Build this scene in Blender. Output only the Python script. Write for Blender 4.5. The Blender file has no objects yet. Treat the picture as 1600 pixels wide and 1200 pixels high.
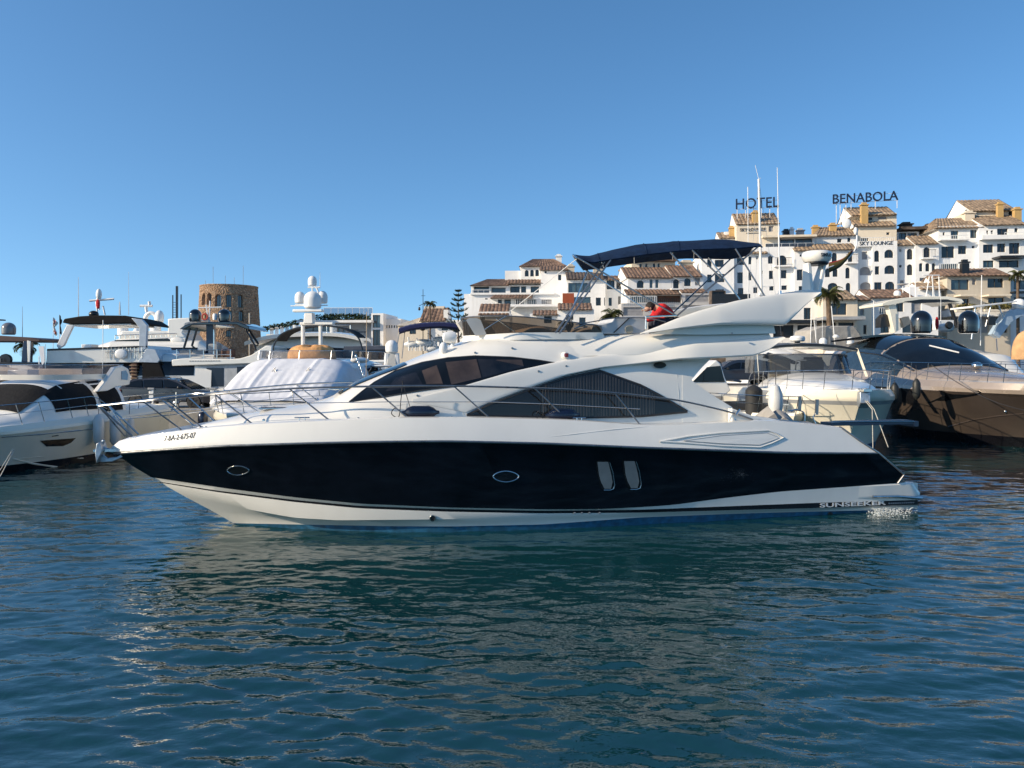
import bpy, bmesh, math, random
import numpy as np
from mathutils import Vector, Matrix
from math import sin, cos, pi, radians, sqrt, atan2
random.seed(7); RNG = np.random.RandomState(11)
SC = bpy.context.scene
COL = SC.collection

# ------------------------------------------------------------ camera, sky, sun, exposure
F = 1225.0; CH = 3.35; HU = 800.0; HV = 565.0       # focal length in photo pixels, eye height, horizon
cam_d = bpy.data.cameras.new('camera'); cam = bpy.data.objects.new('camera', cam_d); COL.objects.link(cam)
cam.location = (0, 0, CH); cam.rotation_euler = (radians(90), 0, 0)
cam_d.sensor_width = 36; cam_d.lens = F / 1600 * 36; cam_d.shift_y = -(600 - HV) / 1600
cam_d.clip_start = 0.1; cam_d.clip_end = 12000
SC.camera = cam
SUN_EL = radians(22.5); SUN_AZ = radians(21)           # azimuth measured from -X towards -Y
sdir = Vector((-cos(SUN_EL) * cos(SUN_AZ), -cos(SUN_EL) * sin(SUN_AZ), sin(SUN_EL)))
W = bpy.data.worlds.new('World'); SC.world = W; W.use_nodes = True
nt = W.node_tree; nt.nodes.clear()
sky = nt.nodes.new('ShaderNodeTexSky'); sky.sky_type = 'NISHITA'; sky.sun_disc = False
sky.sun_elevation = SUN_EL
sky.sun_rotation = atan2(sdir.x, sdir.y)
sky.air_density = 1.0; sky.dust_density = 0.8; sky.ozone_density = 2.4; sky.altitude = 0
bg = nt.nodes.new('ShaderNodeBackground'); bg.inputs[1].default_value = 0.128
out = nt.nodes.new('ShaderNodeOutputWorld')
tcw_ = nt.nodes.new('ShaderNodeTexCoord'); vm = nt.nodes.new('ShaderNodeVectorMath'); vm.operation = 'MULTIPLY_ADD'
vm.inputs[1].default_value = (1, 1, 1.16); vm.inputs[2].default_value = (0, 0, .14)
nt.links.new(tcw_.outputs['Generated'], vm.inputs[0]); nt.links.new(vm.outputs[0], sky.inputs[0])
hsv = nt.nodes.new('ShaderNodeHueSaturation'); hsv.inputs['Saturation'].default_value = 1.20; nt.links.new(sky.outputs[0], hsv.inputs['Color'])
wm = nt.nodes.new('ShaderNodeMix'); wm.data_type = 'RGBA'; wm.blend_type = 'MULTIPLY'; wm.inputs[0].default_value = 1; wm.inputs[7].default_value = (.97, 1.015, .985, 1)
nt.links.new(hsv.outputs[0], wm.inputs[6]); nt.links.new(wm.outputs[2], bg.inputs[0]); nt.links.new(bg.outputs[0], out.inputs[0])
sl = bpy.data.lights.new('sun', 'SUN'); sl.energy = 3.3; sl.angle = radians(0.53); sl.color = (1, 0.84, 0.63)
so = bpy.data.objects.new('sun', sl); COL.objects.link(so)
so.rotation_euler = sdir.to_track_quat('Z', 'Y').to_euler()
SC.view_settings.view_transform = 'Standard'; SC.view_settings.look = 'None'
SC.view_settings.exposure = 0.86; SC.view_settings.gamma = 1
SC.cycles.max_bounces = 8; SC.cycles.transparent_max_bounces = 12
SC.cycles.caustics_reflective = False; SC.cycles.caustics_refractive = False
SC.cycles.use_denoising = True

# ------------------------------------------------------------ materials
MATS = {}
def mat(name, col, rough=0.5, metal=0.0, coat=0.0, var=0.06, vs=3.0, bump=0.0, bs=20.0, spec=0.5, tr=0.0, alpha=1.0, stain=0.0, emit=None):
    if name in MATS: return MATS[name]
    m = bpy.data.materials.new(name); m.use_nodes = True; n = m.node_tree; L = n.links
    b = n.nodes['Principled BSDF']
    b.inputs['Roughness'].default_value = rough; b.inputs['Metallic'].default_value = metal
    b.inputs['Specular IOR Level'].default_value = spec
    b.inputs['Coat Weight'].default_value = coat; b.inputs['Coat Roughness'].default_value = 0.05
    tc = n.nodes.new('ShaderNodeTexCoord')
    no = n.nodes.new('ShaderNodeTexNoise'); no.inputs['Scale'].default_value = vs; no.inputs['Detail'].default_value = 5
    L.new(tc.outputs['Object'], no.inputs['Vector'])
    mx = n.nodes.new('ShaderNodeMix'); mx.data_type = 'RGBA'
    c = Vector(col)
    mx.inputs[6].default_value = (*(c * (1 - var * 1.6)), 1); mx.inputs[7].default_value = (*[min(1, x) for x in c * (1 + var)], 1)
    rp = n.nodes.new('ShaderNodeMapRange'); rp.inputs[1].default_value = 0.3; rp.inputs[2].default_value = 0.7
    L.new(no.outputs[0], rp.inputs[0]); L.new(rp.outputs[0], mx.inputs[0])
    last = mx.outputs[2]
    if stain > 0:
        n2 = n.nodes.new('ShaderNodeTexNoise'); n2.inputs['Scale'].default_value = 1.0; n2.inputs['Detail'].default_value = 8
        mp = n.nodes.new('ShaderNodeMapping'); mp.inputs['Scale'].default_value = (2.2, 2.2, 0.35)
        L.new(tc.outputs['Object'], mp.inputs[0]); L.new(mp.outputs[0], n2.inputs['Vector'])
        r2 = n.nodes.new('ShaderNodeMapRange'); r2.inputs[1].default_value = 0.5; r2.inputs[2].default_value = 0.8
        r2.inputs[4].default_value = stain
        L.new(n2.outputs[0], r2.inputs[0])
        m2 = n.nodes.new('ShaderNodeMix'); m2.data_type = 'RGBA'
        m2.inputs[7].default_value = (c[0] * .55, c[1] * .5, c[2] * .42, 1)
        L.new(r2.outputs[0], m2.inputs[0]); L.new(last, m2.inputs[6]); last = m2.outputs[2]
    L.new(last, b.inputs['Base Color'])
    if rough < 0.6:
        rr = n.nodes.new('ShaderNodeMapRange'); rr.inputs[3].default_value = max(0.02, rough * 0.8); rr.inputs[4].default_value = rough * 1.3
        L.new(no.outputs[0], rr.inputs[0]); L.new(rr.outputs[0], b.inputs['Roughness'])
    if bump > 0:
        nb = n.nodes.new('ShaderNodeTexNoise'); nb.inputs['Scale'].default_value = bs; nb.inputs['Detail'].default_value = 4
        L.new(tc.outputs['Object'], nb.inputs['Vector'])
        bp_ = n.nodes.new('ShaderNodeBump'); bp_.inputs['Strength'].default_value = bump; bp_.inputs['Distance'].default_value = 0.05
        L.new(nb.outputs[0], bp_.inputs['Height']); L.new(bp_.outputs[0], b.inputs['Normal'])
    if tr > 0: b.inputs['Transmission Weight'].default_value = tr
    if alpha < 1: b.inputs['Alpha'].default_value = alpha
    MATS[name] = m
    return m

def glassy(name, tint, op):
    """tinted pane: glossy reflection over a tinted see-through body"""
    m = bpy.data.materials.new(name); m.use_nodes = True; n = m.node_tree; n.nodes.clear(); L = n.links
    o = n.nodes.new('ShaderNodeOutputMaterial')
    t = n.nodes.new('ShaderNodeBsdfTransparent'); t.inputs[0].default_value = (*tint, 1)
    d = n.nodes.new('ShaderNodeBsdfDiffuse'); d.inputs[0].default_value = (*[x * 0.3 for x in tint], 1)
    g = n.nodes.new('ShaderNodeBsdfGlossy'); g.inputs['Roughness'].default_value = 0.04
    fr = n.nodes.new('ShaderNodeFresnel'); fr.inputs[0].default_value = 1.5
    a = n.nodes.new('ShaderNodeMixShader'); a.inputs[0].default_value = op
    b = n.nodes.new('ShaderNodeMixShader')
    L.new(t.outputs[0], a.inputs[1]); L.new(d.outputs[0], a.inputs[2])
    L.new(fr.outputs[0], b.inputs[0]); L.new(a.outputs[0], b.inputs[1]); L.new(g.outputs[0], b.inputs[2])
    L.new(b.outputs[0], o.inputs[0]); MATS[name] = m
    return m

GEL = mat('gelcoat_white', (0.79, 0.765, 0.70), 0.22, coat=0.5, var=0.02, vs=1.3, stain=0.10)
GELW = mat('gelcoat_cream', (0.80, 0.75, 0.62), 0.28, coat=0.3, var=0.03, vs=1.0, stain=0.12)
GELB = mat('gelcoat_weathered', (0.72, 0.72, 0.71), 0.35, var=0.04, vs=2.0, stain=0.12)
NAVY = mat('hull_navy', (0.003, 0.004, 0.007), 0.07, coat=0.0, var=0.35, vs=1.5, spec=0.34, bump=0.10, bs=1.3)
BOOT = mat('antifoul_blue', (0.012, 0.095, 0.18), 0.5, var=0.3, vs=8)
BLK = mat('stripe_black', (0.006, 0.006, 0.008), 0.25)
STEEL = mat('stainless', (0.62, 0.62, 0.60), 0.16, metal=1.0, var=0.1, vs=6)
DSTEEL = mat('weathered_tube', (0.30, 0.30, 0.30), 0.28, metal=0.85, var=0.15, vs=6)
DGL = mat('dark_glass', (0.005, 0.006, 0.007), 0.04, coat=0.0, var=0.2, spec=0.45)
BGL = mat('blue_glass', (0.02, 0.035, 0.05), 0.05, var=0.2, spec=0.8)
NFAB = mat('navy_canvas', (0.007, 0.022, 0.058), 0.85, var=0.2, vs=5, bump=0.35, bs=12, spec=0.2)
BFAB = mat('black_canvas', (0.010, 0.010, 0.011), 0.8, var=0.2, bump=0.3, bs=10, spec=0.2)
WFAB = mat('white_canvas', (0.66, 0.67, 0.70), 0.85, var=0.05, vs=3, bump=0.18, bs=5, spec=0.15)
GFAB = mat('grey_canvas', (0.36, 0.34, 0.31), 0.9, var=0.1, vs=3, bump=0.7, bs=3, spec=0.1)
TAN = mat('tan_vinyl', (0.50, 0.37, 0.24), 0.75, var=0.1, vs=4, bump=0.6, bs=5)
ORANGE = mat('orange_cover', (0.62, 0.32, 0.12), 0.8, var=0.15, vs=4, bump=0.8, bs=5)
CUSH = mat('cushion_beige', (0.55, 0.46, 0.36), 0.8, var=0.08)
GREYP = mat('grey_plastic', (0.32, 0.33, 0.34), 0.45, var=0.08)
BLKP = mat('black_plastic', (0.012, 0.012, 0.013), 0.3, var=0.1)
BLKG = mat('black_gloss', (0.004, 0.004, 0.004), 0.05, coat=1.0, var=0.1)
WPL = mat('white_plastic', (0.76, 0.76, 0.74), 0.35, var=0.03)
TEAK = mat('teak', (0.23, 0.15, 0.09), 0.7, var=0.2, vs=12)
ROPE = mat('rope', (0.50, 0.47, 0.40), 0.9, var=0.2, vs=20)
DROPE = mat('dark_rope', (0.03, 0.03, 0.035), 0.9)
RED = mat('red_fabric', (0.55, 0.010, 0.015), 0.8, var=0.15, vs=9, bump=0.5, bs=14)
SKIN = mat('skin', (0.45, 0.26, 0.18), 0.55, var=0.08)
HAIR = mat('dark_hair', (0.015, 0.010, 0.008), 0.6, bump=0.6, bs=60)
RUBBER = mat('rubber', (0.02, 0.02, 0.02), 0.7)
BRONZE = mat('bronze_paint', (0.115, 0.090, 0.073), 0.20, metal=0.5, coat=0.6, var=0.12, vs=1.0)
BRONZEL = mat('bronze_paint_pale', (0.37, 0.305, 0.25), 0.25, metal=0.3, coat=0.5, var=0.05)
TGLASS = glassy('smoked_screen', (0.30, 0.25, 0.20), 0.25)
CLEARG = glassy('clear_screen', (0.75, 0.76, 0.80), 0.12)
SIDEGL = glassy('tinted_pane', (0.37, 0.37, 0.37), 0.10)

# ------------------------------------------------------------ mesh building
class MB:
    def __init__(s): s.v = []; s.f = []; s.m = []
    def add(s, vs, fs, mi=0):
        o = len(s.v); s.v.extend([tuple(map(float, p)) for p in vs])
        for f in fs: s.f.append(tuple(o + i for i in f)); s.m.append(mi)
        return s
    def box(s, c, d, rz=0, ry=0, mi=0, taper=1.0):
        R = Matrix.Rotation(rz, 3, 'Z') @ Matrix.Rotation(ry, 3, 'Y'); c = Vector(c); vs = []
        for z in (-.5, .5):
            k = taper if z > 0 else 1
            for x, y in ((-.5, -.5), (.5, -.5), (.5, .5), (-.5, .5)):
                vs.append(c + R @ Vector((x * d[0] * k, y * d[1] * k, z * d[2])))
        return s.add(vs, [(0, 3, 2, 1), (4, 5, 6, 7), (0, 1, 5, 4), (1, 2, 6, 5), (2, 3, 7, 6), (3, 0, 4, 7)], mi)
    def tube(s, pts, r, n=6, mi=0, cap=True):
        P = [Vector(p) for p in pts]; N = len(P); rr = r if hasattr(r, '__len__') else [r] * N
        up = Vector((0, 0, 1)); vs = []; prev = None
        for i, p in enumerate(P):
            d = (P[min(i + 1, N - 1)] - P[max(i - 1, 0)])
            if d.length < 1e-9: d = Vector((0, 0, 1))
            d.normalize()
            if prev is None:
                a = up if abs(d.dot(up)) < .95 else Vector((1, 0, 0)); x = d.cross(a).normalized()
            else:
                x = (prev - d * prev.dot(d)).normalized()
            prev = x; y = d.cross(x)
            for k in range(n):
                an = 2 * pi * k / n; vs.append(p + (x * cos(an) + y * sin(an)) * rr[i])
        fs = [(i * n + k, i * n + (k + 1) % n, (i + 1) * n + (k + 1) % n, (i + 1) * n + k) for i in range(N - 1) for k in range(n)]
        if cap: fs += [tuple(range(n - 1, -1, -1)), tuple((N - 1) * n + k for k in range(n))]
        return s.add(vs, fs, mi)
    def lathe(s, c, prof, n=20, mi=0, ax='z'):
        c = Vector(c); vs = []
        for r, h in prof:
            for k in range(n):
                a = 2 * pi * k / n; p = (r * cos(a), r * sin(a), h)
                if ax == 'x': p = (p[2], p[0], p[1])
                if ax == 'y': p = (p[0], p[2], p[1])
                vs.append(c + Vector(p))
        M = len(prof)
        fs = [(i * n + k, i * n + (k + 1) % n, (i + 1) * n + (k + 1) % n, (i + 1) * n + k) for i in range(M - 1) for k in range(n)]
        fs += [tuple(range(n - 1, -1, -1)), tuple((M - 1) * n + k for k in range(n))]
        return s.add(vs, fs, mi)
    def ell(s, c, d, n=16, m=10, mi=0, e=1.0):
        c = Vector(c); vs = []
        sg = lambda x, p: math.copysign(abs(x) ** p, x)
        for i in range(m + 1):
            a = -pi / 2 + pi * i / m
            for k in range(n):
                b = 2 * pi * k / n
                vs.append(c + Vector((d[0] * sg(cos(a), e) * sg(cos(b), e), d[1] * sg(cos(a), e) * sg(sin(b), e), d[2] * sg(sin(a), e))))
        fs = [(i * n + k, i * n + (k + 1) % n, (i + 1) * n + (k + 1) % n, (i + 1) * n + k) for i in range(m) for k in range(n)]
        return s.add(vs, fs, mi)
    def loft(s, rings, closed=True, caps=True, mi=0, mrow=None):
        n = len(rings[0]); vs = [p for r in rings for p in r]; o = len(s.v)
        s.v.extend([tuple(map(float, p)) for p in vs]); K = n if closed else n - 1
        for i in range(len(rings) - 1):
            for k in range(K):
                s.f.append((o + i * n + k, o + i * n + (k + 1) % n, o + (i + 1) * n + (k + 1) % n, o + (i + 1) * n + k))
                s.m.append(mrow[k] if mrow else mi)
        if caps and closed:
            s.f.append(tuple(o + k for k in range(n - 1, -1, -1))); s.m.append(mi)
            s.f.append(tuple(o + (len(rings) - 1) * n + k for k in range(n))); s.m.append(mi)
        return s
    def prism(s, poly, a, b, ax=1, mi=0):
        """poly in the two axes other than ax, extruded from a to b along ax (a, b numbers or functions)"""
        def P(p, q):
            q = q(p) if callable(q) else q
            r = list(p)
            if len(r) == 3: r.pop(ax)
            r.insert(ax, q); return r
        n = len(poly); vs = [P(p, a) for p in poly] + [P(p, b) for p in poly]
        fs = [tuple(range(n)), tuple(range(2 * n - 1, n - 1, -1))] + [(i, (i + 1) % n, n + (i + 1) % n, n + i) for i in range(n)]
        return s.add(vs, fs, mi)
    def build(s, name, mats, parent=None, smooth=True, ang=35, bevel=0, fix=True):
        me = bpy.data.meshes.new(name); me.from_pydata(s.v, [], s.f)
        for m in (mats if isinstance(mats, (list, tuple)) else [mats]): me.materials.append(m)
        me.polygons.foreach_set('material_index', s.m)
        if fix:
            bm = bmesh.new(); bm.from_mesh(me)
            bmesh.ops.remove_doubles(bm, verts=bm.verts, dist=1e-5)
            bmesh.ops.dissolve_degenerate(bm, edges=bm.edges, dist=1e-5)
            bmesh.ops.recalc_face_normals(bm, faces=bm.faces); bm.to_mesh(me); bm.free()
        if smooth:
            me.polygons.foreach_set('use_smooth', [True] * len(me.polygons)); me.set_sharp_from_angle(angle=radians(ang))
        me.update()
        o = bpy.data.objects.new(name, me); COL.objects.link(o)
        if parent is not None: o.parent = parent
        if bevel:
            md = o.modifiers.new('bevel', 'BEVEL'); md.width = bevel; md.segments = 2; md.limit_method = 'ANGLE'; md.angle_limit = radians(40)
        return o

def tag(o, label=None, cat=None, group=None, kind=None):
    if label: o['label'] = label
    if cat: o['category'] = cat
    if group: o['group'] = group
    if kind: o['kind'] = kind
    return o
def empty(name, loc, rz=0, label=None, cat=None, group=None):
    o = bpy.data.objects.new(name, None); COL.objects.link(o); o.location = loc; o.rotation_euler = (0, 0, rz)
    o.empty_display_size = 0.3
    return tag(o, label, cat, group)
def at(u, v, Y):
    """photo pixel -> world point at distance Y"""
    return Vector(((u - HU) / F * Y, Y, CH - (v - HV) / F * Y))
class Frame:
    """local frame of a boat: s runs from bow to stern, t to starboard, origin at (x, y), heading angle th"""
    def __init__(s, x, y, th, z=0.0):
        s.o = Vector((x, y)); s.th = th; s.a = Vector((cos(th), sin(th))); s.b = Vector((-sin(th), cos(th))); s.z = z
    def p(s, u, v, t):
        dx, dy, dz = (u - HU) / F, 1.0, -(v - HV) / F
        lam = (t + s.o.dot(s.b)) / (dx * s.b.x + dy * s.b.y)
        return (dx * lam - s.o.x) * s.a.x + (dy * lam - s.o.y) * s.a.y, CH + dz * lam - s.z
    def q(s, u, v, c):
        dx, dy, dz = (u - HU) / F, 1.0, -(v - HV) / F
        lam = (c + s.o.dot(s.a)) / (dx * s.a.x + dy * s.a.y)
        return (dx * lam - s.o.x) * s.b.x + (dy * lam - s.o.y) * s.b.y, CH + dz * lam - s.z
    def P(s, u, v, t): a, z = s.p(u, v, t); return Vector((a, t, z))
    def Q(s, u, v, c): t, z = s.q(u, v, c); return Vector((c, t, z))
    def on(s, u, v, tf, it=14):
        t = 0.0
        for _ in range(it):
            a, z = s.p(u, v, t); t = 0.5 * t + 0.5 * tf(a, z) if _ < 4 else tf(a, z)
        a, z = s.p(u, v, t); return Vector((a, t, z))
def crv(pts): 
    x = [p[0] for p in pts]; y = [p[1] for p in pts]
    return lambda u: float(np.interp(u, x, y))
def smooth_pts(pts, n=6):
    """Catmull-Rom through points"""
    P = [Vector(p) for p in pts]; out = []
    for i in range(len(P) - 1):
        a = P[max(i - 1, 0)]; b = P[i]; c = P[i + 1]; d = P[min(i + 2, len(P) - 1)]
        for k in range(n):
            t = k / n
            out.append(0.5 * ((2 * b) + (c - a) * t + (2 * a - 5 * b + 4 * c - d) * t * t + (3 * b - a - 3 * c + d) * t ** 3))
    out.append(P[-1]); return out
def text_verts(s, size=1.0, xs=1.0, ext=0.0, shear=0.0, bold=0.0):
    c = bpy.data.curves.new('t', 'FONT'); c.body = s; c.size = size; c.shear = shear; c.offset = bold; c.resolution_u = 3
    o = bpy.data.objects.new('t', c); COL.objects.link(o)
    bpy.context.view_layer.update()
    me = o.to_mesh(); vs = [(v.co.x * xs, v.co.y) for v in me.vertices]; fs = [tuple(p.vertices) for p in me.polygons]
    o.to_mesh_clear(); bpy.data.objects.remove(o); bpy.data.curves.remove(c)
    return vs, fs
def text_on(name, s, fn, width, height, material, parent, thick=0.01, shear=0.0, bold=0.0):
    """fn(a, b, off): a in 0..width, b in 0..height -> 3d point"""
    vs, fs = text_verts(s, 1.0, shear=shear, bold=bold)
    x0 = min(v[0] for v in vs); x1 = max(v[0] for v in vs); y0 = min(v[1] for v in vs); y1 = max(v[1] for v in vs)
    m = MB(); A = [((v[0] - x0) / (x1 - x0) * width, (v[1] - y0) / (y1 - y0) * height) for v in vs]
    n = len(A); edges = {}
    for f in fs:
        for i in range(len(f)):
            e = (f[i], f[(i + 1) % len(f)]); edges[e] = 1
    allf = [tuple(f) for f in fs] + [tuple(n + i for i in reversed(f)) for f in fs]
    for (a, b) in edges:
        if (b, a) not in edges: allf.append((b, a, n + a, n + b))
    m.add([fn(a, b, thick) for a, b in A] + [fn(a, b, 0.0) for a, b in A], allf)
    return m.build(name, material, parent, smooth=False)
# ------------------------------------------------------------ water sheet (reaches the horizon)
def make_water():
    def axis(fine0, fine1, step, far):
        a = list(np.arange(fine0, fine1, step)); d = step
        lo = []; x = fine0
        while x > -far: d *= 1.25; x -= d; lo.append(x)
        hi = []; x = a[-1]; d = step
        while x < far: d *= 1.25; x += d; hi.append(x)
        return np.array(lo[::-1] + a + hi)
    xs = axis(-20, 20, 0.046, 6000)
    ys = [3.0]
    while ys[-1] < 36: ys.append(ys[-1] + 0.026 + 0.0032 * (ys[-1] - 3))
    d = 0.2
    while ys[-1] < 6000: d *= 1.2; ys.append(ys[-1] + d)
    y = 3.0; d = 0.05; lo = []
    while y > -600: d *= 1.3; y -= d; lo.append(y)
    ys = np.array(lo[::-1] + ys)
    X, Y = np.meshgrid(xs, ys); Z = np.zeros_like(X)
    wind = radians(80)
    for i in range(84):
        lam = 0.145 * (9.5 ** (RNG.rand() ** 1.2)); k = 2 * pi / lam
        a = wind + RNG.normal(0, 0.46); ph = RNG.rand() * 2 * pi
        amp = (0.0215 if lam < 0.7 else 0.017) * (0.4 + 0.9 * RNG.rand()) / k
        w = k * (X * cos(a) + Y * sin(a)) + ph
        w2 = w + 0.7 * np.sin(0.31 * w + X * 0.9 + i)
        Z += amp * (np.sin(w2) + 0.22 * np.cos(2 * w2))
    patch = 0.85 + 0.25 * np.sin(X * 0.31 + 1.3 + 0.9 * np.sin(Y * 0.23)) * np.sin(Y * 0.27 + 0.5 * np.sin(X * .4))
    fade = np.clip((26 - np.abs(X)) / 6, 0, 1) * np.clip((44 - Y) / 10, 0, 1) * np.clip((Y + 5) / 6, 0, 1)
    Z *= fade * patch
    # lift where the yacht pushes water along: faint wash behind the stern
    n, m = len(xs), len(ys)
    co = np.stack([X, Y, Z], -1).reshape(-1, 3)
    idx = np.arange(n * m).reshape(m, n)
    q = np.stack([idx[:-1, :-1], idx[:-1, 1:], idx[1:, 1:], idx[1:, :-1]], -1).reshape(-1, 4)
    me = bpy.data.meshes.new('water'); me.vertices.add(len(co)); me.vertices.foreach_set('co', co.ravel())
    me.loops.add(q.size); me.loops.foreach_set('vertex_index', q.ravel().astype(np.int32))
    me.polygons.add(len(q)); me.polygons.foreach_set('loop_start', np.arange(0, q.size, 4, dtype=np.int32))
    me.polygons.foreach_set('use_smooth', np.ones(len(q), bool)); me.update(); me.validate()
    o = bpy.data.objects.new('water', me); COL.objects.link(o); tag(o, 'dark blue green rippled harbour water', kind='structure')
    mt = bpy.data.materials.new('harbour_water'); mt.use_nodes = True; n = mt.node_tree; L = n.links; b = n.nodes['Principled BSDF']
    b.inputs['Roughness'].default_value = 0.035; b.inputs['IOR'].default_value = 1.80
    tc = n.nodes.new('ShaderNodeTexCoord')
    nz = n.nodes.new('ShaderNodeTexNoise'); nz.inputs['Scale'].default_value = 0.12; nz.inputs['Detail'].default_value = 3
    L.new(tc.outputs['Object'], nz.inputs['Vector'])
    cr = n.nodes.new('ShaderNodeMix'); cr.data_type = 'RGBA'
    cr.inputs[6].default_value = (0.002, 0.027, 0.029, 1); cr.inputs[7].default_value = (0.004, 0.043, 0.048, 1)
    L.new(nz.outputs[0], cr.inputs[0]); L.new(cr.outputs[2], b.inputs['Base Color'])
    mp = n.nodes.new('ShaderNodeMapping'); mp.inputs['Scale'].default_value = (1.0, 1.7, 1); mp.inputs['Rotation'].default_value = (0, 0, radians(12))
    L.new(tc.outputs['Object'], mp.inputs[0])
    n1 = n.nodes.new('ShaderNodeTexNoise'); n1.inputs['Scale'].default_value = 4.0; n1.inputs['Detail'].default_value = 3; n1.inputs['Distortion'].default_value = 0.4
    n2 = n.nodes.new('ShaderNodeTexNoise'); n2.inputs['Scale'].default_value = 13.0; n2.inputs['Detail'].default_value = 3
    L.new(mp.outputs[0], n1.inputs['Vector']); L.new(mp.outputs[0], n2.inputs['Vector'])
    ad = n.nodes.new('ShaderNodeMath'); ad.operation = 'MULTIPLY_ADD'; ad.inputs[1].default_value = 0.12
    L.new(n2.outputs[0], ad.inputs[0]); L.new(n1.outputs[0], ad.inputs[2])
    bu = n.nodes.new('ShaderNodeBump'); bu.inputs['Strength'].default_value = 1.0; bu.inputs['Distance'].default_value = 0.009
    L.new(ad.outputs[0], bu.inputs['Height']); L.new(bu.outputs[0], b.inputs['Normal'])
    me.materials.append(mt)
make_water()
# ------------------------------------------------------------ the motor yacht in front
TH = radians(13.0)
Y = Frame(-0.46, 17.43, TH)
YR = empty('motor_yacht', (Y.o.x, Y.o.y, 0), TH, 'long motor yacht with navy hull and navy bimini, under way in front of all others', 'yacht')

def build_main_hull():
    # each row: pixel curve of the near side, full half breadth, fullness, run length
    stem = lambda u, v: Y.p(u, v, 0.0)
    WLs = stem(370, 824)[0]
    rows = [
        dict(z=-0.6, B=0.9, n=2.0, L=8.5, s0=WLs + .5, s1=9.0),
        dict(z=-0.03, B=1.99, n=2.3, L=6.3, s0=WLs, s1=9.17),
        dict(c=[(365, 817.5), (494, 820), (600, 822), (700, 822.7), (850, 819.5), (1000, 808.5), (1156, 802.5), (1281, 799), (1356, 797.5), (1434, 795)], B=2.00, n=2.3, L=6.3),
        dict(c=[(329, 797), (400, 803), (528, 813), (640, 816), (760, 815), (900, 810), (1050, 803.8), (1278, 796.5), (1434, 790.8)], B=2.03, n=2.25, L=6.6),
        dict(c=[(291, 777), (345, 786), (390.6, 796.5), (459, 809), (528, 813), (640, 812), (760, 810.5), (900, 807), (1000, 803), (1278, 795.5), (1434, 789)], B=2.07, n=2.25, L=6.9),
        dict(c=[(250, 754), (340, 769), (459, 784.3), (562, 794.3), (700, 799.6), (850, 802.2), (1000, 801), (1120, 797.8), (1278, 793.8), (1434, 788.5)], B=2.10, n=2.25, L=7.4),
        dict(c=[(249, 752.6), (340, 766.6), (459, 781), (562, 790.5), (700, 795.5), (850, 798.2), (1000, 796.5), (1120, 791.8), (1278, 785.6), (1434, 781)], B=2.105, n=2.25, L=7.4),
        dict(c=[(236, 745.6), (356, 763.5), (459, 777), (562, 787), (700, 793), (850, 796), (940, 795.5), (1000, 792.5), (1053, 789), (1125, 779), (1219, 768), (1312, 761.6), (1401.6, 755)], B=2.14, n=2.25, L=7.5),
        dict(c=[(205, 727), (300, 731), (400, 738), (600, 742), (850, 744), (1100, 744), (1250, 742), (1411, 741)], B=2.19, n=2.25, L=7.6),
        dict(c=[(184, 710.5), (250, 705), (349, 698.5), (494, 694), (600, 692), (700, 691.2), (850, 694.5), (1000, 701), (1125, 705.5), (1237, 709.5), (1374, 709.5)], B=2.25, n=2.3, L=7.3),
        dict(c=[(172, 706.5), (250, 701.5), (349, 695), (494, 690.5), (600, 688.5), (700, 687.7), (850, 691), (1000, 697.5), (1125, 702), (1237, 706), (1371, 707)], B=2.28, n=2.3, L=7.3),
        dict(c=[(174, 699), (230, 696), (330, 690), (450, 680), (600, 671), (760, 670), (880, 675), (1000, 681), (1125, 681), (1237, 683), (1343, 689)], B=2.20, n=2.35, L=7.0),
        dict(c=[(186, 689), (225, 681.5), (287, 673.5), (329, 668), (398, 662.5), (514, 657), (631, 653), (764, 653), (883, 656), (960, 661), (1014, 665), (1125, 661), (1206, 656.5), (1231, 660), (1281, 664), (1315, 669)], B=2.08, n=2.4, L=6.7),
        dict(c=[(200, 684), (228, 679), (290, 671), (332, 665.5), (400, 660), (514, 655), (631, 651), (764, 651.4), (883, 654.5), (960, 659.5), (1012, 663.5), (1125, 659), (1206, 655), (1229, 658.5), (1279, 662.5), (1311, 667)], B=1.96, n=2.4, L=6.5),
    ]
    K = 110; cols = []
    def bfun(r, s):
        x = min(1, max(0, (s - r['s0']) / r['L']))
        b = r['B'] * (1 - (1 - x) ** r['n'])
        return b * (1 - 0.045 * min(1, max(0, (s - 4) / 5)))
    table = []
    for r in rows:
        line = []
        if 'z' in r:
            for k in range(K + 1):
                s = r['s0'] + (r['s1'] - r['s0']) * (k / K) ** 1.35
                line.append((s, -bfun(r, s), r['z']))
        else:
            c = r['c']; r['s0'] = stem(*c[0])[0]; us = [p[0] for p in c]; vs = [p[1] for p in c]
            for k in range(K + 1):
                u = us[0] + (us[-1] - us[0]) * (k / K) ** 1.35; v = float(np.interp(u, us, vs)); t = 0.0
                for _ in range(30):
                    a, z = Y.p(u, v, t); t = 0.5 * t - 0.5 * bfun(r, a)
                a, z = Y.p(u, v, t)
                if k == 0: t = 0
                line.append((a, t, z))
            A = np.array(line)
            for _ in range(2):
                A[1:-1, 2] = 0.25 * A[:-2, 2] + 0.5 * A[1:-1, 2] + 0.25 * A[2:, 2]
            line = [tuple(p) for p in A]
        table.append(line)
    return rows, table, bfun
HROWS, HT, bfun = build_main_hull()
HTA = np.array(HT)                      # rows x cols x 3
def hull_t(s, z):
    zs = []; ts = []
    for r in HTA[1:]:
        zs.append(np.interp(s, r[:, 0], r[:, 2])); ts.append(np.interp(s, r[:, 0], r[:, 1]))
    zs = np.array(zs); ts = np.array(ts); o = np.argsort(zs)
    return float(np.interp(z, zs[o], ts[o]))
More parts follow.
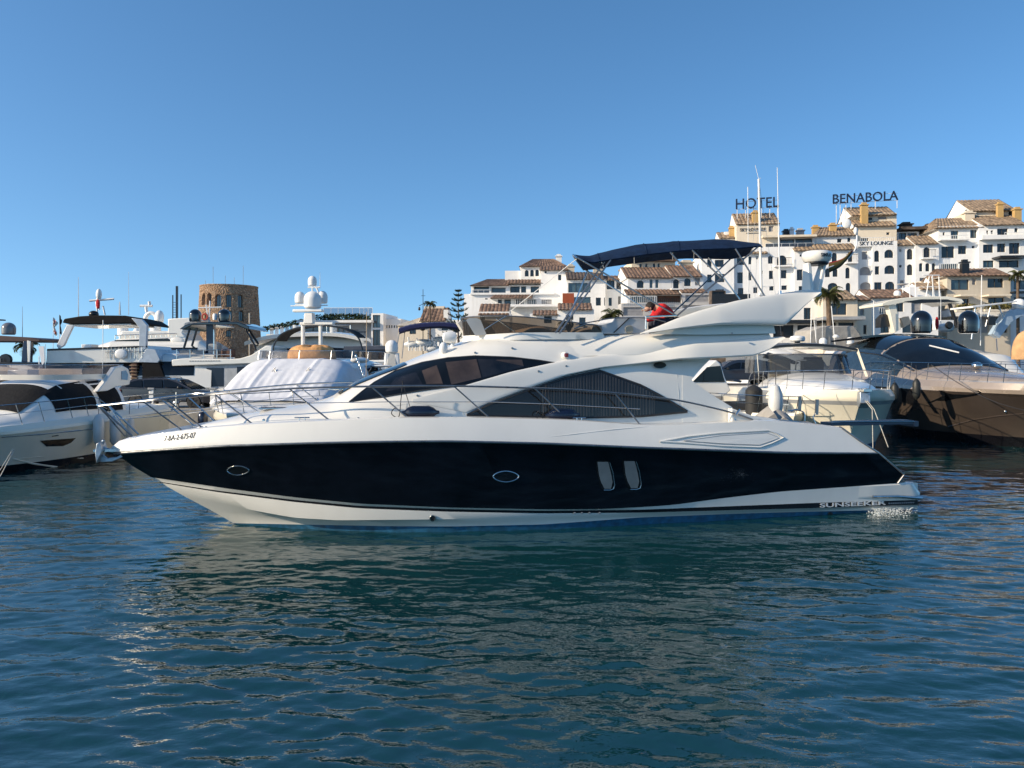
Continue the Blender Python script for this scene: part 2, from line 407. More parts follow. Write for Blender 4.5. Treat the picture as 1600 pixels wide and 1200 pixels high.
def gun(s): r = HTA[-1]; return float(np.interp(s, r[:, 0], r[:, 1])), float(np.interp(s, r[:, 0], r[:, 2]))   # near gunwale (t, z)
def on_hull(u, v, off=0.0):
    p = Y.on(u, v, hull_t); p.y -= off; return p

def hull_mesh():
    m = MB(); K = len(HT[0])
    # row strips: 0..7 lower body out to the swim platform, 7..13 topsides out to the transom
    # lower body needs its own copy of row 7 that runs out to the platform
    r7 = HTA[7]; ext = []
    for k in range(K):
        s = HTA[6][k][0]
        if s <= r7[-1][0]:
            z = np.interp(s, r7[:, 0], r7[:, 2]); t = np.interp(s, r7[:, 0], r7[:, 1])
        else:
            f = (s - r7[-1][0]) / max(1e-6, HTA[6][-1][0] - r7[-1][0]); z = r7[-1][2] - 0.02 * f; t = r7[-1][1] * (1 - 0.02 * f)
        if k == 0: s, t, z = r7[0]
        ext.append((s, t, z))
    low = [HTA[i] for i in range(7)] + [np.array(ext)]
    mats_low = [1, 1, 0, 0, 0, 2, 0]; up = [HTA[i] for i in range(7, 14)]; mats_up = [3, 3, 4, 0, 0, 0]
    for sg in (1, -1):
        for strip, ml in ((low, mats_low), (up, mats_up)):
            o = len(m.v)
            for line in strip: m.v.extend([(float(p[0]), float(p[1]) * sg, float(p[2])) for p in line])
            for i in range(len(strip) - 1):
                for k in range(K - 1):
                    m.f.append((o + i * K + k, o + i * K + k + 1, o + (i + 1) * K + k + 1, o + (i + 1) * K + k)); m.m.append(ml[i])
    # transom of the topsides and platform top / stern face
    tr = [tuple(l[-1]) for l in up]
    for i in range(len(tr) - 1):
        a, b = tr[i], tr[i + 1]
        m.add([a, b, (b[0], -b[1], b[2]), (a[0], -a[1], a[2])], [(0, 1, 2, 3)], 0)
    st = [tuple(l[-1]) for l in low]
    for i in range(len(st) - 1):
        a, b = st[i], st[i + 1]
        m.add([a, b, (b[0], -b[1], b[2]), (a[0], -a[1], a[2])], [(0, 1, 2, 3)], 0)
    return m
hull = hull_mesh().build('hull', [GEL, BOOT, BLK, NAVY, STEEL], YR, ang=28)
from mathutils.bvhtree import BVHTree
HBVH = BVHTree.FromPolygons([v.co.copy() for v in hull.data.vertices], [tuple(p.vertices) for p in hull.data.polygons])
# swim platform: white moulding that stands proud of the stern, teak laid on top
SPL, ZP = Y.p(1442, 770, -1.95); ZT = Y.p(1402, 755.5, -2.0)[1]; ZL = Y.p(1430, 776, -1.95)[1]
bt = hull_t(8.2, 0.5)
def plat(s0, s1, hw, r=0.35):
    ring = [(s0, -hw)] + [(s1 - r + r * sin(a), -hw + r - r * cos(a)) for a in np.linspace(0, pi / 2, 6)]
    return ring + [(p[0], -p[1]) for p in ring[::-1]]
hwp = -HTA[6][-1][1] + .02
def oring(z, s_end, grow, r):
    sd_ = []; SE = s_end - r
    for s in np.linspace(7.0, SE, 22):
        f = min(1, (s - 7.0) / 1.2); tt = -np.interp(s, HTA[7][:, 0], HTA[7][:, 1]) if s < HTA[7][-1][0] else hwp
        hz = -hull_t(min(s, 8.7), z); sd_.append((s, -(hz - .03 + (.045 + grow) * f), z))
    tl = sd_[-1][1]
    for a in np.linspace(0, pi / 2, 6)[1:]: sd_.append((SE + r * sin(a), tl + r - r * cos(a), z))
    return sd_ + [(p[0], -p[1], p[2]) for p in sd_[::-1]]
m = MB(); m.loft([oring(ZL, SPL - .03, -.03, .25), oring(ZL + .03, SPL, .0, .28), oring(ZP, SPL, .0, .28), oring(ZT - .02, SPL - .17, .0, .28), oring(ZT, SPL - .20, -.03, .28)])
m.build('swim_platform', GEL, YR, ang=40)
m = MB(); tp = plat(8.5, SPL - 0.28, hwp - 0.12, 0.25)
m.loft([[(a, b, ZT + 0.002) for a, b in tp], [(a, b, ZT + 0.02) for a, b in tp]]); m.build('teak_deck', TEAK, YR)
m = MB(); m.tube([on_hull(1362, 776, 0.03), on_hull(1400, 775, 0.05), Vector((SPL - .12, -hwp - .03, ZL - .02))], 0.035, 8); m.build('platform_rail', STEEL, YR)
# deck sheet and toe
m = MB(); K = len(HT[0]); g = HTA[-1]
ring = []
for k in range(K):
    s, t, z = g[k]; zz = z - 0.10
    ring.append([(s, t * f, zz if abs(f) < .99 else z) for f in (1, .955, .6, .3, 0, -.3, -.6, -.955, -1)])
m.loft(ring, closed=False, caps=False); m.build('deck', GELB, YR)
# rub rail: dark line with a bright strip
for sg in (1, -1):
    m = MB(); a = HTA[9]; b = HTA[10]
    m.tube([((a[k][0] + b[k][0]) / 2, sg * ((a[k][1] + b[k][1]) / 2 - 0.012), (a[k][2] + b[k][2]) / 2) for k in range(0, K, 2)], 0.020, 6)
    m.build('rub_rail', DSTEEL, YR)
# chrome transom edge
m = MB(); m.tube([Vector(HTA[i][-1]) + Vector((.01, -.01, 0)) for i in range(7, 14)], 0.022, 6); m.build('transom_trim', DSTEEL, YR)
# ---- hull details
def patch_on(name, pts, material, parent, off=0.006, thick=0.012, fn=on_hull, smooth=False):
    n = len(pts); o_ = [fn(u, v, off + thick) for u, v in pts]; i_ = [fn(u, v, -0.01) for u, v in pts]
    c = fn(sum(p[0] for p in pts) / n, sum(p[1] for p in pts) / n, off + thick)
    m = MB(); m.add(o_ + i_ + [c], [(i, (i + 1) % n, 2 * n) for i in range(n)] + [(i, n + i, n + (i + 1) % n, (i + 1) % n) for i in range(n)])
    return m.build(name, material, parent, smooth=smooth)
def frame_on(name, pts, material, parent, r=0.018, off=0.018, fn=on_hull, closed=True):
    P = [fn(u, v, off) for u, v in pts]
    if closed: P = P + [P[0]]
    m = MB(); m.tube(P, r, 6, cap=not closed); return m.build(name, material, parent)
def ring_px(u, v, a, b, n=26, e=1.0, lean=0):
    sg = lambda x, p: math.copysign(abs(x) ** p, x); R = []
    for k in range(n):
        an = 2 * pi * k / n; x = a * sg(cos(an), e); y = b * sg(sin(an), e); R.append((u + x + lean * y, v + y))
    return R
for (u, v, a, b) in ((372, 735, 17, 7.2), (790, 744.5, 20, 8.6)):
    o = patch_on('porthole', ring_px(u, v, a, b, e=1.15), DGL, YR); frame_on('porthole_rim', ring_px(u, v, a, b, e=1.15), STEEL, o, 0.012)
CURT = mat('curtain_pale', (0.11, 0.145, 0.16), 0.8, var=0.1)
for (u, v) in ((945, 741.5), (986.5, 740.5)):
    R = [(u + x, v + y) for x, y in ((-14, -20), (-10, -22), (2, -22), (7, -19), (12, -4), (15, 16), (13, 22), (8, 24), (-2, 24), (-6, 20), (-11, 2))]
    o = patch_on('hull_window', R, DGL, YR, thick=0.008)
    # pale pleated curtain behind the pane
    m = MB(); N = 16; rows_ = []
    for j in range(5):
        f = j / 4; row = []
        for i in range(N + 1):
            lft = float(np.interp(f, [0, .5, .9, 1], [-12, -9.5, -4.5, -1])); rgt = float(np.interp(f, [0, .4, .9, 1], [4.5, 9, 12.5, 9])); uu = u + lft + (rgt - lft) * i / N; vv = v - 20 + 42 * f
            row.append(on_hull(uu, vv, 0.020 + 0.0008 * sin(i * 2.9)))
        rows_.append(row)
    m.loft(rows_, closed=False, caps=False); m.build('curtain', CURT, o)
    frame_on('window_rim', [(u + x, v + y) for x, y in ((7, -19), (12, -4), (15, 16), (13, 22), (8, 24), (-2, 24))], STEEL, o, 0.008, closed=False)
o = patch_on('exhaust_outlet', ring_px(676, 809.5, 3.4, 3.6, 14), RUBBER, YR); frame_on('outlet_rim', ring_px(676, 809.5, 4.2, 4.2, 14), STEEL, o, 0.012)
patch_on('exhaust_outlet', ring_px(1297, 803, 3.6, 3.2, 12), RUBBER, YR)
for u in (898, 909, 921, 937): patch_on('water_inlet', ring_px(u, 801.5, 1.7, 1.6, 8), GREYP, YR)
# pale scuff on the navy side
SCUFF = mat('scuffed_paint', (0.16, 0.16, 0.165), 0.6, var=0.4, vs=20)
rs = random.Random(5); m = MB()
for i in range(420):
    r = abs(rs.gauss(0, 1)); an = rs.random() * 2 * pi; uu = 1159 + r * cos(an) * 10 - (6 if i % 3 else 0) * r; vv = 741 + r * sin(an) * 6
    sz = rs.uniform(.08, .36); q = [on_hull(uu + sz * cos(a + i), vv + sz * .7 * sin(a + i), 0.003) for a in (0, 1.3, 2.8, 4.4)]
    m.add(q, [(0, 1, 2, 3)])
m.build('scuff_mark', SCUFF, YR, smooth=False)
# registration number and the maker's lettering on the stripe
on_G_ref = [None]
def px_text(name, s, u0, v0, u1, v1, h, material, parent, off=0.004, fn=on_hull, **k):
    """baseline from (u0,v0) to (u1,v1), letters h px high"""
    G = [[fn(u0 + (u1 - u0) * a, v0 + (v1 - v0) * a - h * b, 0.0) for b in (0, .5, 1)] for a in np.linspace(0, 1, 5)]
    ex = (G[-1][1] - G[0][1]).normalized(); nn = ex.cross(G[2][2] - G[2][0]).normalized()
    if nn.y > 0 and fn is not on_G_ref[0]: nn = -nn
    def sm(a, b, d):
        i = min(3, int(max(0, min(.9999, a)) * 4)); f = a * 4 - i; p0 = G[i][0].lerp(G[i][2], b); p1 = G[i + 1][0].lerp(G[i + 1][2], b)
        p = p0.lerp(p1, f)
        if fn is on_hull:
            hit = HBVH.ray_cast(p + nn * .4, -nn)
            if hit[0] is not None: return hit[0] + nn * (.004 + d)
        return p + nn * (off + .004 + d)
    return text_on(name, s, sm, 1, 1, material, parent, thick=0.004, **k)
px_text('registration_number', '7-BA-2-675-07', 257, 689.5, 306, 684, 8.5, mat('registration_dark', (.08, .08, .08), .8, spec=.1), YR, off=0.024, shear=0.2)
WLET = mat('white_lettering', (0.75, 0.75, 0.73), 0.4)
px_text('name_lettering', 'SUNSEEKER', 1281, 793.0, 1384, 788.6, 6.6, WLET, YR, bold=0.02, off=0.008)
px_text('model_lettering', '------------', 1388, 787.6, 1428, 786.1, 2.2, mat('grey_lettering', (0.25, 0.25, 0.26), 0.5), YR, off=0.006)
# aft recess panel: raised lip with a lighter field
lip = [(1031, 690), (1075, 682), (1125, 676.5), (1200, 672.5), (1212, 677), (1224, 684), (1206, 692.5), (1187, 699), (1130, 697), (1068, 692)]
inn = [(1068, 688.5), (1125, 680.5), (1197, 676.3), (1208, 680), (1216, 684.2), (1201, 690), (1186, 695), (1130, 693)]
LIP = mat('moulding_shadow_grey', (0.46, 0.46, 0.45), 0.4)
frame_on('side_moulding', lip, GEL, YR, 0.022, 0.004); o = patch_on('side_panel', inn, GEL, YR, thick=0.012); frame_on('panel_seam', inn, LIP, o, 0.008, 0.016)
# crease line on the aft topsides
m = MB(); m.tube([on_hull(u, v, -.004) for u, v in ((845, 684.5), (900, 678), (960, 671), (1014, 666.5))], [0.004, .012, .014, .006], 6); m.build('moulding_crease', GEL, YR)

# ---- deck house ------------------------------------------------------------
TOPC = crv([(301, 672), (312, 665), (322, 661), (356, 653), (391, 644), (435, 636), (480, 630), (516, 621), (528, 613), (552, 598), (594, 581), (618, 572.5), (660, 554), (700, 541), (742, 529), (770, 523.5), (827, 520), (872, 519), (997, 523), (1105, 524)])
def top_at(u): return Y.p(u, TOPC(u), -0.5 if u < 520 else -1.0)
US = list(np.linspace(301, 520, 22)) + list(np.linspace(528, 1085, 60))
tops = sorted(top_at(u) for u in US); TS = [p[0] for p in tops]; TZ = [p[1] for p in tops]
S_TR = TS[0]; S_AFT = Y.p(1088, 600, -1.75)[0]; S_WS = Y.p(520, 620, -0.8)[0]
def h_w(s):
    gt, gz = gun(s); w = min(1.74, -gt - 0.36)
    f = min(1, max(0.0, (s - S_TR + .02) / 1.5)); return max(0.08, w * sqrt(1 - (1 - f) ** 2))
def h_zd(s): return gun(s)[1] - 0.12
def h_zt(s): return float(np.interp(s, TS, TZ))
def proj(p):
    x = Y.o.x + Y.a.x * p[0] + Y.b.x * p[1]; y = Y.o.y + Y.a.y * p[0] + Y.b.y * p[1]
    return HU + F * x / y, HV - F * (p[2] - CH) / y
def h_n(s): return 2.2 + 1.2 * min(1, max(0, (s - S_WS) / 3.5))
def h_t(s, z):
    s = max(S_TR, min(s, S_AFT + 1.5)); zd, zt = h_zd(s), h_zt(s); h = min(0.999, max(0, (z - zd) / max(1e-3, zt - zd))); n = h_n(s)
    return -h_w(s) * (1 - h ** n) ** (1 / n) * (1 - 0.07 * h)
def h_ring(s, N=15):
    zd, zt, w, n = h_zd(s), h_zt(s), h_w(s), h_n(s); R = []
    for i in range(N + 1):
        a = pi / 2 * i / N; h = sin(a) ** (2 / n); t = cos(a) ** (2 / n) * w * (1 - 0.07 * h)
        R.append((s, -t, zd + h * (zt - zd)))
    R[-1] = (s, 0, zt + 0.03); R[-1] = (s, 0, zt)
    return R + [(p[0], -p[1], p[2]) for p in R[-2::-1]]
m = MB(); SS = list(np.linspace(S_TR, S_WS, 26)) + list(np.linspace(S_WS + .1, S_AFT, 70))
for _ in range(4):
    for i in range(len(TS)):
        r = [proj(p) for p in h_ring(TS[i])]; k = min(range(len(r)), key=lambda j: r[j][1]); d = r[k][1] - TOPC(r[k][0])
        TZ[i] += d * 16 / F
rg = []
for s in SS:
    r = h_ring(s); r = [(s, r[0][1], h_zd(s) - .15)] + r + [(s, -r[0][1], h_zd(s) - .15)]; rg.append(r)
m.loft(rg); house = m.build('deckhouse', GEL, YR, ang=50)
def on_house(u, v, off=0.0):
    p = Y.on(u, v, h_t, 30); p.y -= off; return p
def band_on(name, uc, lc, u0, u1, material, parent, off=0.02, n=60, rows=10, fn=on_house):
    up, lo = crv(uc), crv(lc); R = []
    for i in range(n + 1):
        u = u0 + (u1 - u0) * i / n; R.append([fn(u, lo(u) + (up(u) - lo(u)) * j / rows, off) for j in range(rows + 1)])
    m = MB(); m.loft(R, closed=False, caps=False); return m.build(name, material, parent, fix=False)
# windscreen over the front of the house, seen edge on
m = MB(); R = []
for i in range(16):
    s = S_WS + 0.12 + (Y.p(628, 565, -1)[0] - S_WS) * i / 15; row = []
    zd, zt = h_zd(s), h_zt(s)
    for j in range(13):
        t = -0.42 + 0.84 * j / 12; t *= h_w(s); n = h_n(s)
        x = min(.98, abs(t) / (h_w(s) * .95)); h = (1 - x ** n) ** (1 / n)
        row.append((s, t, zd + h * (zt - zd) + 0.02))
    R.append(row)
m.loft(R, closed=False, caps=False); m.build('windscreen', DGL, YR)
# upper side window: dark surround, brownish panes with mullions
UW = [(546, 627.5), (565, 612), (585, 597), (618, 579), (660, 566), (700, 559), (742, 556), (798, 558), (841, 562.8), (878, 568.5)]
UL = [(546, 628.5), (600, 620), (657, 610), (727, 601.5), (770, 592.5), (846, 573.5), (878, 569)]
o = band_on('side_window', UW, UL, 546, 878, DGL, YR, 0.012)
frame_on('window_trim', UW + UL[::-1], mat('trim_dark', (0.03, 0.03, 0.03), 0.3), o, 0.014, 0.014, fn=on_house)
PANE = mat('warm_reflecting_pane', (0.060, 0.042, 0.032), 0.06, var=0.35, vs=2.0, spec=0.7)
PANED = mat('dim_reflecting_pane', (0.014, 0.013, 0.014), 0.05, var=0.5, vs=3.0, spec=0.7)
def poly_on(name, pts, material, parent, off, fn, rows=8):
    """convex-ish quad a,b,c,d -> bilinear grid on a surface"""
    a, b, c, d = [Vector(p) for p in pts]; m = MB(); R = []
    for i in range(13):
        f = i / 12; lo = a.lerp(d, f); hi = b.lerp(c, f); R.append([fn(*(lo.lerp(hi, j / rows)), off) for j in range(rows + 1)])
    m.loft(R, closed=False, caps=False); return m.build(name, material, parent, fix=False)
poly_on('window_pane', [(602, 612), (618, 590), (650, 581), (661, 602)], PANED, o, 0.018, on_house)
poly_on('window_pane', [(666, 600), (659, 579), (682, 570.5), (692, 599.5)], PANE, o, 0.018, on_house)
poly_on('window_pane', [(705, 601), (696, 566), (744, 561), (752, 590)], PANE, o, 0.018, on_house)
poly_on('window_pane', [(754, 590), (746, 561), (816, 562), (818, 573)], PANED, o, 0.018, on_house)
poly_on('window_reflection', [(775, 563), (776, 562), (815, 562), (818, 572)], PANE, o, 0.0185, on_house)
# lower side window with drawn grey curtains
LW = [(730, 647.8), (770, 629.5), (841, 604), (883, 590), (937, 579), (1000, 601.5), (1031, 618), (1073, 642.5)]
LL = [(730, 648.5), (800, 650), (911, 652.5), (1000, 650.5), (1073, 643.5)]
o = band_on('side_window', LW, LL, 731, 1073, DGL, YR, 0.012, n=90)
frame_on('window_trim', LW + LL[::-1], MATS['trim_dark'], o, 0.024, 0.020, fn=on_house)
frame_on('window_trim_highlight', [(735, 643.5), (770, 626.5), (841, 601), (883, 587), (937, 576)], STEEL, o, 0.007, 0.02, fn=on_house, closed=False)
CURG = mat('curtain_grey', (0.37, 0.36, 0.35), 0.8, var=0.30, vs=2)
up, lo = crv(LW), crv(LL)
m = MB(); R = []; NN = 190; rs = random.Random(3); ph = 0
for i in range(NN + 1):
    u = 843 + (1022 - 843) * i / NN; ph += rs.uniform(.7, 1.9); d = 0.014 + 0.007 * sin(ph)
    R.append([on_house(u, lo(u) - 2 + (up(u) + 3 - lo(u) + 2) * j / 5, d) for j in range(6)])
m.loft(R, closed=False, caps=False); m.build('curtain', CURG, o, ang=180)
band_on('window_glass', LW, LL, 733, 1071, SIDEGL, YR, 0.034, n=90)
# thin seams on the white side panel
for a in (((712, 612), (725, 648)), ((606, 627), (700, 627.5), (770, 627))):
    m = MB(); m.tube([on_house(u, v, 0.0) for u, v in a], 0.006, 5); m.build('panel_seam', LIP, YR)

# small deck hatches and seams that break up the white mouldings
for (sa, wd) in ((-4.6, .30), (-3.2, .34)):
    zt_ = h_zt(sa); m = MB(); m.box((sa, -.0, zt_ + .012), (.56, wd * 2, .03)); hb = m.build('deck_hatch', DGL, YR, bevel=.01); m = MB(); m.box((sa, 0, zt_ + .004), (.64, wd * 2 + .08, .03)); m.build('hatch_frame', STEEL, hb, bevel=.008)
for pts in (((560, 640), (620, 634), (690, 622), (727, 606)), ((700, 547), (780, 533), (860, 531), (930, 534)), ((1058, 585), (1060, 610), (1062, 640)), ((630, 650), (634, 640), (636, 630))):
    P_ = [on_house(u, v, .001) for u, v in pts]; m = MB(); m.tube(P_, .0045, 4); m.build('panel_seam', LIP, YR)
# ---- sweeping side wings ------------------------------------------------------
def blade(name, uc, lc, u0, u1, tc, half, n=70, sg=1, ex=0.8, N=18, mt=GEL):
    """tc(u,s,z)->centre t of the near side ; half(u) half thickness"""
    up, lo = crv(uc), crv(lc); R = []
    for i in range(n + 1):
        u = u0 + (u1 - u0) * i / n; vu, vl = up(u), lo(u)
        t = -1.8
        for _ in range(12):
            s, zu = Y.p(u, vu, t); s2, zl = Y.p(u, vl, t); t = tc(u, s, (zu + zl) / 2)
        w = half(u); zc = (zu + zl) / 2; h = max(0.004, (zu - zl) / 2); ring = []
        for k in range(13):
            q = (1, .97, .88, .72, .5, .25, 0, -.28, -.55, -.76, -.9, -.97, -1)[k]; o_ = w * (1.45 * ((1 - q) / 2) ** .55 if q > -.8 else 1.37 * max(0, (1 - ((-q - .8) / .2) ** 2.5)) ** .5); ring.append((s, sg * (t - o_), zc + h * q))
        for k in range(5):
            q = -.92 + 1.84 * k / 4; ring.append((s, sg * (t + w * .9), zc + h * q))
        R.append(ring)
    m = MB(); m.loft(R); return m.build(name, mt, YR, ang=32)
WU = [(640, 624), (727, 602), (798, 581), (883, 562.6), (940, 555), (1000, 548.5), (1090, 536), (1180, 528.5), (1222, 526)]
WLo = [(640, 628), (700, 640), (727, 646), (770, 627), (841, 601.5), (883, 587), (937, 575.5), (970, 572), (1060, 562), (1120, 560), (1174, 557), (1195, 549), (1210, 538), (1222, 528)]
def tcw(u, s, z):
    a = h_t(min(s, S_AFT), z); f = min(1, max(0, (u - 960) / 130)); f = f * f * (3 - 2 * f)
    return a * (1 - f) - 1.60 * f
half = crv([(640, .01), (727, .035), (800, .06), (900, .085), (1000, .11), (1222, .10)])
for sg in (1, -1): blade('side_wing', WU, WLo, 645, 1222, tcw, half, sg=sg)
# flybridge coaming between roof edge and wing, running aft over the cockpit
FU = [(760, 575), (850, 540), (930, 524), (1000, 520.5), (1100, 518.5), (1208, 517.5)]
FL = [(760, 596), (883, 575), (1000, 562), (1100, 549), (1190, 540), (1211, 532)]
s0 = Y.p(800, 520, -1.5)[0]; s1 = Y.p(1208, 520, -1.6)[0]
m = MB(); R = []
for i in range(60):
    s = s0 + (s1 - s0) * i / 59; u_ = 800 + (1208 - 800) * i / 59; f = min(1, max(0, (u_ - 860) / 190)); f = f * f * (3 - 2 * f)
    zt = Y.p(u_, crv([(800, 524), (900, 522.5), (960, 521.5), (1000, 521), (1100, 519), (1208, 518)])(u_), -1.45)[1]
    zb = Y.p(u_, crv([(800, 570), (905, 556), (1000, 554), (1100, 547), (1208, 541)])(u_), -1.6)[1]; ring = []
    for q, wo in ((0, 1.52), (.25, 1.54), (.5, 1.53), (.7, 1.49), (.86, 1.43), (.96, 1.35), (1.0, 1.25), (.94, 1.10)):
        z = zb + (zt - zb) * q; a = -h_t(min(s, S_AFT), z) - .03; ring.append((s, -(min(a, wo) * (1 - f) + wo * f), z))
    R.append(ring + [(p[0], -p[1], p[2]) for p in ring[::-1]])
m.loft(R); m.build('flybridge_moulding', GEL, YR, ang=60)
# cockpit roof underside
# upper wings (arch legs) and the crosspiece between their tips
UU = [(1000, 520.5), (1030, 509), (1060, 496.5), (1090, 486), (1120, 477.5), (1150, 470), (1180, 464.5), (1210, 460), (1240, 457.5), (1278, 456.5)]
ULo = [(1000, 521.5), (1030, 518), (1060, 514), (1120, 508.5), (1180, 508), (1224, 509), (1238, 495), (1252, 480), (1268, 466), (1278, 457.5)]
for sg in (1, -1): blade('arch_wing', UU, ULo, 1001, 1278, lambda u, s, z: -1.62, crv([(1000, .03), (1060, .09), (1120, .12), (1278, .09)]), sg=sg, ex=0.75)

for sg in (1, -1):
    m = MB(); m.prism([Y.p(u, v, -1.5) for u, v in ((1012, 522), (1040, 516), (1075, 508), (1120, 503), (1170, 502), (1207, 503), (1211, 521), (1100, 523))], sg * -1.40, sg * -1.52); m.build('arch_web', GEL, YR)
sA, zA = Y.p(1225, 462, -1.5); sB, zB = Y.p(1256, 460, -1.5)
m = MB(); m.loft([[(sA - .45, y, zA - .12), (sA, y, zA + .0), (sB, y, zB + .0), (sB - .1, y, zB - .1), (sA, y, zA - .2)] for y in np.linspace(-1.5, 1.5, 9)]); m.build('arch_crosspiece', GEL, YR, ang=50)
# quarter panel with the slanted aft edge, both sides
for sg in (1, -1):
    m = MB(); R = []
    for v in np.linspace(556, 660, 40):
        ur = float(np.interp(v, [556, 560, 576, 594, 616, 637, 656, 660], [1116, 1112, 1096, 1081, 1112, 1146, 1151, 1152])); ul = 1066
        ring = []
        for uu, off in ((ul, 0.004), (ul + (ur - ul) * .5, 0.004), (ur - 1, .0), (ur, -.03), (ur - 1, -.10), (ul + (ur - ul) * .5, -.12), (ul, -.12)):
            p = Y.P(uu, v, -1.6); t = h_t(S_AFT - .02, p.z) if p.z < 3.35 else h_t(S_AFT - .02, 3.35); p = Y.P(uu, v, t)
            ring.append((p.x, sg * (t - off), p.z))
        R.append(ring)
    m.loft(R); m.build('quarter_panel', GEL, YR, ang=50)
# cockpit side decks, coaming, dark saloon doors, cockpit sole
gz = gun(Y.p(1150, 655, -2)[0])[1]
for sg in (1, -1):
    m = MB(); m.prism([Y.p(u, v, -1.72) for u, v in ((1140, 637), (1175, 650), (1200, 653), (1232, 660), (1275, 664), (1275, 680), (1140, 680))], sg * -1.62, sg * -1.8)
    m.build('cockpit_coaming', GEL, YR, bevel=0.03)
sd = S_AFT + 0.012; m = MB(); m.box((sd, 0, h_zd(S_AFT) + .68), (0.02, 2.2, 1.25)); m.build('saloon_door', DGL, YR)
s_a = Y.p(1250, 662, -1.6)[0]
m = MB(); m.loft([[(s_a - .75, y, gz - .5), (s_a - .7, y, gz - .05), (s_a - .45, y, gz - .08), (s_a - .4, y, gz - .3), (s_a - .1, y, gz - .32), (s_a - .1, y, gz - .55)] for y in (-1.5, 1.5)]); m.build('cockpit_bench', CUSH, YR)
# passerelle (gangway) sticking out over the stern
m = MB(); a = Y.P(1290, 661, -.9); b = Y.P(1424, 660.5, -.9)
GW = mat('gangway_grey', (0.06, 0.075, 0.10), 0.4, metal=0.3)
m.box(((a.x + b.x) / 2, -.9, (a.z + b.z) / 2), (b.x - a.x, .42, .075)); m.box((b.x - .05, -.9, b.z - .01), (.12, .46, .13)); m.box(((a.x + b.x) / 2 + .1, -.9, (a.z + b.z) / 2 + .045), (b.x - a.x - .4, .30, .03))
gang = m.build('gangway', GW, YR, bevel=0.01)
m = MB(); m.tube([(a.x, -1.12, a.z + .05), (b.x - .1, -1.12, b.z + .05)], .014); m.build('gangway_rail', STEEL, gang)

# ---- bow rail ----------------------------------------------------------------
def rail_t(u):                                        # the rail stands above the gunwale
    return lambda s, z: min(-0.22, (gun(max(s, S_BOW))[0] + 0.10))
S_BOW = HTA[-1][1][0]
def on_rail(u, v): return Y.on(u, v, rail_t(u), 30)
TOPR = [(155, 634.5), (200, 629.5), (253, 624), (310, 618.5), (363, 614), (442, 607.8), (520, 605), (580, 603.8), (640, 603), (713, 603.3), (770, 604.5), (835, 606.5), (900, 609), (960, 614), (1000, 618), (1062, 626), (1125, 640), (1158, 649)]
rt = [on_rail(u, v) for u, v in TOPR]; rt[0].y = -.30; rt[1].y = -.62; rt[2].y = -1.05
for i in (0, 1, 2): rt[i].x, rt[i].z = Y.p(TOPR[i][0], TOPR[i][1], rt[i].y)
for sg in (1, -1):
    m = MB(); P = smooth_pts([(p.x, p.y * sg, p.z) for p in rt], 4)
    b = Vector((rt[-1].x + .28, rt[-1].y * sg, gun(rt[-1].x + .3)[1])); P.append(b)
    m.tube(P, 0.019, 8)
    ft = Y.P(207, 682, -.24); ft2 = Y.P(200, 683, -.18)
    m.tube([P[0], (ft.x, ft.y * sg, ft.z)], .018, 7); m.tube([Vector(P[0]) + Vector((.02, 0, -.03)), (ft.x - .15, ft2.y * sg, ft.z)], .016, 7)
    rail = m.build('bow_rail', DSTEEL if sg == 1 else STEEL, YR)
    for (ua, va, ub, vb) in ((224, 627.5, 287.5, 673), (260, 623.5, 315, 666), (336, 616.5, 396, 662), (452, 607.5, 516, 656), (580, 604, 637, 651.5), (709, 603.3, 765, 651.5), (835, 606.5, 888, 655.5), (960, 614, 1000, 662)):
        A = on_rail(ua, va); B = on_rail(ub, vb)
        if ua < 300: A.y = float(np.interp(A.x, [p.x for p in rt], [p.y for p in rt])); A.x, A.z = Y.p(ua, va, A.y)
        m = MB(); m.tube([(A.x, A.y * sg, A.z), (B.x, B.y * sg, B.z - .02)], 0.016, 6); m.lathe((B.x, B.y * sg, B.z - .03), [(.04, 0), (.04, .015), (.02, .03)], 8)
        m.build('stanchion', DSTEEL if sg == 1 else STEEL, rail)
    mid = [(186, 655), (240, 651), (290, 646), (360, 637), (470, 630), (606, 628), (770, 628), (855, 631), (1000, 639)]
    P = [on_rail(u, v) for u, v in mid]; P[0] = Y.P(186, 655, -.28); P[1] = Y.P(240, 651, -.85)
    m = MB(); m.tube([(p.x, p.y * sg, p.z) for p in P], 0.008, 5); m.build('guard_wire', STEEL, rail)
m = MB(); m.tube([(rt[0].x, rt[0].y, rt[0].z), (rt[0].x - .12, 0, rt[0].z + .01), (rt[0].x, -rt[0].y, rt[0].z)], .019, 8); m.build('pulpit_rail', STEEL, YR)
# cockpit hand rail piece
m = MB(); m.tube([Y.P(1141, 637, -1.72), Y.P(1149, 657, -1.8)], .02); m.tube([Y.P(1150, 648, -1.9), Y.P(1156, 640, -1.9)], .03); m.build('hand_rail', STEEL, YR)
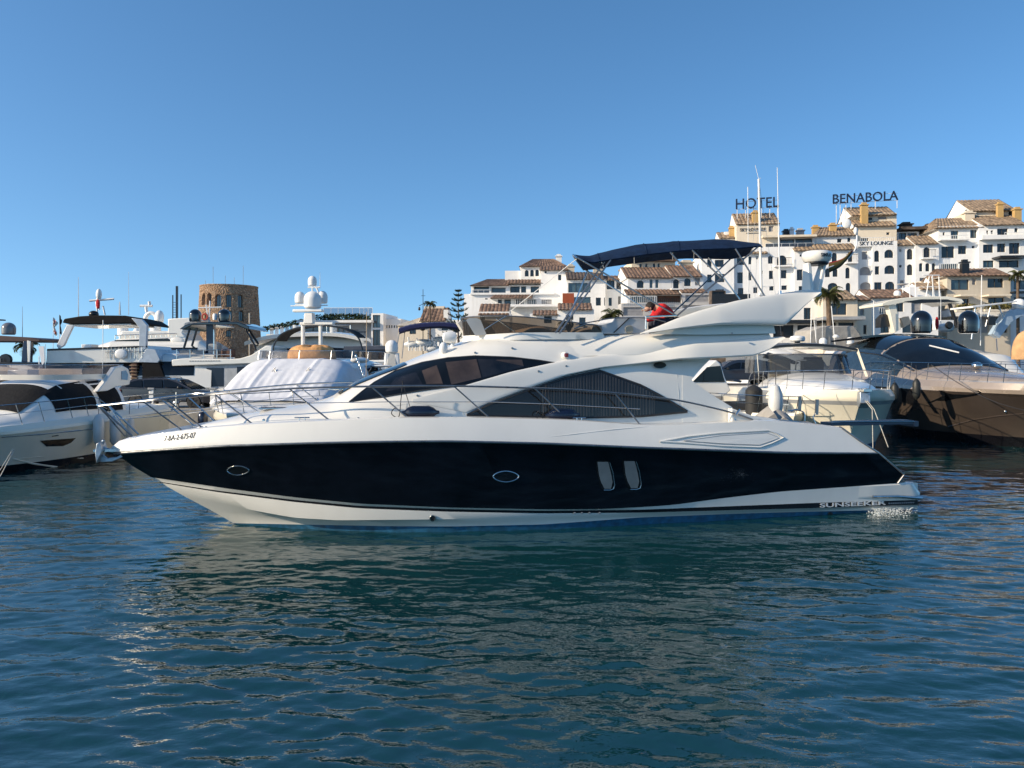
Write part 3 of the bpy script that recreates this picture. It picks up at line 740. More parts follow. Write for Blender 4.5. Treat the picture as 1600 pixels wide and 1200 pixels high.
# anchor and bow roller
an = empty('anchor', (0, 0, 0)); an.parent = YR
m = MB(); A = Y.P(196, 705, 0); m.box((A.x - .22, 0, A.z + .03), (.7, .16, .05)); m.build('bow_roller', STEEL, an)
GALV = mat('galvanised', (0.42, 0.46, 0.50), 0.35, metal=0.7, var=0.2, vs=10)
m = MB(); pts = [Y.p(u, v, 0) for u, v in ((157, 707), (168, 716), (182, 714), (198, 706), (192, 714), (176, 721), (158, 722), (152, 713))]
m.prism(pts, -.035, .035); pl = [Y.p(u, v, 0) for u, v in ((160, 689), (164, 703), (158, 716), (155, 722), (153, 706), (155, 692))]
m.prism(pl, -.2, .2); m.build('anchor_fluke', GALV, an, bevel=.01)
m = MB(); m.tube([Y.P(162, 688, 0), Y.P(158, 697, 0), Y.P(168, 703, 0), Y.P(190, 706, 0)], .035, 8); m.build('anchor_shank', GALV, an)
# cleats, lights, small fittings
for (u, v) in ((472, 655), (905, 655.3)):
    m = MB(); t_ = -(-gun(Y.p(u, v, -2)[0])[0] - .06); c = Y.P(u, v, t_)
    m.tube([(c.x - .14, c.y, c.z + .03), (c.x + .14, c.y, c.z + .03)], .014); m.tube([(c.x - .05, c.y, c.z - .05), (c.x - .05, c.y, c.z + .03)], .014); m.tube([(c.x + .05, c.y, c.z - .05), (c.x + .05, c.y, c.z + .03)], .014)
    m.build('cleat', STEEL, YR)
for (u, v) in ((258, 691), (262, 691)):
    pass
for (u, v) in ((322, 668), (412, 656.5), (560, 654), (706, 652.5), (817, 654.5)):
    m = MB(); t_ = gun(Y.p(u, v, -2)[0])[0] + .05; c = Y.P(u, v, t_); m.lathe((c.x, c.y, c.z - .02), [(.03, 0), (.03, .03), (.01, .045)], 8); m.build('deck_fitting', STEEL, YR)
# horn / navigation lamp on the roof side, search light forward, round badge
c = on_house(882, 555, 0.05); m = MB(); m.lathe(c, [(.05, -.06), (.07, -.02), (.07, .06), (.05, .10)], 12, ax='y'); hn = m.build('side_lamp', WPL, YR)
m = MB(); m.box((c.x + .01, c.y - .06, c.z), (.07, .05, .08)); m.build('lamp_lens', mat('lens_red', (.25, .02, .02), .2), hn)
c = Y.P(707, 541, -.6); m = MB(); m.lathe((c.x, c.y, c.z - .03), [(.05, 0), (.03, .12)], 10); m.lathe((c.x - .05, c.y, c.z + .19), [(.04, -.16), (.10, -.14), (.13, 0), (.115, .10), (.05, .14)], 14, ax='x'); m.build('search_light', WPL, YR)
c = Y.P(693, 548, -.85); m = MB(); m.ell((c.x, c.y, c.z + .05), (.09, .07, .13)); m.build('horn', WPL, YR)
BADGE = mat('badge_dark', (0.03, 0.035, 0.03), 0.3)
def on_panel(u, v, off=0.0): a, z = Y.p(u, v, -1.83); return Vector((a, -1.83 - off, z))
o = patch_on('round_badge', ring_px(1031, 570.5, 10, 4.8), BADGE, YR, fn=lambda u, v, off=0: Y.P(u, v, h_t(Y.p(u, v, -1.7)[0], Y.p(u, v, -1.7)[1]) - .03 - off))
for (u, v) in ((742, 551), (800, 544), (883, 572), (840, 580), (775, 598), (652, 618), (1143, 521)):
    fn = (lambda u, v, off: Y.P(u, v, -1.73 - off)) if u > 1100 else on_house
    c = fn(u, v, .06 if 800 < u < 1100 else .01); m = MB(); m.lathe(c, [(.022, -.03), (.022, 0), (.01, .012)], 8, ax='y'); m.build('snap_button', DSTEEL, YR)

# ---- flybridge ----------------------------------------------------------------
zF = h_zt(0.8) - .02
def wrap(pts, n=8):
    return smooth_pts(pts, n)
# windscreen base path: from starboard aft round the front to port aft
bs = [Y.P(940, 520, -1.12), Y.P(900, 520, -1.12), Y.P(850, 520, -1.10), Y.P(800, 521, -1.0)]
front = Y.P(752, 524, -.6); fc = Y.P(740, 524, 0.0)
base = bs + [front, Vector((front.x - .28, 0, front.z))]
tps = [(940, 509.5, -1.12), (900, 504, -1.14), (850, 498, -1.12), (800, 494, -1.05), (745, 494.5, -.66)]
top = [Y.P(*p) for p in tps]; top = top + [Vector((top[-1].x - .22, 0, top[-1].z))]
base = base + [Vector((p.x, -p.y, p.z)) for p in base[-2::-1]]; top = top + [Vector((p.x, -p.y, p.z)) for p in top[-2::-1]]
B_ = wrap(base, 6); T_ = wrap(top, 6)
m = MB(); m.loft([[b, b.lerp(t, .5) + Vector((0, 0, .01)), t] for b, t in zip(B_, T_)], closed=False, caps=False); scr = m.build('fly_windscreen', TGLASS, YR)
m = MB(); m.tube(T_, .014, 6); m.build('screen_trim', DSTEEL, scr)
m = MB(); m.loft([[b + Vector((-.04, 0, -.14)), b + Vector((-.02, 0, .0)), b.lerp(t, .05) + Vector((.02, 0, 0)), b + Vector((.1, 0, -.14))] for b, t in zip(B_, T_)]); m.build('screen_base', GEL, scr)
# pale moulded nose of the screen
nose = [(728, 500), (733, 497), (745, 497), (765, 506), (775, 521), (743, 525)]
NOSE = mat('nose_grey', (.55, .53, .49), .4)
for sg in (1, -1):
    m = MB(); pp = [Y.P(u, v, -.70) for u, v in nose]; m.add([(p.x, p.y * sg, p.z) for p in pp] + [(p.x + .03, (p.y + .12) * sg, p.z) for p in pp], [tuple(range(6)), tuple(range(11, 5, -1))] + [(i, (i + 1) % 6, 6 + (i + 1) % 6, 6 + i) for i in range(6)])
    m.build('screen_nose', NOSE, scr, smooth=False)
for a, b in (((757, 515), (790, 494.5)), ((805, 519), (776, 498))):
    m = MB(); m.tube([Y.P(*a, -1.0), Y.P(*b, -1.25)], .012); m.build('screen_stay', STEEL, scr)
# seat covers, console
def hump(name, u0, u1, vt, vb, t, wdt, mt):
    a = Y.P(u0, vb, t); b = Y.P(u1, vb, t); z1 = Y.P((u0 + u1) / 2, vt, t).z; m = MB(); R = []
    for i in range(15):
        f = i / 14; hh = sin(pi * min(1, f * 1.6) / 2) ** .6 if f < .62 else max(0.05, cos((f - .62) / .38 * pi / 2)) ** .45
        R.append([(a.x + (b.x - a.x) * f, t + y, a.z - .1 + (z1 - a.z + .1) * hh * q) for y, q in ((0, 0), (.02, .8), (.12, 1), (wdt * .5, 1.04), (wdt - .12, 1), (wdt - .02, .8), (wdt, 0))])
    m.loft(R); return m.build(name, mt, YR, ang=32)
hump('helm_cover', 815, 868, 509, 520, -1.0, 1.9, TAN); hump('seat_cover', 828, 905, 517, 523, -.75, 1.5, BLKP)
hump('sun_pad', 897, 944, 511, 520, -1.1, 2.0, CUSH)
cs = [Y.p(u, v, -1.1) for u, v in ((925, 508.5), (957, 503.5), (962, 496), (981, 494), (1009, 495), (1008, 522), (925, 522))]
m = MB(); m.prism(cs, -1.1, -.1); con = m.build('wet_bar', mat('console_grey', (.50, .51, .52), .4), YR, bevel=.02)
m = MB(); m.tube([Y.P(959, 520, -1.11), Y.P(984, 496, -1.11)], .012); m.build('bar_edge', BLKP, con)
c = Y.P(983, 514.5, -1.11); m = MB(); m.lathe(c, [(.09, -.02), (.09, .02), (.07, .03)], 16, ax='y'); m.build('speaker', mat('speaker_beige', (.40, .36, .28), .6), con)
m = MB(); m.tube(smooth_pts([Y.P(900, 507, -1.2), Y.P(930, 502, -1.2), Y.P(960, 497, -1.2), Y.P(1010, 497, -1.2), Y.P(1040, 503, -1.2)], 4), .014); m.tube(smooth_pts([Y.P(897, 514, -1.2), Y.P(915, 507, -1.2), Y.P(935, 509, -1.2), Y.P(941, 516, -1.2)], 4), .018); m.build('hand_rail', DSTEEL, YR)
m = MB(); m.tube([Y.P(1009, 514, -1.45), Y.P(1009, 495, -1.45), Y.P(1057, 493, -1.45)], .022, 7); m.build('grab_rail', STEEL, YR)
# steering wheel
c = Y.P(889, 507, -.7); m = MB(); m.lathe((c.x, c.y, c.z), [(.17, -.015), (.19, 0), (.17, .015), (.155, 0)], 18, ax='x'); m.ell(c, (.1, .16, .1)); m.build('steering_wheel', BLKP, YR)

# ---- bimini ----------------------------------------------------------------
bim = empty('bimini', (0, 0, 0)); bim.parent = YR
NE = [(903, 403), (925, 410), (955, 405), (1010, 397), (1047, 393), (1081, 389.5), (1149, 387.5), (1190, 384)]
FE = [(913, 421), (935, 418.5), (955, 415), (1000, 409), (1045, 404), (1075, 402.5), (1141, 404), (1170, 398)]
tpc = crv([(892, 401), (913, 396.5), (964, 384), (1005, 377.5), (1051, 372), (1129, 371), (1192, 378)])
R = []; TN, TF = -1.32, .82
for i in range(31):
    f = i / 30; k = f * 7; a_ = int(min(6, k)); q = k - a_
    un = NE[a_][0] + (NE[a_ + 1][0] - NE[a_][0]) * q; vn = NE[a_][1] + (NE[a_ + 1][1] - NE[a_][1]) * q
    uf = FE[a_][0] + (FE[a_ + 1][0] - FE[a_][0]) * q; vf = FE[a_][1] + (FE[a_ + 1][1] - FE[a_][1]) * q
    sn, zn = Y.p(un, vn, TN); sf, zf = Y.p(uf, vf, TF); row = []
    zt = Y.p(un, tpc(un), -.35)[1]
    for k in range(23):
        a = -1 + 2 * k / 22; h = (1 - abs(a) ** 2.6); sag = .012 * abs(sin(f * pi * 5)) * h; w = (a + 1) / 2
        row.append((sn + (sf - sn) * w - .16 * (1 - f) ** 3 * h, TN + (TF - TN) * w, zn + (zf - zn) * w + (zt - max(zn, zf)) * h - sag))
    R.append(row)
th_ = [[(p[0], p[1] * .985, p[2] - .025) for p in r] for r in R]
m = MB(); m.loft([r + t[::-1] for r, t in zip(R, th_)]); can = m.build('canopy', NFAB, bim, ang=50)
m = MB(); r0 = R[0]; m.tube([Vector(p) + Vector((-.015, 0, -.01)) for p in r0], .020, 8); m.tube([Vector(p) + Vector((.01, 0, -.03)) for p in R[-1]], .018, 8)
for i in (6, 12, 18, 22): m.tube([Vector(p) + Vector((0, 0, -.032)) for p in R[i]], .014, 6)
m.build('canopy_bow', STEEL, bim)
m = MB(); 
for i in (6, 13, 19): m.tube([Vector(p) + Vector((0, 0, .004)) for p in R[i]], .009, 5)
m.build('canopy_seam', NFAB, can)
for (a, b, ta, tb) in [((874, 521), (954, 406), -1.45, -1.30), ((868, 520), (944, 409), -1.30, -1.10), ((1058, 494), (903, 403), -1.40, -1.32), ((1034, 500), (912, 420), .8, .8),
         ((1056, 495), (1184, 386), -1.40, -1.30), ((1040, 500), (1141, 405), .8, .8), ((1094, 447), (1047, 394), -1.36, -1.30), ((1156, 468), (1107, 402), .7, .75),
         ((1195, 463), (1149, 388.5), -1.5, -1.31), ((1127, 434), (1081, 390.5), -1.36, -1.30), ((880, 520), (920, 418), .8, .8)]:
    m = MB(); m.tube([Y.P(*a, ta), Y.P(*b, tb)], .019, 7); m.build('bimini_pole', DSTEEL if tb < 0 else STEEL, bim)
m = MB(); m.tube([Y.P(904, 402, -.6), Y.P(798, 486, .3)], .010, 5); m.build('forestay_strap', WPL, bim)

# ---- radar, antennas, flag ----------------------------------------------------------------
rad = empty('radar', (0, 0, 0)); rad.parent = YR
c = Y.P(1278, 405, -.35); zt_ = c.z
m = MB()
for (u0, v0, u1, v1, w) in ((1261, 411, 1262, 456, .10), (1286, 411, 1271, 458, .09)):
    A = Y.P(u0, v0, -.35); B = Y.P(u1, v1, -.35)
    m.loft([[(A.x - w * .5, -.35 + y * .10, A.z), (A.x + w * .5, -.35 + y * .10, A.z), (B.x + w * .5, -.35 + y * .2, B.z - .1), (B.x - w * .5, -.35 + y * .2, B.z - .1)] for y in (-1, 1)])
m.build('radar_mast', GEL, rad, bevel=.02)
a = Y.P(1254, 400, -.35); b = Y.P(1298, 400, -.35); w = (b.x - a.x) / 2 * .9; cx = (a.x + b.x) / 2; zc = a.z
m = MB(); m.lathe((cx, -.35, zc), [(w * .75, -.15), (w * .9, -.11), (w, -.02), (w, .06), (w * .93, .10), (w * .8, .12)], 24); dome = m.build('radar_dome', GEL, rad)
m = MB(); m.lathe((cx, -.35, zc - .17), [(w * .7, -.04), (w * .8, 0), (w * .8, .03)], 24); m.build('radar_base', BLKP, dome)
def on_dome(a, b2, off):
    an = -pi / 2 + (a - .5) * .95 + .15; return Vector((cx + (w + off + .002) * cos(an), -.35 + (w + off + .002) * sin(an), zc - .045 + b2))
text_on('radar_lettering', 'SIMRAD', on_dome, 1, .085, BLK, dome, thick=.004, bold=.02)
m = MB(); ab = Y.P(1246, 461, 0); m.box((ab.x, 0, ab.z), (.55, 1.2, .14)); m.build('arch_box', GEL, rad, bevel=.05)
def whip(name, p0, p1, t, r0=.012, r1=.005, parent=YR, mt=WPL, fr=None):
    A = Y.P(*p0, t); B = Y.P(*p1, t); m = MB(); m.tube([A, A.lerp(B, .5), A.lerp(B, .52), B], [r0, r0 * .9, r0 * .55, r1], 6)
    m.lathe((A.x, A.y, A.z - .04), [(.05, 0), (.05, .03), (.025, .06), (.02, .16)], 10); return m.build(name, mt, parent)
whip('antenna', (1219, 468), (1214.5, 262), -1.5, .018, .007)
m = MB(); c = Y.P(1219, 467, -1.5); m.lathe((c.x, c.y, c.z - .02), [(.07, 0), (.07, .04), (.035, .07), (.03, .2)], 12); m.tube(smooth_pts([(c.x + .05, c.y, c.z), (c.x + .15, c.y, c.z + .08), (c.x + .2, c.y, c.z - .03)], 4), .008); m.build('antenna_base', STEEL, YR)
# flag staff leaning aft with a rolled striped flag
flag = empty('ensign', (0, 0, 0)); flag.parent = YR
m = MB(); A = Y.P(1296, 415, .2); m.tube(smooth_pts([Y.P(1297, 420, .2), Y.P(1322, 406, .2), Y.P(1337, 388, .2), Y.P(1339, 362, .2)], 4), .02, 7); m.tube([Y.P(1290, 420, .1), Y.P(1310, 412, .2)], .015); m.ell(Y.P(1337, 361, .2), (.05, .05, .10)); m.build('flag_staff', WPL, flag)
m = MB(); P = smooth_pts([Y.P(1296, 416, .18), Y.P(1312, 410, .18), Y.P(1322, 402, .18), Y.P(1331, 391, .18)], 5)
R = []
for i, p in enumerate(P):
    f = i / (len(P) - 1); w = .10 * (1 - f) + .03; R.append([p + Vector((cos(a) * .05, cos(a) * .03, sin(a) * w - .03)) for a in np.linspace(0, 2 * pi, 9)[:-1]])
m.loft(R, mrow=[1, 0, 0, 1, 1, 2, 2, 1]); m.build('rolled_flag', [mat('flag_red', (.30, .02, .02), .8), mat('flag_yellow', (.22, .13, .03), .8), mat('flag_dark', (.05, .04, .02), .8)], flag)

# ---- fenders lying on the side deck ------------------------------------------------
def fender(u, v, ln, label, mt, r=.135, frame=Y, t=None, cat='fender'):
    if t is None: t = gun(frame.p(u, v, -2)[0])[0] + .20
    c = frame.P(u, v, t); e = empty('fender', (0, 0, 0), 0, label, cat)
    wp = Vector((frame.o.x, frame.o.y, frame.z)); wc = wp + Vector((frame.a.x * c.x + frame.b.x * c.y, frame.a.y * c.x + frame.b.y * c.y, c.z))
    e.location = wc; e.rotation_euler = (0, 0, frame.th)
    m = MB(); h = ln / 2; m.lathe((0, 0, 0), [(.03, -h - .06), (.045, -h), (r * .75, -h + .06), (r, -h + .15), (r, h - .15), (r * .75, h - .06), (.045, h), (.03, h + .06)], 18, ax='x'); m.build('fender_body', mt, e)
    return e
VINYL = mat('fender_navy', (0.006, 0.010, 0.028), 0.22, coat=0.3, var=.2)
for (u, v, lb) in ((657, 644.5, 'navy fender lying on the side deck of the navy yacht below its upper window'), (879, 648.5, 'navy fender lying on the side deck of the navy yacht before the curtained window')):
    e = fender(u, v, .62, lb, VINYL)
    m = MB(); k = -1 if u < 700 else 1
    m.tube(smooth_pts([(-.36, 0, 0), (-.50, -.02, .09), (-.56, 0, -.02), (-.42, .02, -.08), (-.38, 0, .25), (-.34, 0, .62)], 5), .009, 5); m.tube([(-.20, 0, .10), (-.36, 0, .62)], .007, 5); m.build('fender_line', DROPE, e)

# ---- the person on the flybridge --------------------------------------------------
def skin_fig(name, joints, edges, material, parent, lv=2, root=0):
    me = bpy.data.meshes.new(name); me.from_pydata([j[0] for j in joints], edges, []); o = bpy.data.objects.new(name, me); COL.objects.link(o)
    md = o.modifiers.new('skin', 'SKIN')
    if not me.skin_vertices: bpy.context.view_layer.objects.active = o
    sv = me.skin_vertices[0].data if me.skin_vertices else None
    if sv is None:
        return o
    for i, j in enumerate(joints):
        r = j[1]; sv[i].radius = r if hasattr(r, '__len__') else (r, r)
    sv[root].use_root = True
    sd_ = o.modifiers.new('sub', 'SUBSURF'); sd_.levels = lv; sd_.render_levels = lv
    bpy.context.view_layer.update()
    dg = bpy.context.evaluated_depsgraph_get(); me2 = bpy.data.meshes.new_from_object(o.evaluated_get(dg)); me2.name = name
    bpy.data.objects.remove(o); bpy.data.meshes.remove(me)
    me2.materials.clear(); me2.materials.append(material); me2.polygons.foreach_set('use_smooth', [True] * len(me2.polygons))
    o = bpy.data.objects.new(name, me2); COL.objects.link(o); o.parent = parent; return o
def build_person():
    hip = Y.P(1048, 505, -.55); wl = lambda p: Vector((Y.o.x + Y.a.x * p.x + Y.b.x * p.y, Y.o.y + Y.a.y * p.x + Y.b.y * p.y, p.z))
    e = empty('person', wl(Vector((hip.x, hip.y, hip.z - .25))), TH, 'person in a red jacket bending forward on the flybridge of the navy yacht', 'person')
    o0 = Vector((hip.x, hip.y, hip.z - .25)); J = lambda u, v, t: Y.P(u, v, t) - o0
    pel = J(1046, 503, -.55); wst = J(1043, 492, -.55); chs = J(1032, 481.5, -.55); nk = J(1022, 480, -.55); hd = J(1015, 480.5, -.55)
    # head faces down and forward: skull, brow, chin
    body = [(pel, .14), (wst, .15), (chs, (.17, .15)), (nk, .06), (hd, (.085, .08)), (hd + Vector((-.09, 0, -.05)), (.07, .065)), (hd + Vector((-.10, 0, -.10)), (.04, .04)),
            (chs + Vector((0, -.19, 0)), .075), (J(1022, 496, -.82), .05), (J(1008, 501, -.80), .035), (J(1003, 503, -.78), .03),
            (chs + Vector((0, .19, 0)), .075), (J(1022, 494, -.28), .05), (J(1008, 500, -.3), .035), (J(1003, 502, -.32), .03),
            (pel + Vector((.0, -.12, -.04)), .10), (pel + Vector((-.40, -.14, .02)), .075), (pel + Vector((-.36, -.14, -.38)), .05), (pel + Vector((-.52, -.14, -.42)), .04),
            (pel + Vector((.0, .12, -.04)), .10), (pel + Vector((-.40, .14, .02)), .075), (pel + Vector((-.36, .14, -.38)), .05), (pel + Vector((-.52, .14, -.42)), .04)]
    ed = [(0, 1), (1, 2), (2, 3), (3, 4), (4, 5), (5, 6), (2, 7), (7, 8), (8, 9), (9, 10), (2, 11), (11, 12), (12, 13), (13, 14), (0, 15), (15, 16), (16, 17), (17, 18), (0, 19), (19, 20), (20, 21), (21, 22)]
    skin_fig('body', body, ed, SKIN, e)
    # five fingers per hand, closed on the rail
    for hnd in (10, 14):
        h = Vector(body[hnd][0]); sg = -1 if hnd == 10 else 1
        for k in range(4):
            y = (k - 1.5) * .02; r = .0095 - .0005 * k; L = (.034, .038, .036, .028)[k]
            skin_fig('finger', [(h + Vector((-.01, y, 0)), r), (h + Vector((-.01 - L, y, -.005)), r), (h + Vector((-.02 - L, y, -.035)), r * .9), (h + Vector((0 - L, y, -.055)), r * .8)], [(0, 1), (1, 2), (2, 3)], SKIN, e, 1)
        skin_fig('thumb', [(h + Vector((.01, -sg * .02, 0)), .012), (h + Vector((-.01, -sg * .05, -.02)), .011), (h + Vector((-.03, -sg * .05, -.045)), .009)], [(0, 1), (1, 2)], SKIN, e, 1)
    jk = [(pel + Vector((-.02, 0, .04)), (.17, .18)), (wst, (.18, .19)), (chs, (.20, .18)), (nk + Vector((.05, 0, -.01)), (.09, .09)),
          (chs + Vector((0, -.20, 0)), .11), (J(1022, 496, -.82), .075), (J(1009, 501, -.80), .055), (chs + Vector((0, .20, 0)), .11), (J(1022, 494, -.28), .075), (J(1009, 500, -.3), .055)]
    skin_fig('jacket', jk, [(0, 1), (1, 2), (2, 3), (2, 4), (4, 5), (5, 6), (2, 7), (7, 8), (8, 9)], RED, e)
    tr = [(pel, (.16, .16)), (pel + Vector((.0, -.12, -.04)), .115), (pel + Vector((-.40, -.14, .02)), .09), (pel + Vector((-.36, -.14, -.36)), .065), (pel + Vector((.0, .12, -.04)), .115), (pel + Vector((-.40, .14, .02)), .09), (pel + Vector((-.36, .14, -.36)), .065)]
    skin_fig('trousers', tr, [(0, 1), (1, 2), (2, 3), (0, 4), (4, 5), (5, 6)], mat('dark_trousers', (.015, .02, .04), .8), e)
    m = MB(); m.ell(hd + Vector((.02, 0, .03)), (.115, .095, .10), 16, 10); m.build('hair', HAIR, e)
    for y in (-.035, .035):
        m = MB(); m.ell(hd + Vector((-.145, y, -.045)), (.012, .014, .012), 8, 6); m.build('eye', mat('eye_white', (.5, .5, .5), .3), e)
    m = MB(); m.ell(hd + Vector((-.17, 0, -.07)), (.022, .014, .022), 8, 6); m.build('nose', SKIN, e)
    for y in (-.085, .085):
        m = MB(); m.ell(hd + Vector((-.01, y, -.03)), (.02, .01, .032), 8, 6); m.build('ear', SKIN, e)
build_person()
# low bench the person sits on
m = MB(); c = Y.P(1062, 508, -.55); m.box((c.x, c.y, c.z - .18), (.8, 1.3, .30)); m.build('helm_bench', CUSH, YR, bevel=.04)
# white churned water where the exhaust meets the surface
FOAM = mat('foam', (.75, .80, .80), .6, var=.05, alpha=.6)
rs = random.Random(9); m = MB()
for i in range(1000):
    u = rs.triangular(1354, 1436, 1374); v = 793 + abs(rs.gauss(0, 1)) * 5; t = hull_t(8.8, .1) - abs(rs.gauss(0, .26)) - .015
    s, z = Y.p(u, min(v, 808), t); z = max(.0, min(z, .26 * rs.random() ** 2.6 + .006)); r = rs.uniform(.002, .012) * rs.random() + .0015
    m.ell((s, t, z), (r * 1.8, r * 1.8, r), 5, 3)
o = m.build('foam', FOAM, None, smooth=True, fix=False); o.location = YR.location; o.rotation_euler = YR.rotation_euler
tag(o, 'white splash of foam at the stern waterline of the navy yacht', kind='stuff'); 
# ------------------------------------------------------------ land, quay, pier
def stucco(name, col, **k): return mat(name, col, .85, var=.05, vs=.6, bump=.25, bs=3, spec=.2, stain=.22, **k)
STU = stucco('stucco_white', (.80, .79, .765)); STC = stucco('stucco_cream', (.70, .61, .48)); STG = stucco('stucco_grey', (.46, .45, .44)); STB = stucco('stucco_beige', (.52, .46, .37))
STY = stucco('stucco_ochre', (.50, .33, .14))
CONC = mat('quay_concrete', (.33, .31, .28), .9, var=.15, vs=.8, bump=.4, bs=4, stain=.3)
PAVE = mat('ground_paving', (.30, .28, .25), .9, var=.15, vs=.4)
TILE = mat('roof_tiles', (.20, .125, .085), .9, var=.45, vs=1.8, bump=.3, bs=6)
TILEL = mat('roof_tiles_pale', (.30, .215, .14), .9, var=.4, vs=1.8, bump=.3, bs=6)
TILED = mat('roof_tiles_dark', (.10, .075, .06), .9, var=.4, vs=1.8)
WPANE = mat('window_glass_dark', (.012, .016, .02), .06, var=.5, vs=.5, spec=.8)
WPANEB = mat('window_glass_blue', (.05, .085, .10), .08, var=.35, vs=.4, spec=.9)
WFR = mat('window_frame_dark', (.05, .045, .04), .5); WFRW = mat('window_frame_white', (.7, .7, .68), .5)
SHUT = mat('shutter_grey', (.34, .33, .33), .7, var=.08); BRN = mat('brown_wood', (.12, .055, .035), .7, var=.2)
IRON = mat('dark_iron', (.02, .02, .02), .5, metal=.5)
m = MB(); m.box((0, 3000 + 70, .5), (12000, 6000, 1.2)); tag(m.build('ground', PAVE, smooth=False), 'paved waterfront ground behind the marina', kind='structure')
m = MB(); m.box((-28, 40.0, .35), (64, 6.4, 1.5)); m.box((-28, 36.95, 1.13), (64, .3, .06)); m.box((40, 50.0, .75), (72, 5.4, 2.3)); tag(m.build('quay', CONC, smooth=False), 'concrete pier the boats are moored to', kind='structure')

def tiles(m, A, B, C, D, mi=0, per=.42, amp=.075):
    """corrugated tile slope: A-B eave, D-C ridge (vectors)"""
    A, B, C, D = map(Vector, (A, B, C, D)); n = max(3, int((B - A).length / per)); nrm = (B - A).cross(D - A).normalized()
    if nrm.z < 0: nrm = -nrm
    R = []
    for i in range(n * 4 + 1):
        f = i / (n * 4); h = abs(sin(pi * i / 4)) * amp * .9 + (0 if i % 4 else 0); a = A.lerp(B, f) + nrm * h; b = D.lerp(C, f) + nrm * h
        R.append([a - nrm * .05, a, a.lerp(b, .5), b])
    m.loft(R, closed=False, caps=False, mi=mi)
    m.add([A - nrm * .06, B - nrm * .06, C - nrm * .06, D - nrm * .06], [(0, 1, 2, 3)], mi)

def facade(fr, u0, vt, u1, zb, holes, depth=8, tz=None, rec=.28, mi=0):
    """wall block with real openings. returns (mesh builder, hole rects in local s,z)"""
    um = (u0 + u1) / 2; s0 = fr.p(u0, vt, 0)[0]; s1 = fr.p(u1, vt, 0)[0]; zt = fr.p(um, vt, 0)[1]
    H = []
    for h in holes:
        a, b, c, d = h[:4]; uc = (a + c) / 2
        sa = fr.p(a, b, 0)[0]; sb = fr.p(c, b, 0)[0]; z1 = fr.p(uc, b, 0)[1]; z0 = fr.p(uc, d, 0)[1]
        sa = max(sa, s0 + .05); sb = min(sb, s1 - .05); z1 = min(z1, zt - .05); z0 = max(z0, zb + .05)
        if sb - sa > .1 and z1 - z0 > .1: H.append((sa, z0, sb, z1, h[4] if len(h) > 4 else 'r'))
    xs = sorted({s0, s1, *[h[0] for h in H], *[h[2] for h in H]}); zs = sorted({zb, zt, *[h[1] for h in H], *[h[3] for h in H]})
    m = MB()
    for i in range(len(xs) - 1):
        for j in range(len(zs) - 1):
            cx, cz = (xs[i] + xs[i + 1]) / 2, (zs[j] + zs[j + 1]) / 2
            if any(h[0] < cx < h[2] and h[1] < cz < h[3] for h in H): continue
            m.add([(xs[i], 0, zs[j]), (xs[i + 1], 0, zs[j]), (xs[i + 1], 0, zs[j + 1]), (xs[i], 0, zs[j + 1])], [(0, 1, 2, 3)], mi)
    for (a, z0, b, z1, k) in H:
        m.add([(a, 0, z0), (b, 0, z0), (b, 0, z1), (a, 0, z1), (a, rec, z0), (b, rec, z0), (b, rec, z1), (a, rec, z1)], [(0, 1, 5, 4), (1, 2, 6, 5), (2, 3, 7, 6), (3, 0, 4, 7)], mi)
        if k[0] == 'a':
            w = b - a; r = min(w / 2, (z1 - z0) * .45); N = 8
            for sg in (0, 1):
                pts = [(a, z1)] if sg == 0 else [(b, z1)]
                arc = [((a + w / 2) - w / 2 * cos(q), z1 - r + r * sin(q)) for q in np.linspace(0, pi / 2, N)]
                if sg: arc = [(a + b - x, z) for x, z in arc]
                poly = pts + arc; n_ = len(poly)
                m.add([(x, .003, z) for x, z in poly] + [(x, rec * .8, z) for x, z in poly], [tuple(range(n_))] + [(i, i + 1, n_ + i + 1, n_ + i) for i in range(1, n_ - 1)], mi)
    D = depth
    m.add([(s0, 0, zb), (s1, 0, zb), (s1, D, zb), (s0, D, zb), (s0, 0, zt), (s1, 0, zt), (s1, D, zt), (s0, D, zt)], [(1, 2, 6, 5), (2, 3, 7, 6), (3, 0, 4, 7), (4, 5, 6, 7)], mi)
    return m, H, (s0, s1, zb, zt)
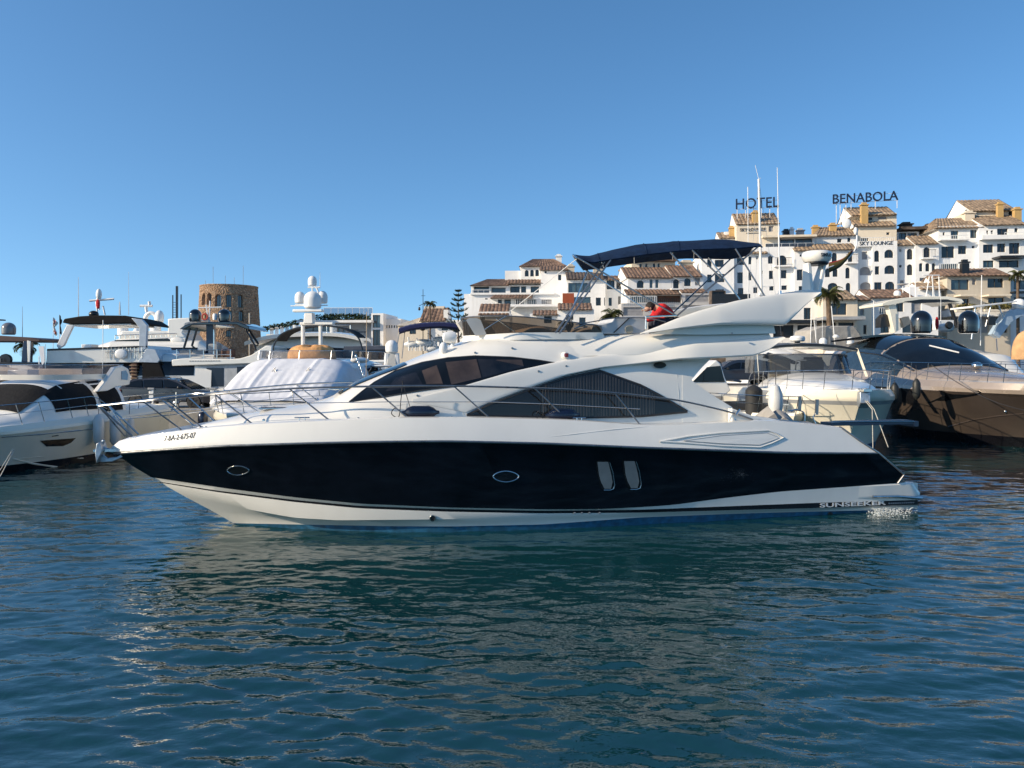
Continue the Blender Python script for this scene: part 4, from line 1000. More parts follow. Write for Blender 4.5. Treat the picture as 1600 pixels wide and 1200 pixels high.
def add_windows(H, parent, rec=.28, glass=None):
    for (a, z0, b, z1, k) in H:
        g = {'s': SHUT, 'b': WPANEB, 'd': BLKP, 'o': BRN}.get(k[-1], glass or WPANE)
        m = MB(); e = .012; m.add([(a - e, rec - .06, z0 - e), (b + e, rec - .06, z0 - e), (b + e, rec - .06, z1 + e), (a - e, rec - .06, z1 + e)], [(0, 1, 2, 3)], 0)
        fw = .06
        if k[-1] != 's' and b - a > .45:
            y = rec - .10
            for x in (a + fw / 2, b - fw / 2): m.box((x, y, (z0 + z1) / 2), (fw, .06, z1 - z0 - .01), mi=1)
            nm = max(1, int(round((b - a) / 1.1)) - 0)
            for i in range(1, nm + 1):
                if nm == 1: m.box(((a + b) / 2, y, (z0 + z1) / 2), (fw * .8, .05, z1 - z0 - .02), mi=1)
                elif i < nm: m.box((a + (b - a) * i / nm, y, (z0 + z1) / 2), (fw * .8, .05, z1 - z0 - .02), mi=1)
            m.box(((a + b) / 2, y, z0 + fw / 2), (b - a - 2 * fw, .06, fw), mi=1)
        elif k[-1] == 's':
            n_ = max(3, int((z1 - z0) / .16))
            for i in range(n_): m.box(((a + b) / 2, rec - .08, z0 + (z1 - z0) * (i + .5) / n_), (b - a - .02, .03, (z1 - z0) / n_ * .7), mi=0)
        m.build('window', [g, WFR], parent, smooth=False)
        if 'B' in k:
            bal = MB(); w = b - a + .8; c = (a + b) / 2
            bal.box((c, -.42, z0 - .12), (w, .84, .16)); bal.build('balcony', STU, parent, smooth=False)
            r = MB(); r.box((c, -.80, z0 + .88), (w, .04, .05))
            for i in range(int(w / .16) + 1): r.box((c - w / 2 + .02 + i * .16, -.80, z0 + .42), (.02, .02, .9))
            r.build('balcony_rail', IRON, parent, smooth=False)
class Bld:
    def __init__(s, name, label, cat, u, Y_, rot=0, group=None):
        w = at(u, 500, Y_); s.fr = Frame(w.x, w.y, rot); s.e = empty(name, (w.x, w.y, 1.1), rot, label, cat, group); s.fr.z = 1.1
    def wall(s, u0, vt, u1, holes=(), zb=0.0, depth=8, mt=None, off=0.0, vb=None, name='wall', glass=None, rec=.28):
        """off moves this block back (+) or forward (-)"""
        f = Frame(s.fr.o.x + s.fr.b.x * off, s.fr.o.y + s.fr.b.y * off, s.fr.th, 1.1)
        if vb is not None: zb = f.p((u0 + u1) / 2, vb, 0)[1]
        m, H, ext = facade(f, u0, vt, u1, zb, holes, depth, rec=rec)
        o = m.build(name, mt or STU, s.e, smooth=False, fix=False); o.location = (0, off, 0)
        k = empty('windows_holder', (0, 0, 0)) if False else None
        for ch_h in H: add_windows([ch_h], o, rec, glass)
        s.last = (f, ext, off); return o
    def roof(s, u0, ve, u1, vr, kind='mono', mt=None, run=3.0, over=.45, name='roof', off=None, back=None, hipl=0.0, hipr=0.0):
        """eave line at row ve, ridge seen at row vr, ridge `run` metres behind"""
        o_ = s.last[2] if off is None else off
        fe = Frame(s.fr.o.x + s.fr.b.x * (o_ - over), s.fr.o.y + s.fr.b.y * (o_ - over), s.fr.th, 1.1); frr = Frame(s.fr.o.x + s.fr.b.x * (o_ + run), s.fr.o.y + s.fr.b.y * (o_ + run), s.fr.th, 1.1)
        a, za = fe.p(u0, ve, 0); b, _ = fe.p(u1, ve, 0); za = fe.p((u0 + u1) / 2, ve, 0)[1]; zr = frr.p((u0 + u1) / 2, vr, 0)[1]
        m = MB(); y0 = o_ - over; y1 = o_ + run; a2 = a + hipl * (b - a); b2 = b - hipr * (b - a)
        tiles(m, (a, y0, za), (b, y0, za), (b2, y1, zr), (a2, y1, zr))
        y2 = y1 + (back or run); zb_ = za
        tiles(m, (b, y2, zb_), (a, y2, zb_), (a2, y1, zr), (b2, y1, zr))
        if hipl > 0: tiles(m, (a, y2, zb_), (a, y0, za), (a2, y1, zr), (a2, y1, zr))
        if hipr > 0: tiles(m, (b, y0, za), (b, y2, zb_), (b2, y1, zr), (b2, y1, zr))
        o = m.build(name, mt or TILE, s.e, smooth=False, fix=False)
        g = MB(); e = .02
        g.add([(a + e, y0 + .4, za - .04), (a + e, y2 - .4, za - .04), (a2 + e, y1, zr - .05), (b - e, y0 + .4, za - .04), (b - e, y2 - .4, za - .04), (b2 - e, y1, zr - .05)], [(0, 1, 2), (3, 5, 4), (0, 3, 4, 1), (0, 2, 5, 3), (1, 4, 5, 2)])
        g.build('gable', STU, s.e, smooth=False, fix=False); return o
    def chim(s, u, vt, vb, w=.7, mt=None, off=2.0, par=None):
        f = Frame(s.fr.o.x + s.fr.b.x * off, s.fr.o.y + s.fr.b.y * off, s.fr.th, 1.1); a, z1 = f.p(u, vt, 0); z0 = f.p(u, vb, 0)[1]
        m = MB(); m.box((a, off, (z0 + z1) / 2 - .3), (w, w * .8, z1 - z0 + .6)); m.box((a, off, z1 + .12), (w * 1.25, w * 1.05, .14)); m.box((a, off, z1 + .30), (w * .7, w * .6, .24)); m.build('chimney', mt or STY, s.e, smooth=False)
    def rail(s, u0, vt, u1, vb, off=-.1, mt=None, glass=False):
        f = Frame(s.fr.o.x + s.fr.b.x * off, s.fr.o.y + s.fr.b.y * off, s.fr.th, 1.1); a, z1 = f.p(u0, vt, 0); b, z0 = f.p(u1, vb, 0); z1 = f.p((u0 + u1) / 2, vt, 0)[1]; z0 = f.p((u0 + u1) / 2, vb, 0)[1]
        m = MB(); m.box(((a + b) / 2, off, z1), (b - a, .05, .06)); n_ = max(3, int((b - a) / (.9 if glass else .22)))
        for i in range(n_ + 1): m.box((a + (b - a) * i / n_, off, (z0 + z1) / 2), (.035, .035, z1 - z0))
        m.build('railing', mt or WFRW, s.e, smooth=False)
        if glass:
            g = MB(); g.box(((a + b) / 2, off, (z0 + z1) / 2), (b - a, .015, z1 - z0)); g.build('glass_panel', CLEARG, s.e, smooth=False)
    def slab(s, u0, v, u1, d=1.0, th=.15, off=-.5, mt=None, name='ledge'):
        f = Frame(s.fr.o.x + s.fr.b.x * off, s.fr.o.y + s.fr.b.y * off, s.fr.th, 1.1); a = f.p(u0, v, 0)[0]; b = f.p(u1, v, 0)[0]; z = f.p((u0 + u1) / 2, v, 0)[1]
        m = MB(); m.box(((a + b) / 2, off, z), (b - a, d, th)); return m.build(name, mt or STU, s.e, smooth=False)

# ---- hotel with the roof letters: left wing
b = Bld('hotel_building', 'tall white hotel block under the roof letters HOTEL, beside the cream roof tower', 'hotel', 1168, 97, -.12)
b.wall(1096, 392, 1147, [(1105, 405, 1112, 417), (1117, 406, 1131, 417), (1105, 429, 1112, 441), (1117, 428, 1132, 441), (1118, 452, 1131, 462)], depth=12)
b.wall(1146, 386, 1241, [(1151.5, 403, 1163, 414), (1169, 401, 1174.5, 413), (1152, 425.6, 1160.6, 442.5), (1169, 425, 1174.5, 438), (1153, 450, 1161.6, 460), (1177, 449, 1183.5, 458), (1181, 400, 1184.5, 405),
    (1200, 399.5, 1207.5, 412, 'a'), (1214, 399, 1229.5, 415, 'aB'), (1201.5, 423, 1208, 436), (1220, 422, 1229, 435), (1202, 447, 1209, 454), (1221, 446, 1229.5, 453), (1187, 423, 1192, 428), (1202, 470, 1210, 482), (1222, 470, 1232, 482)], depth=12, off=.6)
b.roof(1159, 396, 1200, 389, mt=TILEL, run=.9, over=.5, off=.6, back=.1)
b.wall(1192, 371, 1273, [(1195, 374, 1214, 386, 'b'), (1219, 374, 1241, 386, 'b'), (1243, 373, 1269, 386, 'b')], zb=None, vb=388, off=1.8, depth=10)
b.slab(1190, 370, 1274, d=1.6, off=1.2, th=.25, mt=STC); b.rail(1196, 380, 1272, 387, off=1.2, glass=True)
b.wall(1150.6, 348, 1218, [(1201, 353, 1209, 362, 's')], zb=None, vb=388, mt=STC, off=1.2, depth=7)
b.roof(1150, 350, 1219, 333.5, mt=TILEL, run=3.2, off=1.2, over=.22); b.chim(1180, 334, 348, mt=STY, off=1.6, w=.75)
b.wall(1125, 372, 1152, [(1135, 378, 1141, 384)], zb=None, vb=400, off=2.5, depth=7); b.wall(1132, 362, 1150, [], zb=None, vb=380, off=3.5, depth=5)
b.roof(1124, 372, 1150, 363, mt=TILEL, run=2.4, off=2.5); b.chim(1143, 358, 368, .6, STY, 3.0)
b.chim(1237, 360, 371, .5, STU, 6); b.chim(1250, 362, 372, .9, STG, 7); b.chim(1228, 363, 371, .8, BLKP, 7)
def board_text(B, name, s_, u0, v0, u1, v1, h, off, mt, thick=.12, bold=.0):
    f = Frame(B.fr.o.x + B.fr.b.x * off, B.fr.o.y + B.fr.b.y * off, B.fr.th, B.fr.z)
    def fn(a, c, d):
        ss, z = f.p(u0 + (u1 - u0) * a, v0 + (v1 - v0) * a - h * c, 0); return Vector((ss, off - d, z))
    return text_on(name, s_, fn, 1, 1, mt, B.e, thick=thick, bold=bold)
SGN = mat('sign_letter_blue', (.010, .018, .045), .5); SGD = mat('sign_letter_dark', (.03, .03, .035), .6)
board_text(b, 'wall_lettering', 'SKY LOUNGE', 1156, 361.5, 1196, 361, 5.2, 1.15, SGD, .03, .01); board_text(b, 'wall_lettering_small', '---------', 1166, 364.8, 1186, 364.5, 1.0, 1.15, SGD, .03)

def roof_sign(name, label, word, u0, v0, u1, v1, h, Yd, posts, vbase, rot):
    B = Bld(name, label, 'sign', (u0 + u1) / 2, Yd, rot)
    o = board_text(B, 'sign_letters', word, u0, v0, u1, v1, h, 0, SGN, .18, .004)
    m = MB()
    for f in (.04, .5, .97):
        pass
    A, zA = B.fr.p(u0, v0, 0); C, zC = B.fr.p(u1, v1, 0)
    m.tube([(A, .05, zA), (C, .05, zC)], .03, 5); m.tube([(A, .05, zA + .9), (C, .05, zC + .9)], .025, 5); m.build('sign_rail', WFRW, B.e)
    for (u, vb_) in posts:
        m = MB(); a, z1 = B.fr.p(u, v0 + (v1 - v0) * (u - u0) / (u1 - u0) - h * .3, 0); z0 = B.fr.p(u, vb_, 0)[1]; m.box((a, .08, (z0 + z1) / 2), (.07, .07, z1 - z0)); m.build('sign_post', WFRW, B.e, smooth=False)
roof_sign('roof_sign', 'large dark blue letters HOTEL on the roof left of the Benabola letters', 'HOTEL', 1149.6, 327, 1217, 323.5, 16, 99.5, [(1152, 345), (1165, 342), (1178, 340), (1190, 340), (1203, 340), (1215, 342)], 345, -.12)
roof_sign('roof_sign', 'large dark blue letters BENABOLA high above the tiled roof at right', 'BENABOLA', 1301, 318.5, 1403, 312.5, 14.5, 100.5, [(1307, 354), (1313, 354), (1322, 354), (1330, 354), (1368, 327), (1402, 325)], 345, -.12)
# ---- second bay
b = Bld('hotel_building', 'white hotel wing with three small arches, between the cream tower and the rolled flag', 'hotel', 1290, 96, -.12)
b.wall(1241, 390, 1341, [(1249.5, 397.5, 1253, 401), (1245, 421, 1254, 438), (1278, 420, 1285, 433, 'a'), (1289, 419.5, 1297, 433, 'a'), (1301, 419, 1309, 432.5, 'a'), (1299.5, 395, 1308, 411, 'a'), (1276, 397, 1284, 410), (1325, 394, 1332, 410, 'B'), (1321, 418, 1328, 435, 'a'), (1321.5, 442, 1329, 457, 'a'), (1293.5, 442, 1309, 454, 'a'), (1248, 447, 1257, 462), (1262, 447, 1270, 460)], depth=12)
b.roof(1241, 391.5, 1274, 386, mt=TILEL, run=.9, back=.1); b.roof(1274, 390, 1339, 381, mt=TILEL, run=1.4, back=.1)
b.wall(1272, 368, 1338, [(1308, 373, 1315, 379), (1324, 371, 1329, 378)], zb=None, vb=388, off=1.8, depth=9)
b.roof(1271, 368, 1339, 355, mt=TILEL, run=3.4, off=1.8, hipl=.35); b.chim(1274, 357, 366, .8, STY, 4.5); b.chim(1301, 353.5, 362, .8, STY, 3.6)
# ---- Benabola tower
b = Bld('hotel_building', 'white hotel tower marked SKY LOUNGE standing below the letters BENABOLA', 'hotel', 1370, 95.5, -.12)
b.wall(1338, 384, 1364, [(1346.6, 393, 1355, 405.5, 's'), (1343.5, 417, 1360, 430, 'as'), (1344, 441, 1361, 454, 'as')], depth=12, off=.5)
b.wall(1363, 384, 1402, [(1366, 391.5, 1374, 409, 'a'), (1382, 390, 1396, 403, 'a'), (1367, 416, 1374, 429), (1382, 414.6, 1398, 428, 'a'), (1366, 441, 1378, 453), (1383, 440, 1398, 453, 'a')], depth=12)
b.wall(1338, 352, 1401, [(1344, 372, 1357, 383, 'b'), (1385, 363, 1390, 367)], zb=None, vb=386, off=2.0, mt=STC, depth=8); b.rail(1345, 371, 1398, 377, off=.2)
b.wall(1336, 376.5, 1402, [], zb=None, vb=385, off=-.01, depth=.25)
board_text(b, 'wall_lettering', 'SKY LOUNGE', 1343, 383.5, 1395, 382.5, 6, -.02, SGD, .03, .01)
b.roof(1336, 353, 1401, 344, mt=TILEL, run=1.8, off=2.0, back=.2); b.wall(1345, 333, 1401, [(1356, 340, 1363, 344), (1372, 338, 1386, 343, 's')], zb=None, vb=352, off=3.2, mt=STC, depth=6)
b.roof(1331, 336, 1402, 323.5, mt=TILEL, run=3, off=3.2); b.chim(1350, 322, 345, .8, STY, 2.7)
m = MB(); c = b.fr.p(1329, 346, 0); m.ell((c[0], 1.5, c[1]), (.55, .2, .6)); m.build('satellite_dish', WPL, b.e)
# ---- bays right of it
b = Bld('hotel_building', 'narrow white wing with tall arched windows, right of the SKY LOUNGE tower', 'hotel', 1434, 95, -.12)
b.wall(1401, 382, 1431, [(1405, 389, 1408.7, 393.5, 's'), (1417, 389, 1426, 405.5, 'a'), (1405, 414, 1409, 418), (1417, 413, 1426, 430, 'a'), (1406.5, 438, 1412.6, 448, 's')], depth=12, off=.5)
b.wall(1430, 380, 1467, [(1443, 386, 1453, 403, 'aB'), (1436, 411, 1442, 424, 'a'), (1446, 411, 1452.5, 424, 'a'), (1456, 411, 1461.6, 424, 'a'), (1437, 434, 1460, 446, 's')], depth=12)
b.roof(1400, 383, 1430, 375, mt=TILEL, run=1.5, off=.5); b.roof(1430, 381, 1467, 368.5, mt=TILEL, run=2.4, off=0)
b.wall(1402, 362, 1436, [(1404, 364, 1416, 373, 'b'), (1418, 364, 1433, 373, 'b')], zb=None, vb=380, off=4, depth=5); b.slab(1400, 360, 1440, d=4, off=5, th=.35, mt=TILED)
b.chim(1415, 352.5, 360, 1.3, TILED, 7); b.chim(1452, 355, 366, 1.2, TILED, 6); b.chim(1459, 358, 366, .8, STY, 5)
# ---- right block
b = Bld('hotel_building', 'broad white block with large dark windows at the right edge behind the beige house', 'hotel', 1535, 94, -.12)
b.wall(1466, 353, 1530, [(1473, 363, 1476.5, 368), (1485.6, 360.5, 1497.5, 373.6, 'b'), (1516, 359, 1526, 372, 'b'), (1471, 385, 1491, 403), (1497, 384, 1510, 397), (1518.5, 384, 1523, 388), (1471, 412, 1497, 421, 'b')], depth=13, off=.4)
b.wall(1529, 350, 1606, [(1541, 360, 1544.5, 366), (1548, 360, 1552, 365.6), (1558, 357, 1575, 369), (1585, 356, 1591, 364, 'a'), (1536, 382, 1552, 395), (1558, 380.5, 1571, 394), (1576.6, 379.6, 1593, 396.7), (1536, 407, 1553, 418, 'b'), (1561, 407, 1592, 418)], depth=13)
b.slab(1556, 402, 1604, d=2.2, off=-1.0, th=.18, mt=BLKP, name='awning'); b.rail(1467, 412, 1516, 424, off=-.6); b.slab(1466, 424.5, 1520, d=1.6, off=-.6)
b.slab(1467, 375, 1512, d=1.0, off=-.1); b.rail(1467, 368, 1512, 374, off=-.5); b.rail(1538, 364, 1558, 370, off=-.4); b.rail(1570, 363, 1604, 369, off=-.4); b.slab(1532, 371, 1604, d=.9, off=-.4, th=.5)
b.roof(1461, 356, 1538, 341, mt=TILEL, run=3.5, off=.4, hipl=.3); b.roof(1537, 351, 1606, 337, mt=TILEL, run=3.5, off=0)
b.wall(1516, 328, 1592, [(1576, 330, 1584, 336)], zb=None, vb=348, off=3.6, mt=STC, depth=6); b.roof(1519, 329, 1590, 312, mt=TILEL, run=4, off=3.6); b.chim(1562, 321, 337, .65, STY, 2.9); b.chim(1589, 329, 338, .8, STY, 2.6); b.chim(1513, 335, 342, 1.1, STC, 3)
f = b.fr; m = MB(); p_ = f.p(1546, 321, 0); m.box((p_[0], 4.6, p_[1]), (1.5, .12, .8), ry=0); m.build('roof_window', WPANEB, b.e, smooth=False)
# ---- beige house in front
b = Bld('house', 'beige rough rendered house with pale tile roof, above the brown yacht', 'house', 1530, 80, -.08)
b.wall(1480, 429, 1579, [(1486, 437, 1514, 453, 'b'), (1519, 435, 1525, 445, 's'), (1543, 435, 1568, 449.6), (1503, 467, 1514, 482), (1544, 465, 1569, 478), (1486, 484, 1500, 510), (1530, 490, 1545, 520, 's'), (1552, 490, 1574, 520)], mt=STB, depth=9)
b.roof(1476, 430.5, 1581, 420, mt=TILE, run=2.5, hipl=.06); b.wall(1466, 440, 1481, [], mt=STB, off=1.0, depth=7); b.roof(1463, 448, 1483, 433, mt=TILEL, run=2.0, off=1.0)
b.slab(1496, 462, 1520, d=1.4, off=-.7, mt=STC, name='awning'); b.slab(1539, 462, 1574, d=1.6, off=-.8, mt=STC, name='awning'); b.wall(1484, 484, 1590, [], zb=None, vb=494, off=-2.0, depth=2, mt=STU, name='terrace_wall')
b.chim(1507, 412, 424, .7, BLKP, .6); b.wall(1578, 432, 1612, [(1584, 438, 1606, 452, 'b'), (1584, 464, 1606, 480)], off=1.2, depth=7, mt=STU); b.slab(1578, 457, 1612, d=1.5, off=0, mt=BLKP)
LEAF = mat('leaf_green', (.055, .085, .022), .7, var=.5, vs=3, spec=.3); LEAFD = mat('leaf_dark', (.025, .045, .015), .7, var=.5, vs=3, spec=.3); PALM = mat('palm_leaf', (.10, .11, .035), .6, var=.4, vs=2, spec=.3)
TRUNK = mat('trunk_bark', (.13, .09, .06), .95, var=.3, vs=3, bump=.8, bs=8); LEAFY = mat('leaf_yellow_green', (.14, .12, .03), .7, var=.5, vs=3)
def leaf_cloud(m, c, d, n, r, rs, mi=0, jag=.25):
    c = Vector(c)
    for i in range(n):
        while True:
            p = Vector((rs.uniform(-1, 1), rs.uniform(-1, 1), rs.uniform(-1, 1)))
            if .35 < p.length < 1 + rs.uniform(-jag, jag): break
        p = Vector((p.x * d[0], p.y * d[1], p.z * d[2])) + c; a = Vector((rs.gauss(0, 1), rs.gauss(0, 1), rs.gauss(0, 1))).normalized(); b_ = a.orthogonal().normalized(); q = r * rs.uniform(.6, 1.4)
        e = a.cross(b_); m.add([p - b_ * q, p + e * q * .5, p + b_ * q, p - e * q * .5], [(0, 1, 2, 3)], mi)
rs = random.Random(21)
for (u, v, w, lab) in ((1510, 480, 2.2, 'flowering hedge in a planter above the brown yacht, left one'), (1561, 479, 3.0, 'long flowering hedge on the terrace of the beige house, right one')):
    c = at(u, v, 77); e = empty('hedge', c, 0, lab, 'hedge', 'terrace hedges'); m = MB(); leaf_cloud(m, (0, 0, 0), (w * .5, .4, .32), 700, .11, rs); m.build('foliage', LEAFY, e, smooth=False)
    m = MB(); m.box((0, 0, -.38), (w, .5, .2)); m.build('planter', STC, e, smooth=False)
# ---- low white house with gable roof
b = Bld('house', 'low white house with tiled roof directly left of the beige house', 'house', 1395, 78, -.08)
b.wall(1362, 464, 1466, [(1374, 470, 1391, 490, 'b'), (1400, 470, 1412, 487), (1424, 472, 1440, 490, 's'), (1376, 500, 1390, 520), (1410, 500, 1440, 520)], depth=9)
b.roof(1359, 465, 1430, 452.5, mt=TILE, run=2.6); b.rail(1374, 481, 1392, 490, off=-.4)
b.wall(1420, 448, 1470, [(1432, 436, 1440, 446)], zb=None, vb=470, off=3, depth=6); b.roof(1440, 452, 1482, 442, mt=TILEL, run=2, off=2.8)
m = MB(); c = b.fr.p(1420, 444, 0); m.lathe((c[0], 1.4, c[1]), [(.05, -1), (.05, 0), (.5, .1), (.55, .16)], 14); m.build('roof_vent', WPL, b.e)
# ---- low houses left of it, dark ground floor
b = Bld('house', 'cream low house with one wide window behind the palm tree', 'house', 1320, 77, -.08)
b.wall(1286, 467, 1340, [(1295, 474, 1323, 492), (1290, 504, 1306, 524, 'd'), (1310, 504, 1334, 524, 'd')], mt=STC, depth=8); b.roof(1290, 467.5, 1341, 454, mt=TILEL, run=2.6); b.slab(1280, 498, 1345, d=2.6, off=-1.2, th=.3, mt=GREYP, name='awning')
b.wall(1339, 468, 1362, [(1344, 480, 1350, 492, 's'), (1349, 508, 1354, 522, 'd')], off=.8, mt=STC, depth=6); b.roof(1338, 469, 1362, 462, mt=TILE, run=1.5, off=.8)
b = Bld('house', 'white house with one tall dark window just right of the arch wing', 'house', 1262, 79, -.08)
b.wall(1200, 470, 1288, [(1256, 481, 1267, 499), (1206, 476, 1216, 492), (1208, 508, 1240, 528, 'd'), (1246, 508, 1280, 528, 'd')], depth=8); b.slab(1200, 503, 1290, d=2.4, off=-1.0, th=.3, mt=BLKP, name='awning')
# ---- villa and white houses in the middle
b = Bld('villa', 'white villa with small hipped tower and long glazed terrace storey', 'villa', 805, 104, -.05)
b.wall(736, 446, 866, [(740, 446.5, 764, 457.5, 'b'), (767.5, 449, 790, 457.5, 'b'), (797, 447, 812, 457.5), (814, 447, 822, 457.5, 'b'), (829, 447, 842, 457.5, 'b'), (845, 446, 857, 457)], zb=None, vb=459, depth=8, off=.8, rec=1.0)
b.wall(725, 459, 888, [(758, 466, 762, 468), (778, 467, 784, 474), (788, 466, 798, 476, 'b'), (806, 466, 818, 476), (824, 468, 838, 478, 'b'), (846, 468, 862, 478, 's')], depth=10)
b.slab(735, 459, 866, d=.5, off=-.1, th=.25); b.rail(738, 453, 765, 458.5, off=.1, glass=True)
b.roof(734, 446, 795, 436.5, mt=TILE, run=3.5, off=.6, hipl=.4); b.roof(792, 442.5, 848, 437, mt=TILE, run=1.6, off=.6, back=.3)
b.wall(789, 423, 817, [], zb=None, vb=440, off=3.4, depth=6); b.wall(814, 416, 868, [(820, 422, 826, 432, 'a'), (828.5, 421.5, 834, 432, 'a'), (836.5, 421, 842, 431.5, 'a')], zb=None, vb=440, off=3.0, depth=6)
b.wall(845, 421, 888, [(851, 423.5, 854, 427), (872, 429, 877, 438)], zb=None, vb=460, off=.2, depth=8); b.roof(843, 422, 889, 416, mt=TILE, run=2.4, off=.2)
b.roof(811, 416, 886, 405, mt=TILE, run=3.4, off=3.0, hipl=.28, hipr=.28); b.chim(873, 402, 411, .8, STU, 6)
b.roof(766, 466, 832, 459.5, mt=TILE, run=1.2, off=-1.2, hipl=.1, back=.1); b.rail(800, 466, 842, 477, off=-1.4); b.rail(844, 465, 872, 483, off=-1.6, mt=WFRW)
b.slab(790, 478, 872, d=2, off=-1.2, th=.3)
b = Bld('house', 'low house with steep brown tile roof below the villa, left of the tinted screen', 'house', 772, 92, -.05)
b.wall(740, 487, 796, [(750, 493, 758, 500)], depth=7); b.roof(747, 492, 795, 475, mt=TILE, run=3)
b = Bld('house', 'low white house with two brown tile roofs under the villa terrace', 'house', 880, 90, -.05)
b.wall(828, 490, 872, [(850, 494, 862, 505, 'd')], depth=7); b.roof(832, 492, 873, 485, mt=TILE, run=1.6, back=.2)
b.wall(871, 482, 928, [(884, 492, 896, 500, 'd'), (905, 496, 915, 512)], depth=7, off=-.3); b.roof(872, 484, 926, 474, mt=TILE, run=2.6, off=-.3); b.slab(879, 466, 897, d=.1, off=3, th=1.2, mt=mat('awning_red', (.30, .07, .03), .9), name='awning')
b = Bld('house', 'white house with dark tiled roof and blue glazed wall between villa and canopy', 'house', 920, 100, -.03)
b.wall(886, 436, 946, [(888, 442, 923, 457, 'b'), (931, 465, 939, 477.5), (944, 465, 951, 477.5), (895, 464, 923, 474, 'b')], depth=10); b.roof(885, 436.5, 945, 425.5, mt=TILED, run=3); b.chim(892, 418, 427, .9, STB, 4); b.chim(934, 420, 432, 1.2, STB, 3)
b.wall(945, 436, 983, [(948, 438, 960, 452), (963, 438, 979, 452), (951, 465, 956, 478), (966, 463, 971, 479)], depth=9, off=1); b.roof(944, 437, 984, 431, mt=TILE, run=2, off=1); b.chim(973, 424, 434, .9, STY, 3.5)
# ---- long white terrace house under the canopy
b = Bld('house', 'white house with long brown roof and small arched windows seen under the navy bimini', 'house', 1040, 96, .03)
b.wall(981, 433, 1099, [(995, 438, 1006, 450, 'a'), (1015, 437, 1020, 450, 'b'), (1024, 437, 1029, 450, 'b'), (1052, 436, 1061, 451, 'aB'), (1069, 434.5, 1079.5, 447, 'a'), (1086, 434, 1094, 446, 's')], depth=10)
b.roof(979, 434, 1052, 418, mt=TILE, run=4); b.roof(1051, 432, 1098, 415, mt=TILE, run=4); b.wall(987, 408, 1055, [(999, 412, 1003, 419, 'a'), (1008, 412, 1012, 419, 'a'), (1020, 411.5, 1024, 418.5, 'a'), (1027.5, 411.5, 1031, 418.5, 'a')], zb=None, vb=424, mt=STC, off=4.2, depth=6); b.slab(985, 407, 1056, d=1, off=4, th=.25, mt=TILE); b.chim(1072, 412, 420, 1.5, STB, 5)
b.roof(979, 460, 1064, 452.5, mt=TILE, run=1.6, off=-1.8, back=.2); b.roof(1065, 457, 1106, 451.5, mt=TILE, run=1.2, off=-1.6, back=.2)
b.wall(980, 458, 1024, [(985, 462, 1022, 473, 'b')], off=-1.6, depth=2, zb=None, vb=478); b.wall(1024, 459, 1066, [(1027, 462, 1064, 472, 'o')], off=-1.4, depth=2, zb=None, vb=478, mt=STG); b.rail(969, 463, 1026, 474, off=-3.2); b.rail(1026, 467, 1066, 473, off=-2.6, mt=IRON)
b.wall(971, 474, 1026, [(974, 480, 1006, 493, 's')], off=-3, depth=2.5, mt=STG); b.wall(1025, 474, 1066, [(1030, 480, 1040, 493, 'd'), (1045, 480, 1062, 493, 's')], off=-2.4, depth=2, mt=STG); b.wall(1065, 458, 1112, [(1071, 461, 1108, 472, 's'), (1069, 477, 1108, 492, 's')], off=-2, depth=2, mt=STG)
b = Bld('garden_gate', 'dark slatted gate and fence with a low tiled roof behind the arch wing', 'gate', 1135, 88, .05)
b.wall(1112, 454, 1134, [(1113, 455, 1133, 470, 'd')], depth=1, mt=TILED); b.roof(1132, 470, 1165, 460, mt=TILE, run=2, off=1); m = MB()
s_a = b.fr.p(1112, 470, 0)[0]; s_b = b.fr.p(1170, 470, 0)[0]; zt_ = b.fr.p(1140, 461, 0)[1]
for i in range(40): m.box((s_a + (s_b - s_a) * i / 39, -.3, zt_ - 1), (.10, .05, 2.2))
m.box(((s_a + s_b) / 2, -.27, zt_ - .2), (s_b - s_a, .04, .1)); m.build('slat_fence', BLKP, b.e, smooth=False); b.wall(1134, 472, 1250, [], off=1.4, depth=4)
# ---- modern building left of centre
b = Bld('modern_building', 'modern white building with roof hedge and glass balustrades left of centre', 'building', 530, 100, -.08)
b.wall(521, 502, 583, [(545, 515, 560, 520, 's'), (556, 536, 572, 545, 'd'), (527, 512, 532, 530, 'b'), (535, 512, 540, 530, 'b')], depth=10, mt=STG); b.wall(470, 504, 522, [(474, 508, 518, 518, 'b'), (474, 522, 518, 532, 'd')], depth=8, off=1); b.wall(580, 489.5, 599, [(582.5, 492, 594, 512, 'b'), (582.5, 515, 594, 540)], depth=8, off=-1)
b.wall(598, 498, 626, [(603 + i * 4, 508, 605.2 + i * 4, 512.5) for i in range(5)], depth=14, off=.5); b.slab(470, 503, 585, d=3, off=-.6, th=.3); b.rail(506, 481, 562, 492, off=1, glass=True); b.rail(562, 481, 582, 500, off=.3, glass=True)
for i in range(7): b.rail(422 + i * 8, 513 - i * 1.4, 427 + i * 8, 530, off=2 + i * .5, glass=True)
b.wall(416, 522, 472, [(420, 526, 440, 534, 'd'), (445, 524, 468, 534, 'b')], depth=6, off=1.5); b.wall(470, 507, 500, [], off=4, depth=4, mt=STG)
sgm = b.fr.p(566, 519, 0); board_text(b, 'wall_sign', '------', 559, 519.5, 572, 519.5, 1.6, -.02, SGN, .03)
c = at(538, 497, 100); e = empty('hedge', c, 0, 'dark green hedge along the roof of the modern building', 'hedge'); m = MB(); leaf_cloud(m, (0, 0, 0), (3.8, .9, .55), 1500, .16, rs); m.build('foliage', LEAFD, e, smooth=False)
m = MB(); m.box((0, .2, -.5), (7.2, .9, .4)); m.build('planter', STG, e, smooth=False)
c = at(440, 510, 104); e = empty('hedge', c, 0, 'sloping row of shrubs on the roof terrace left of the satellite domes', 'hedge'); m = MB()
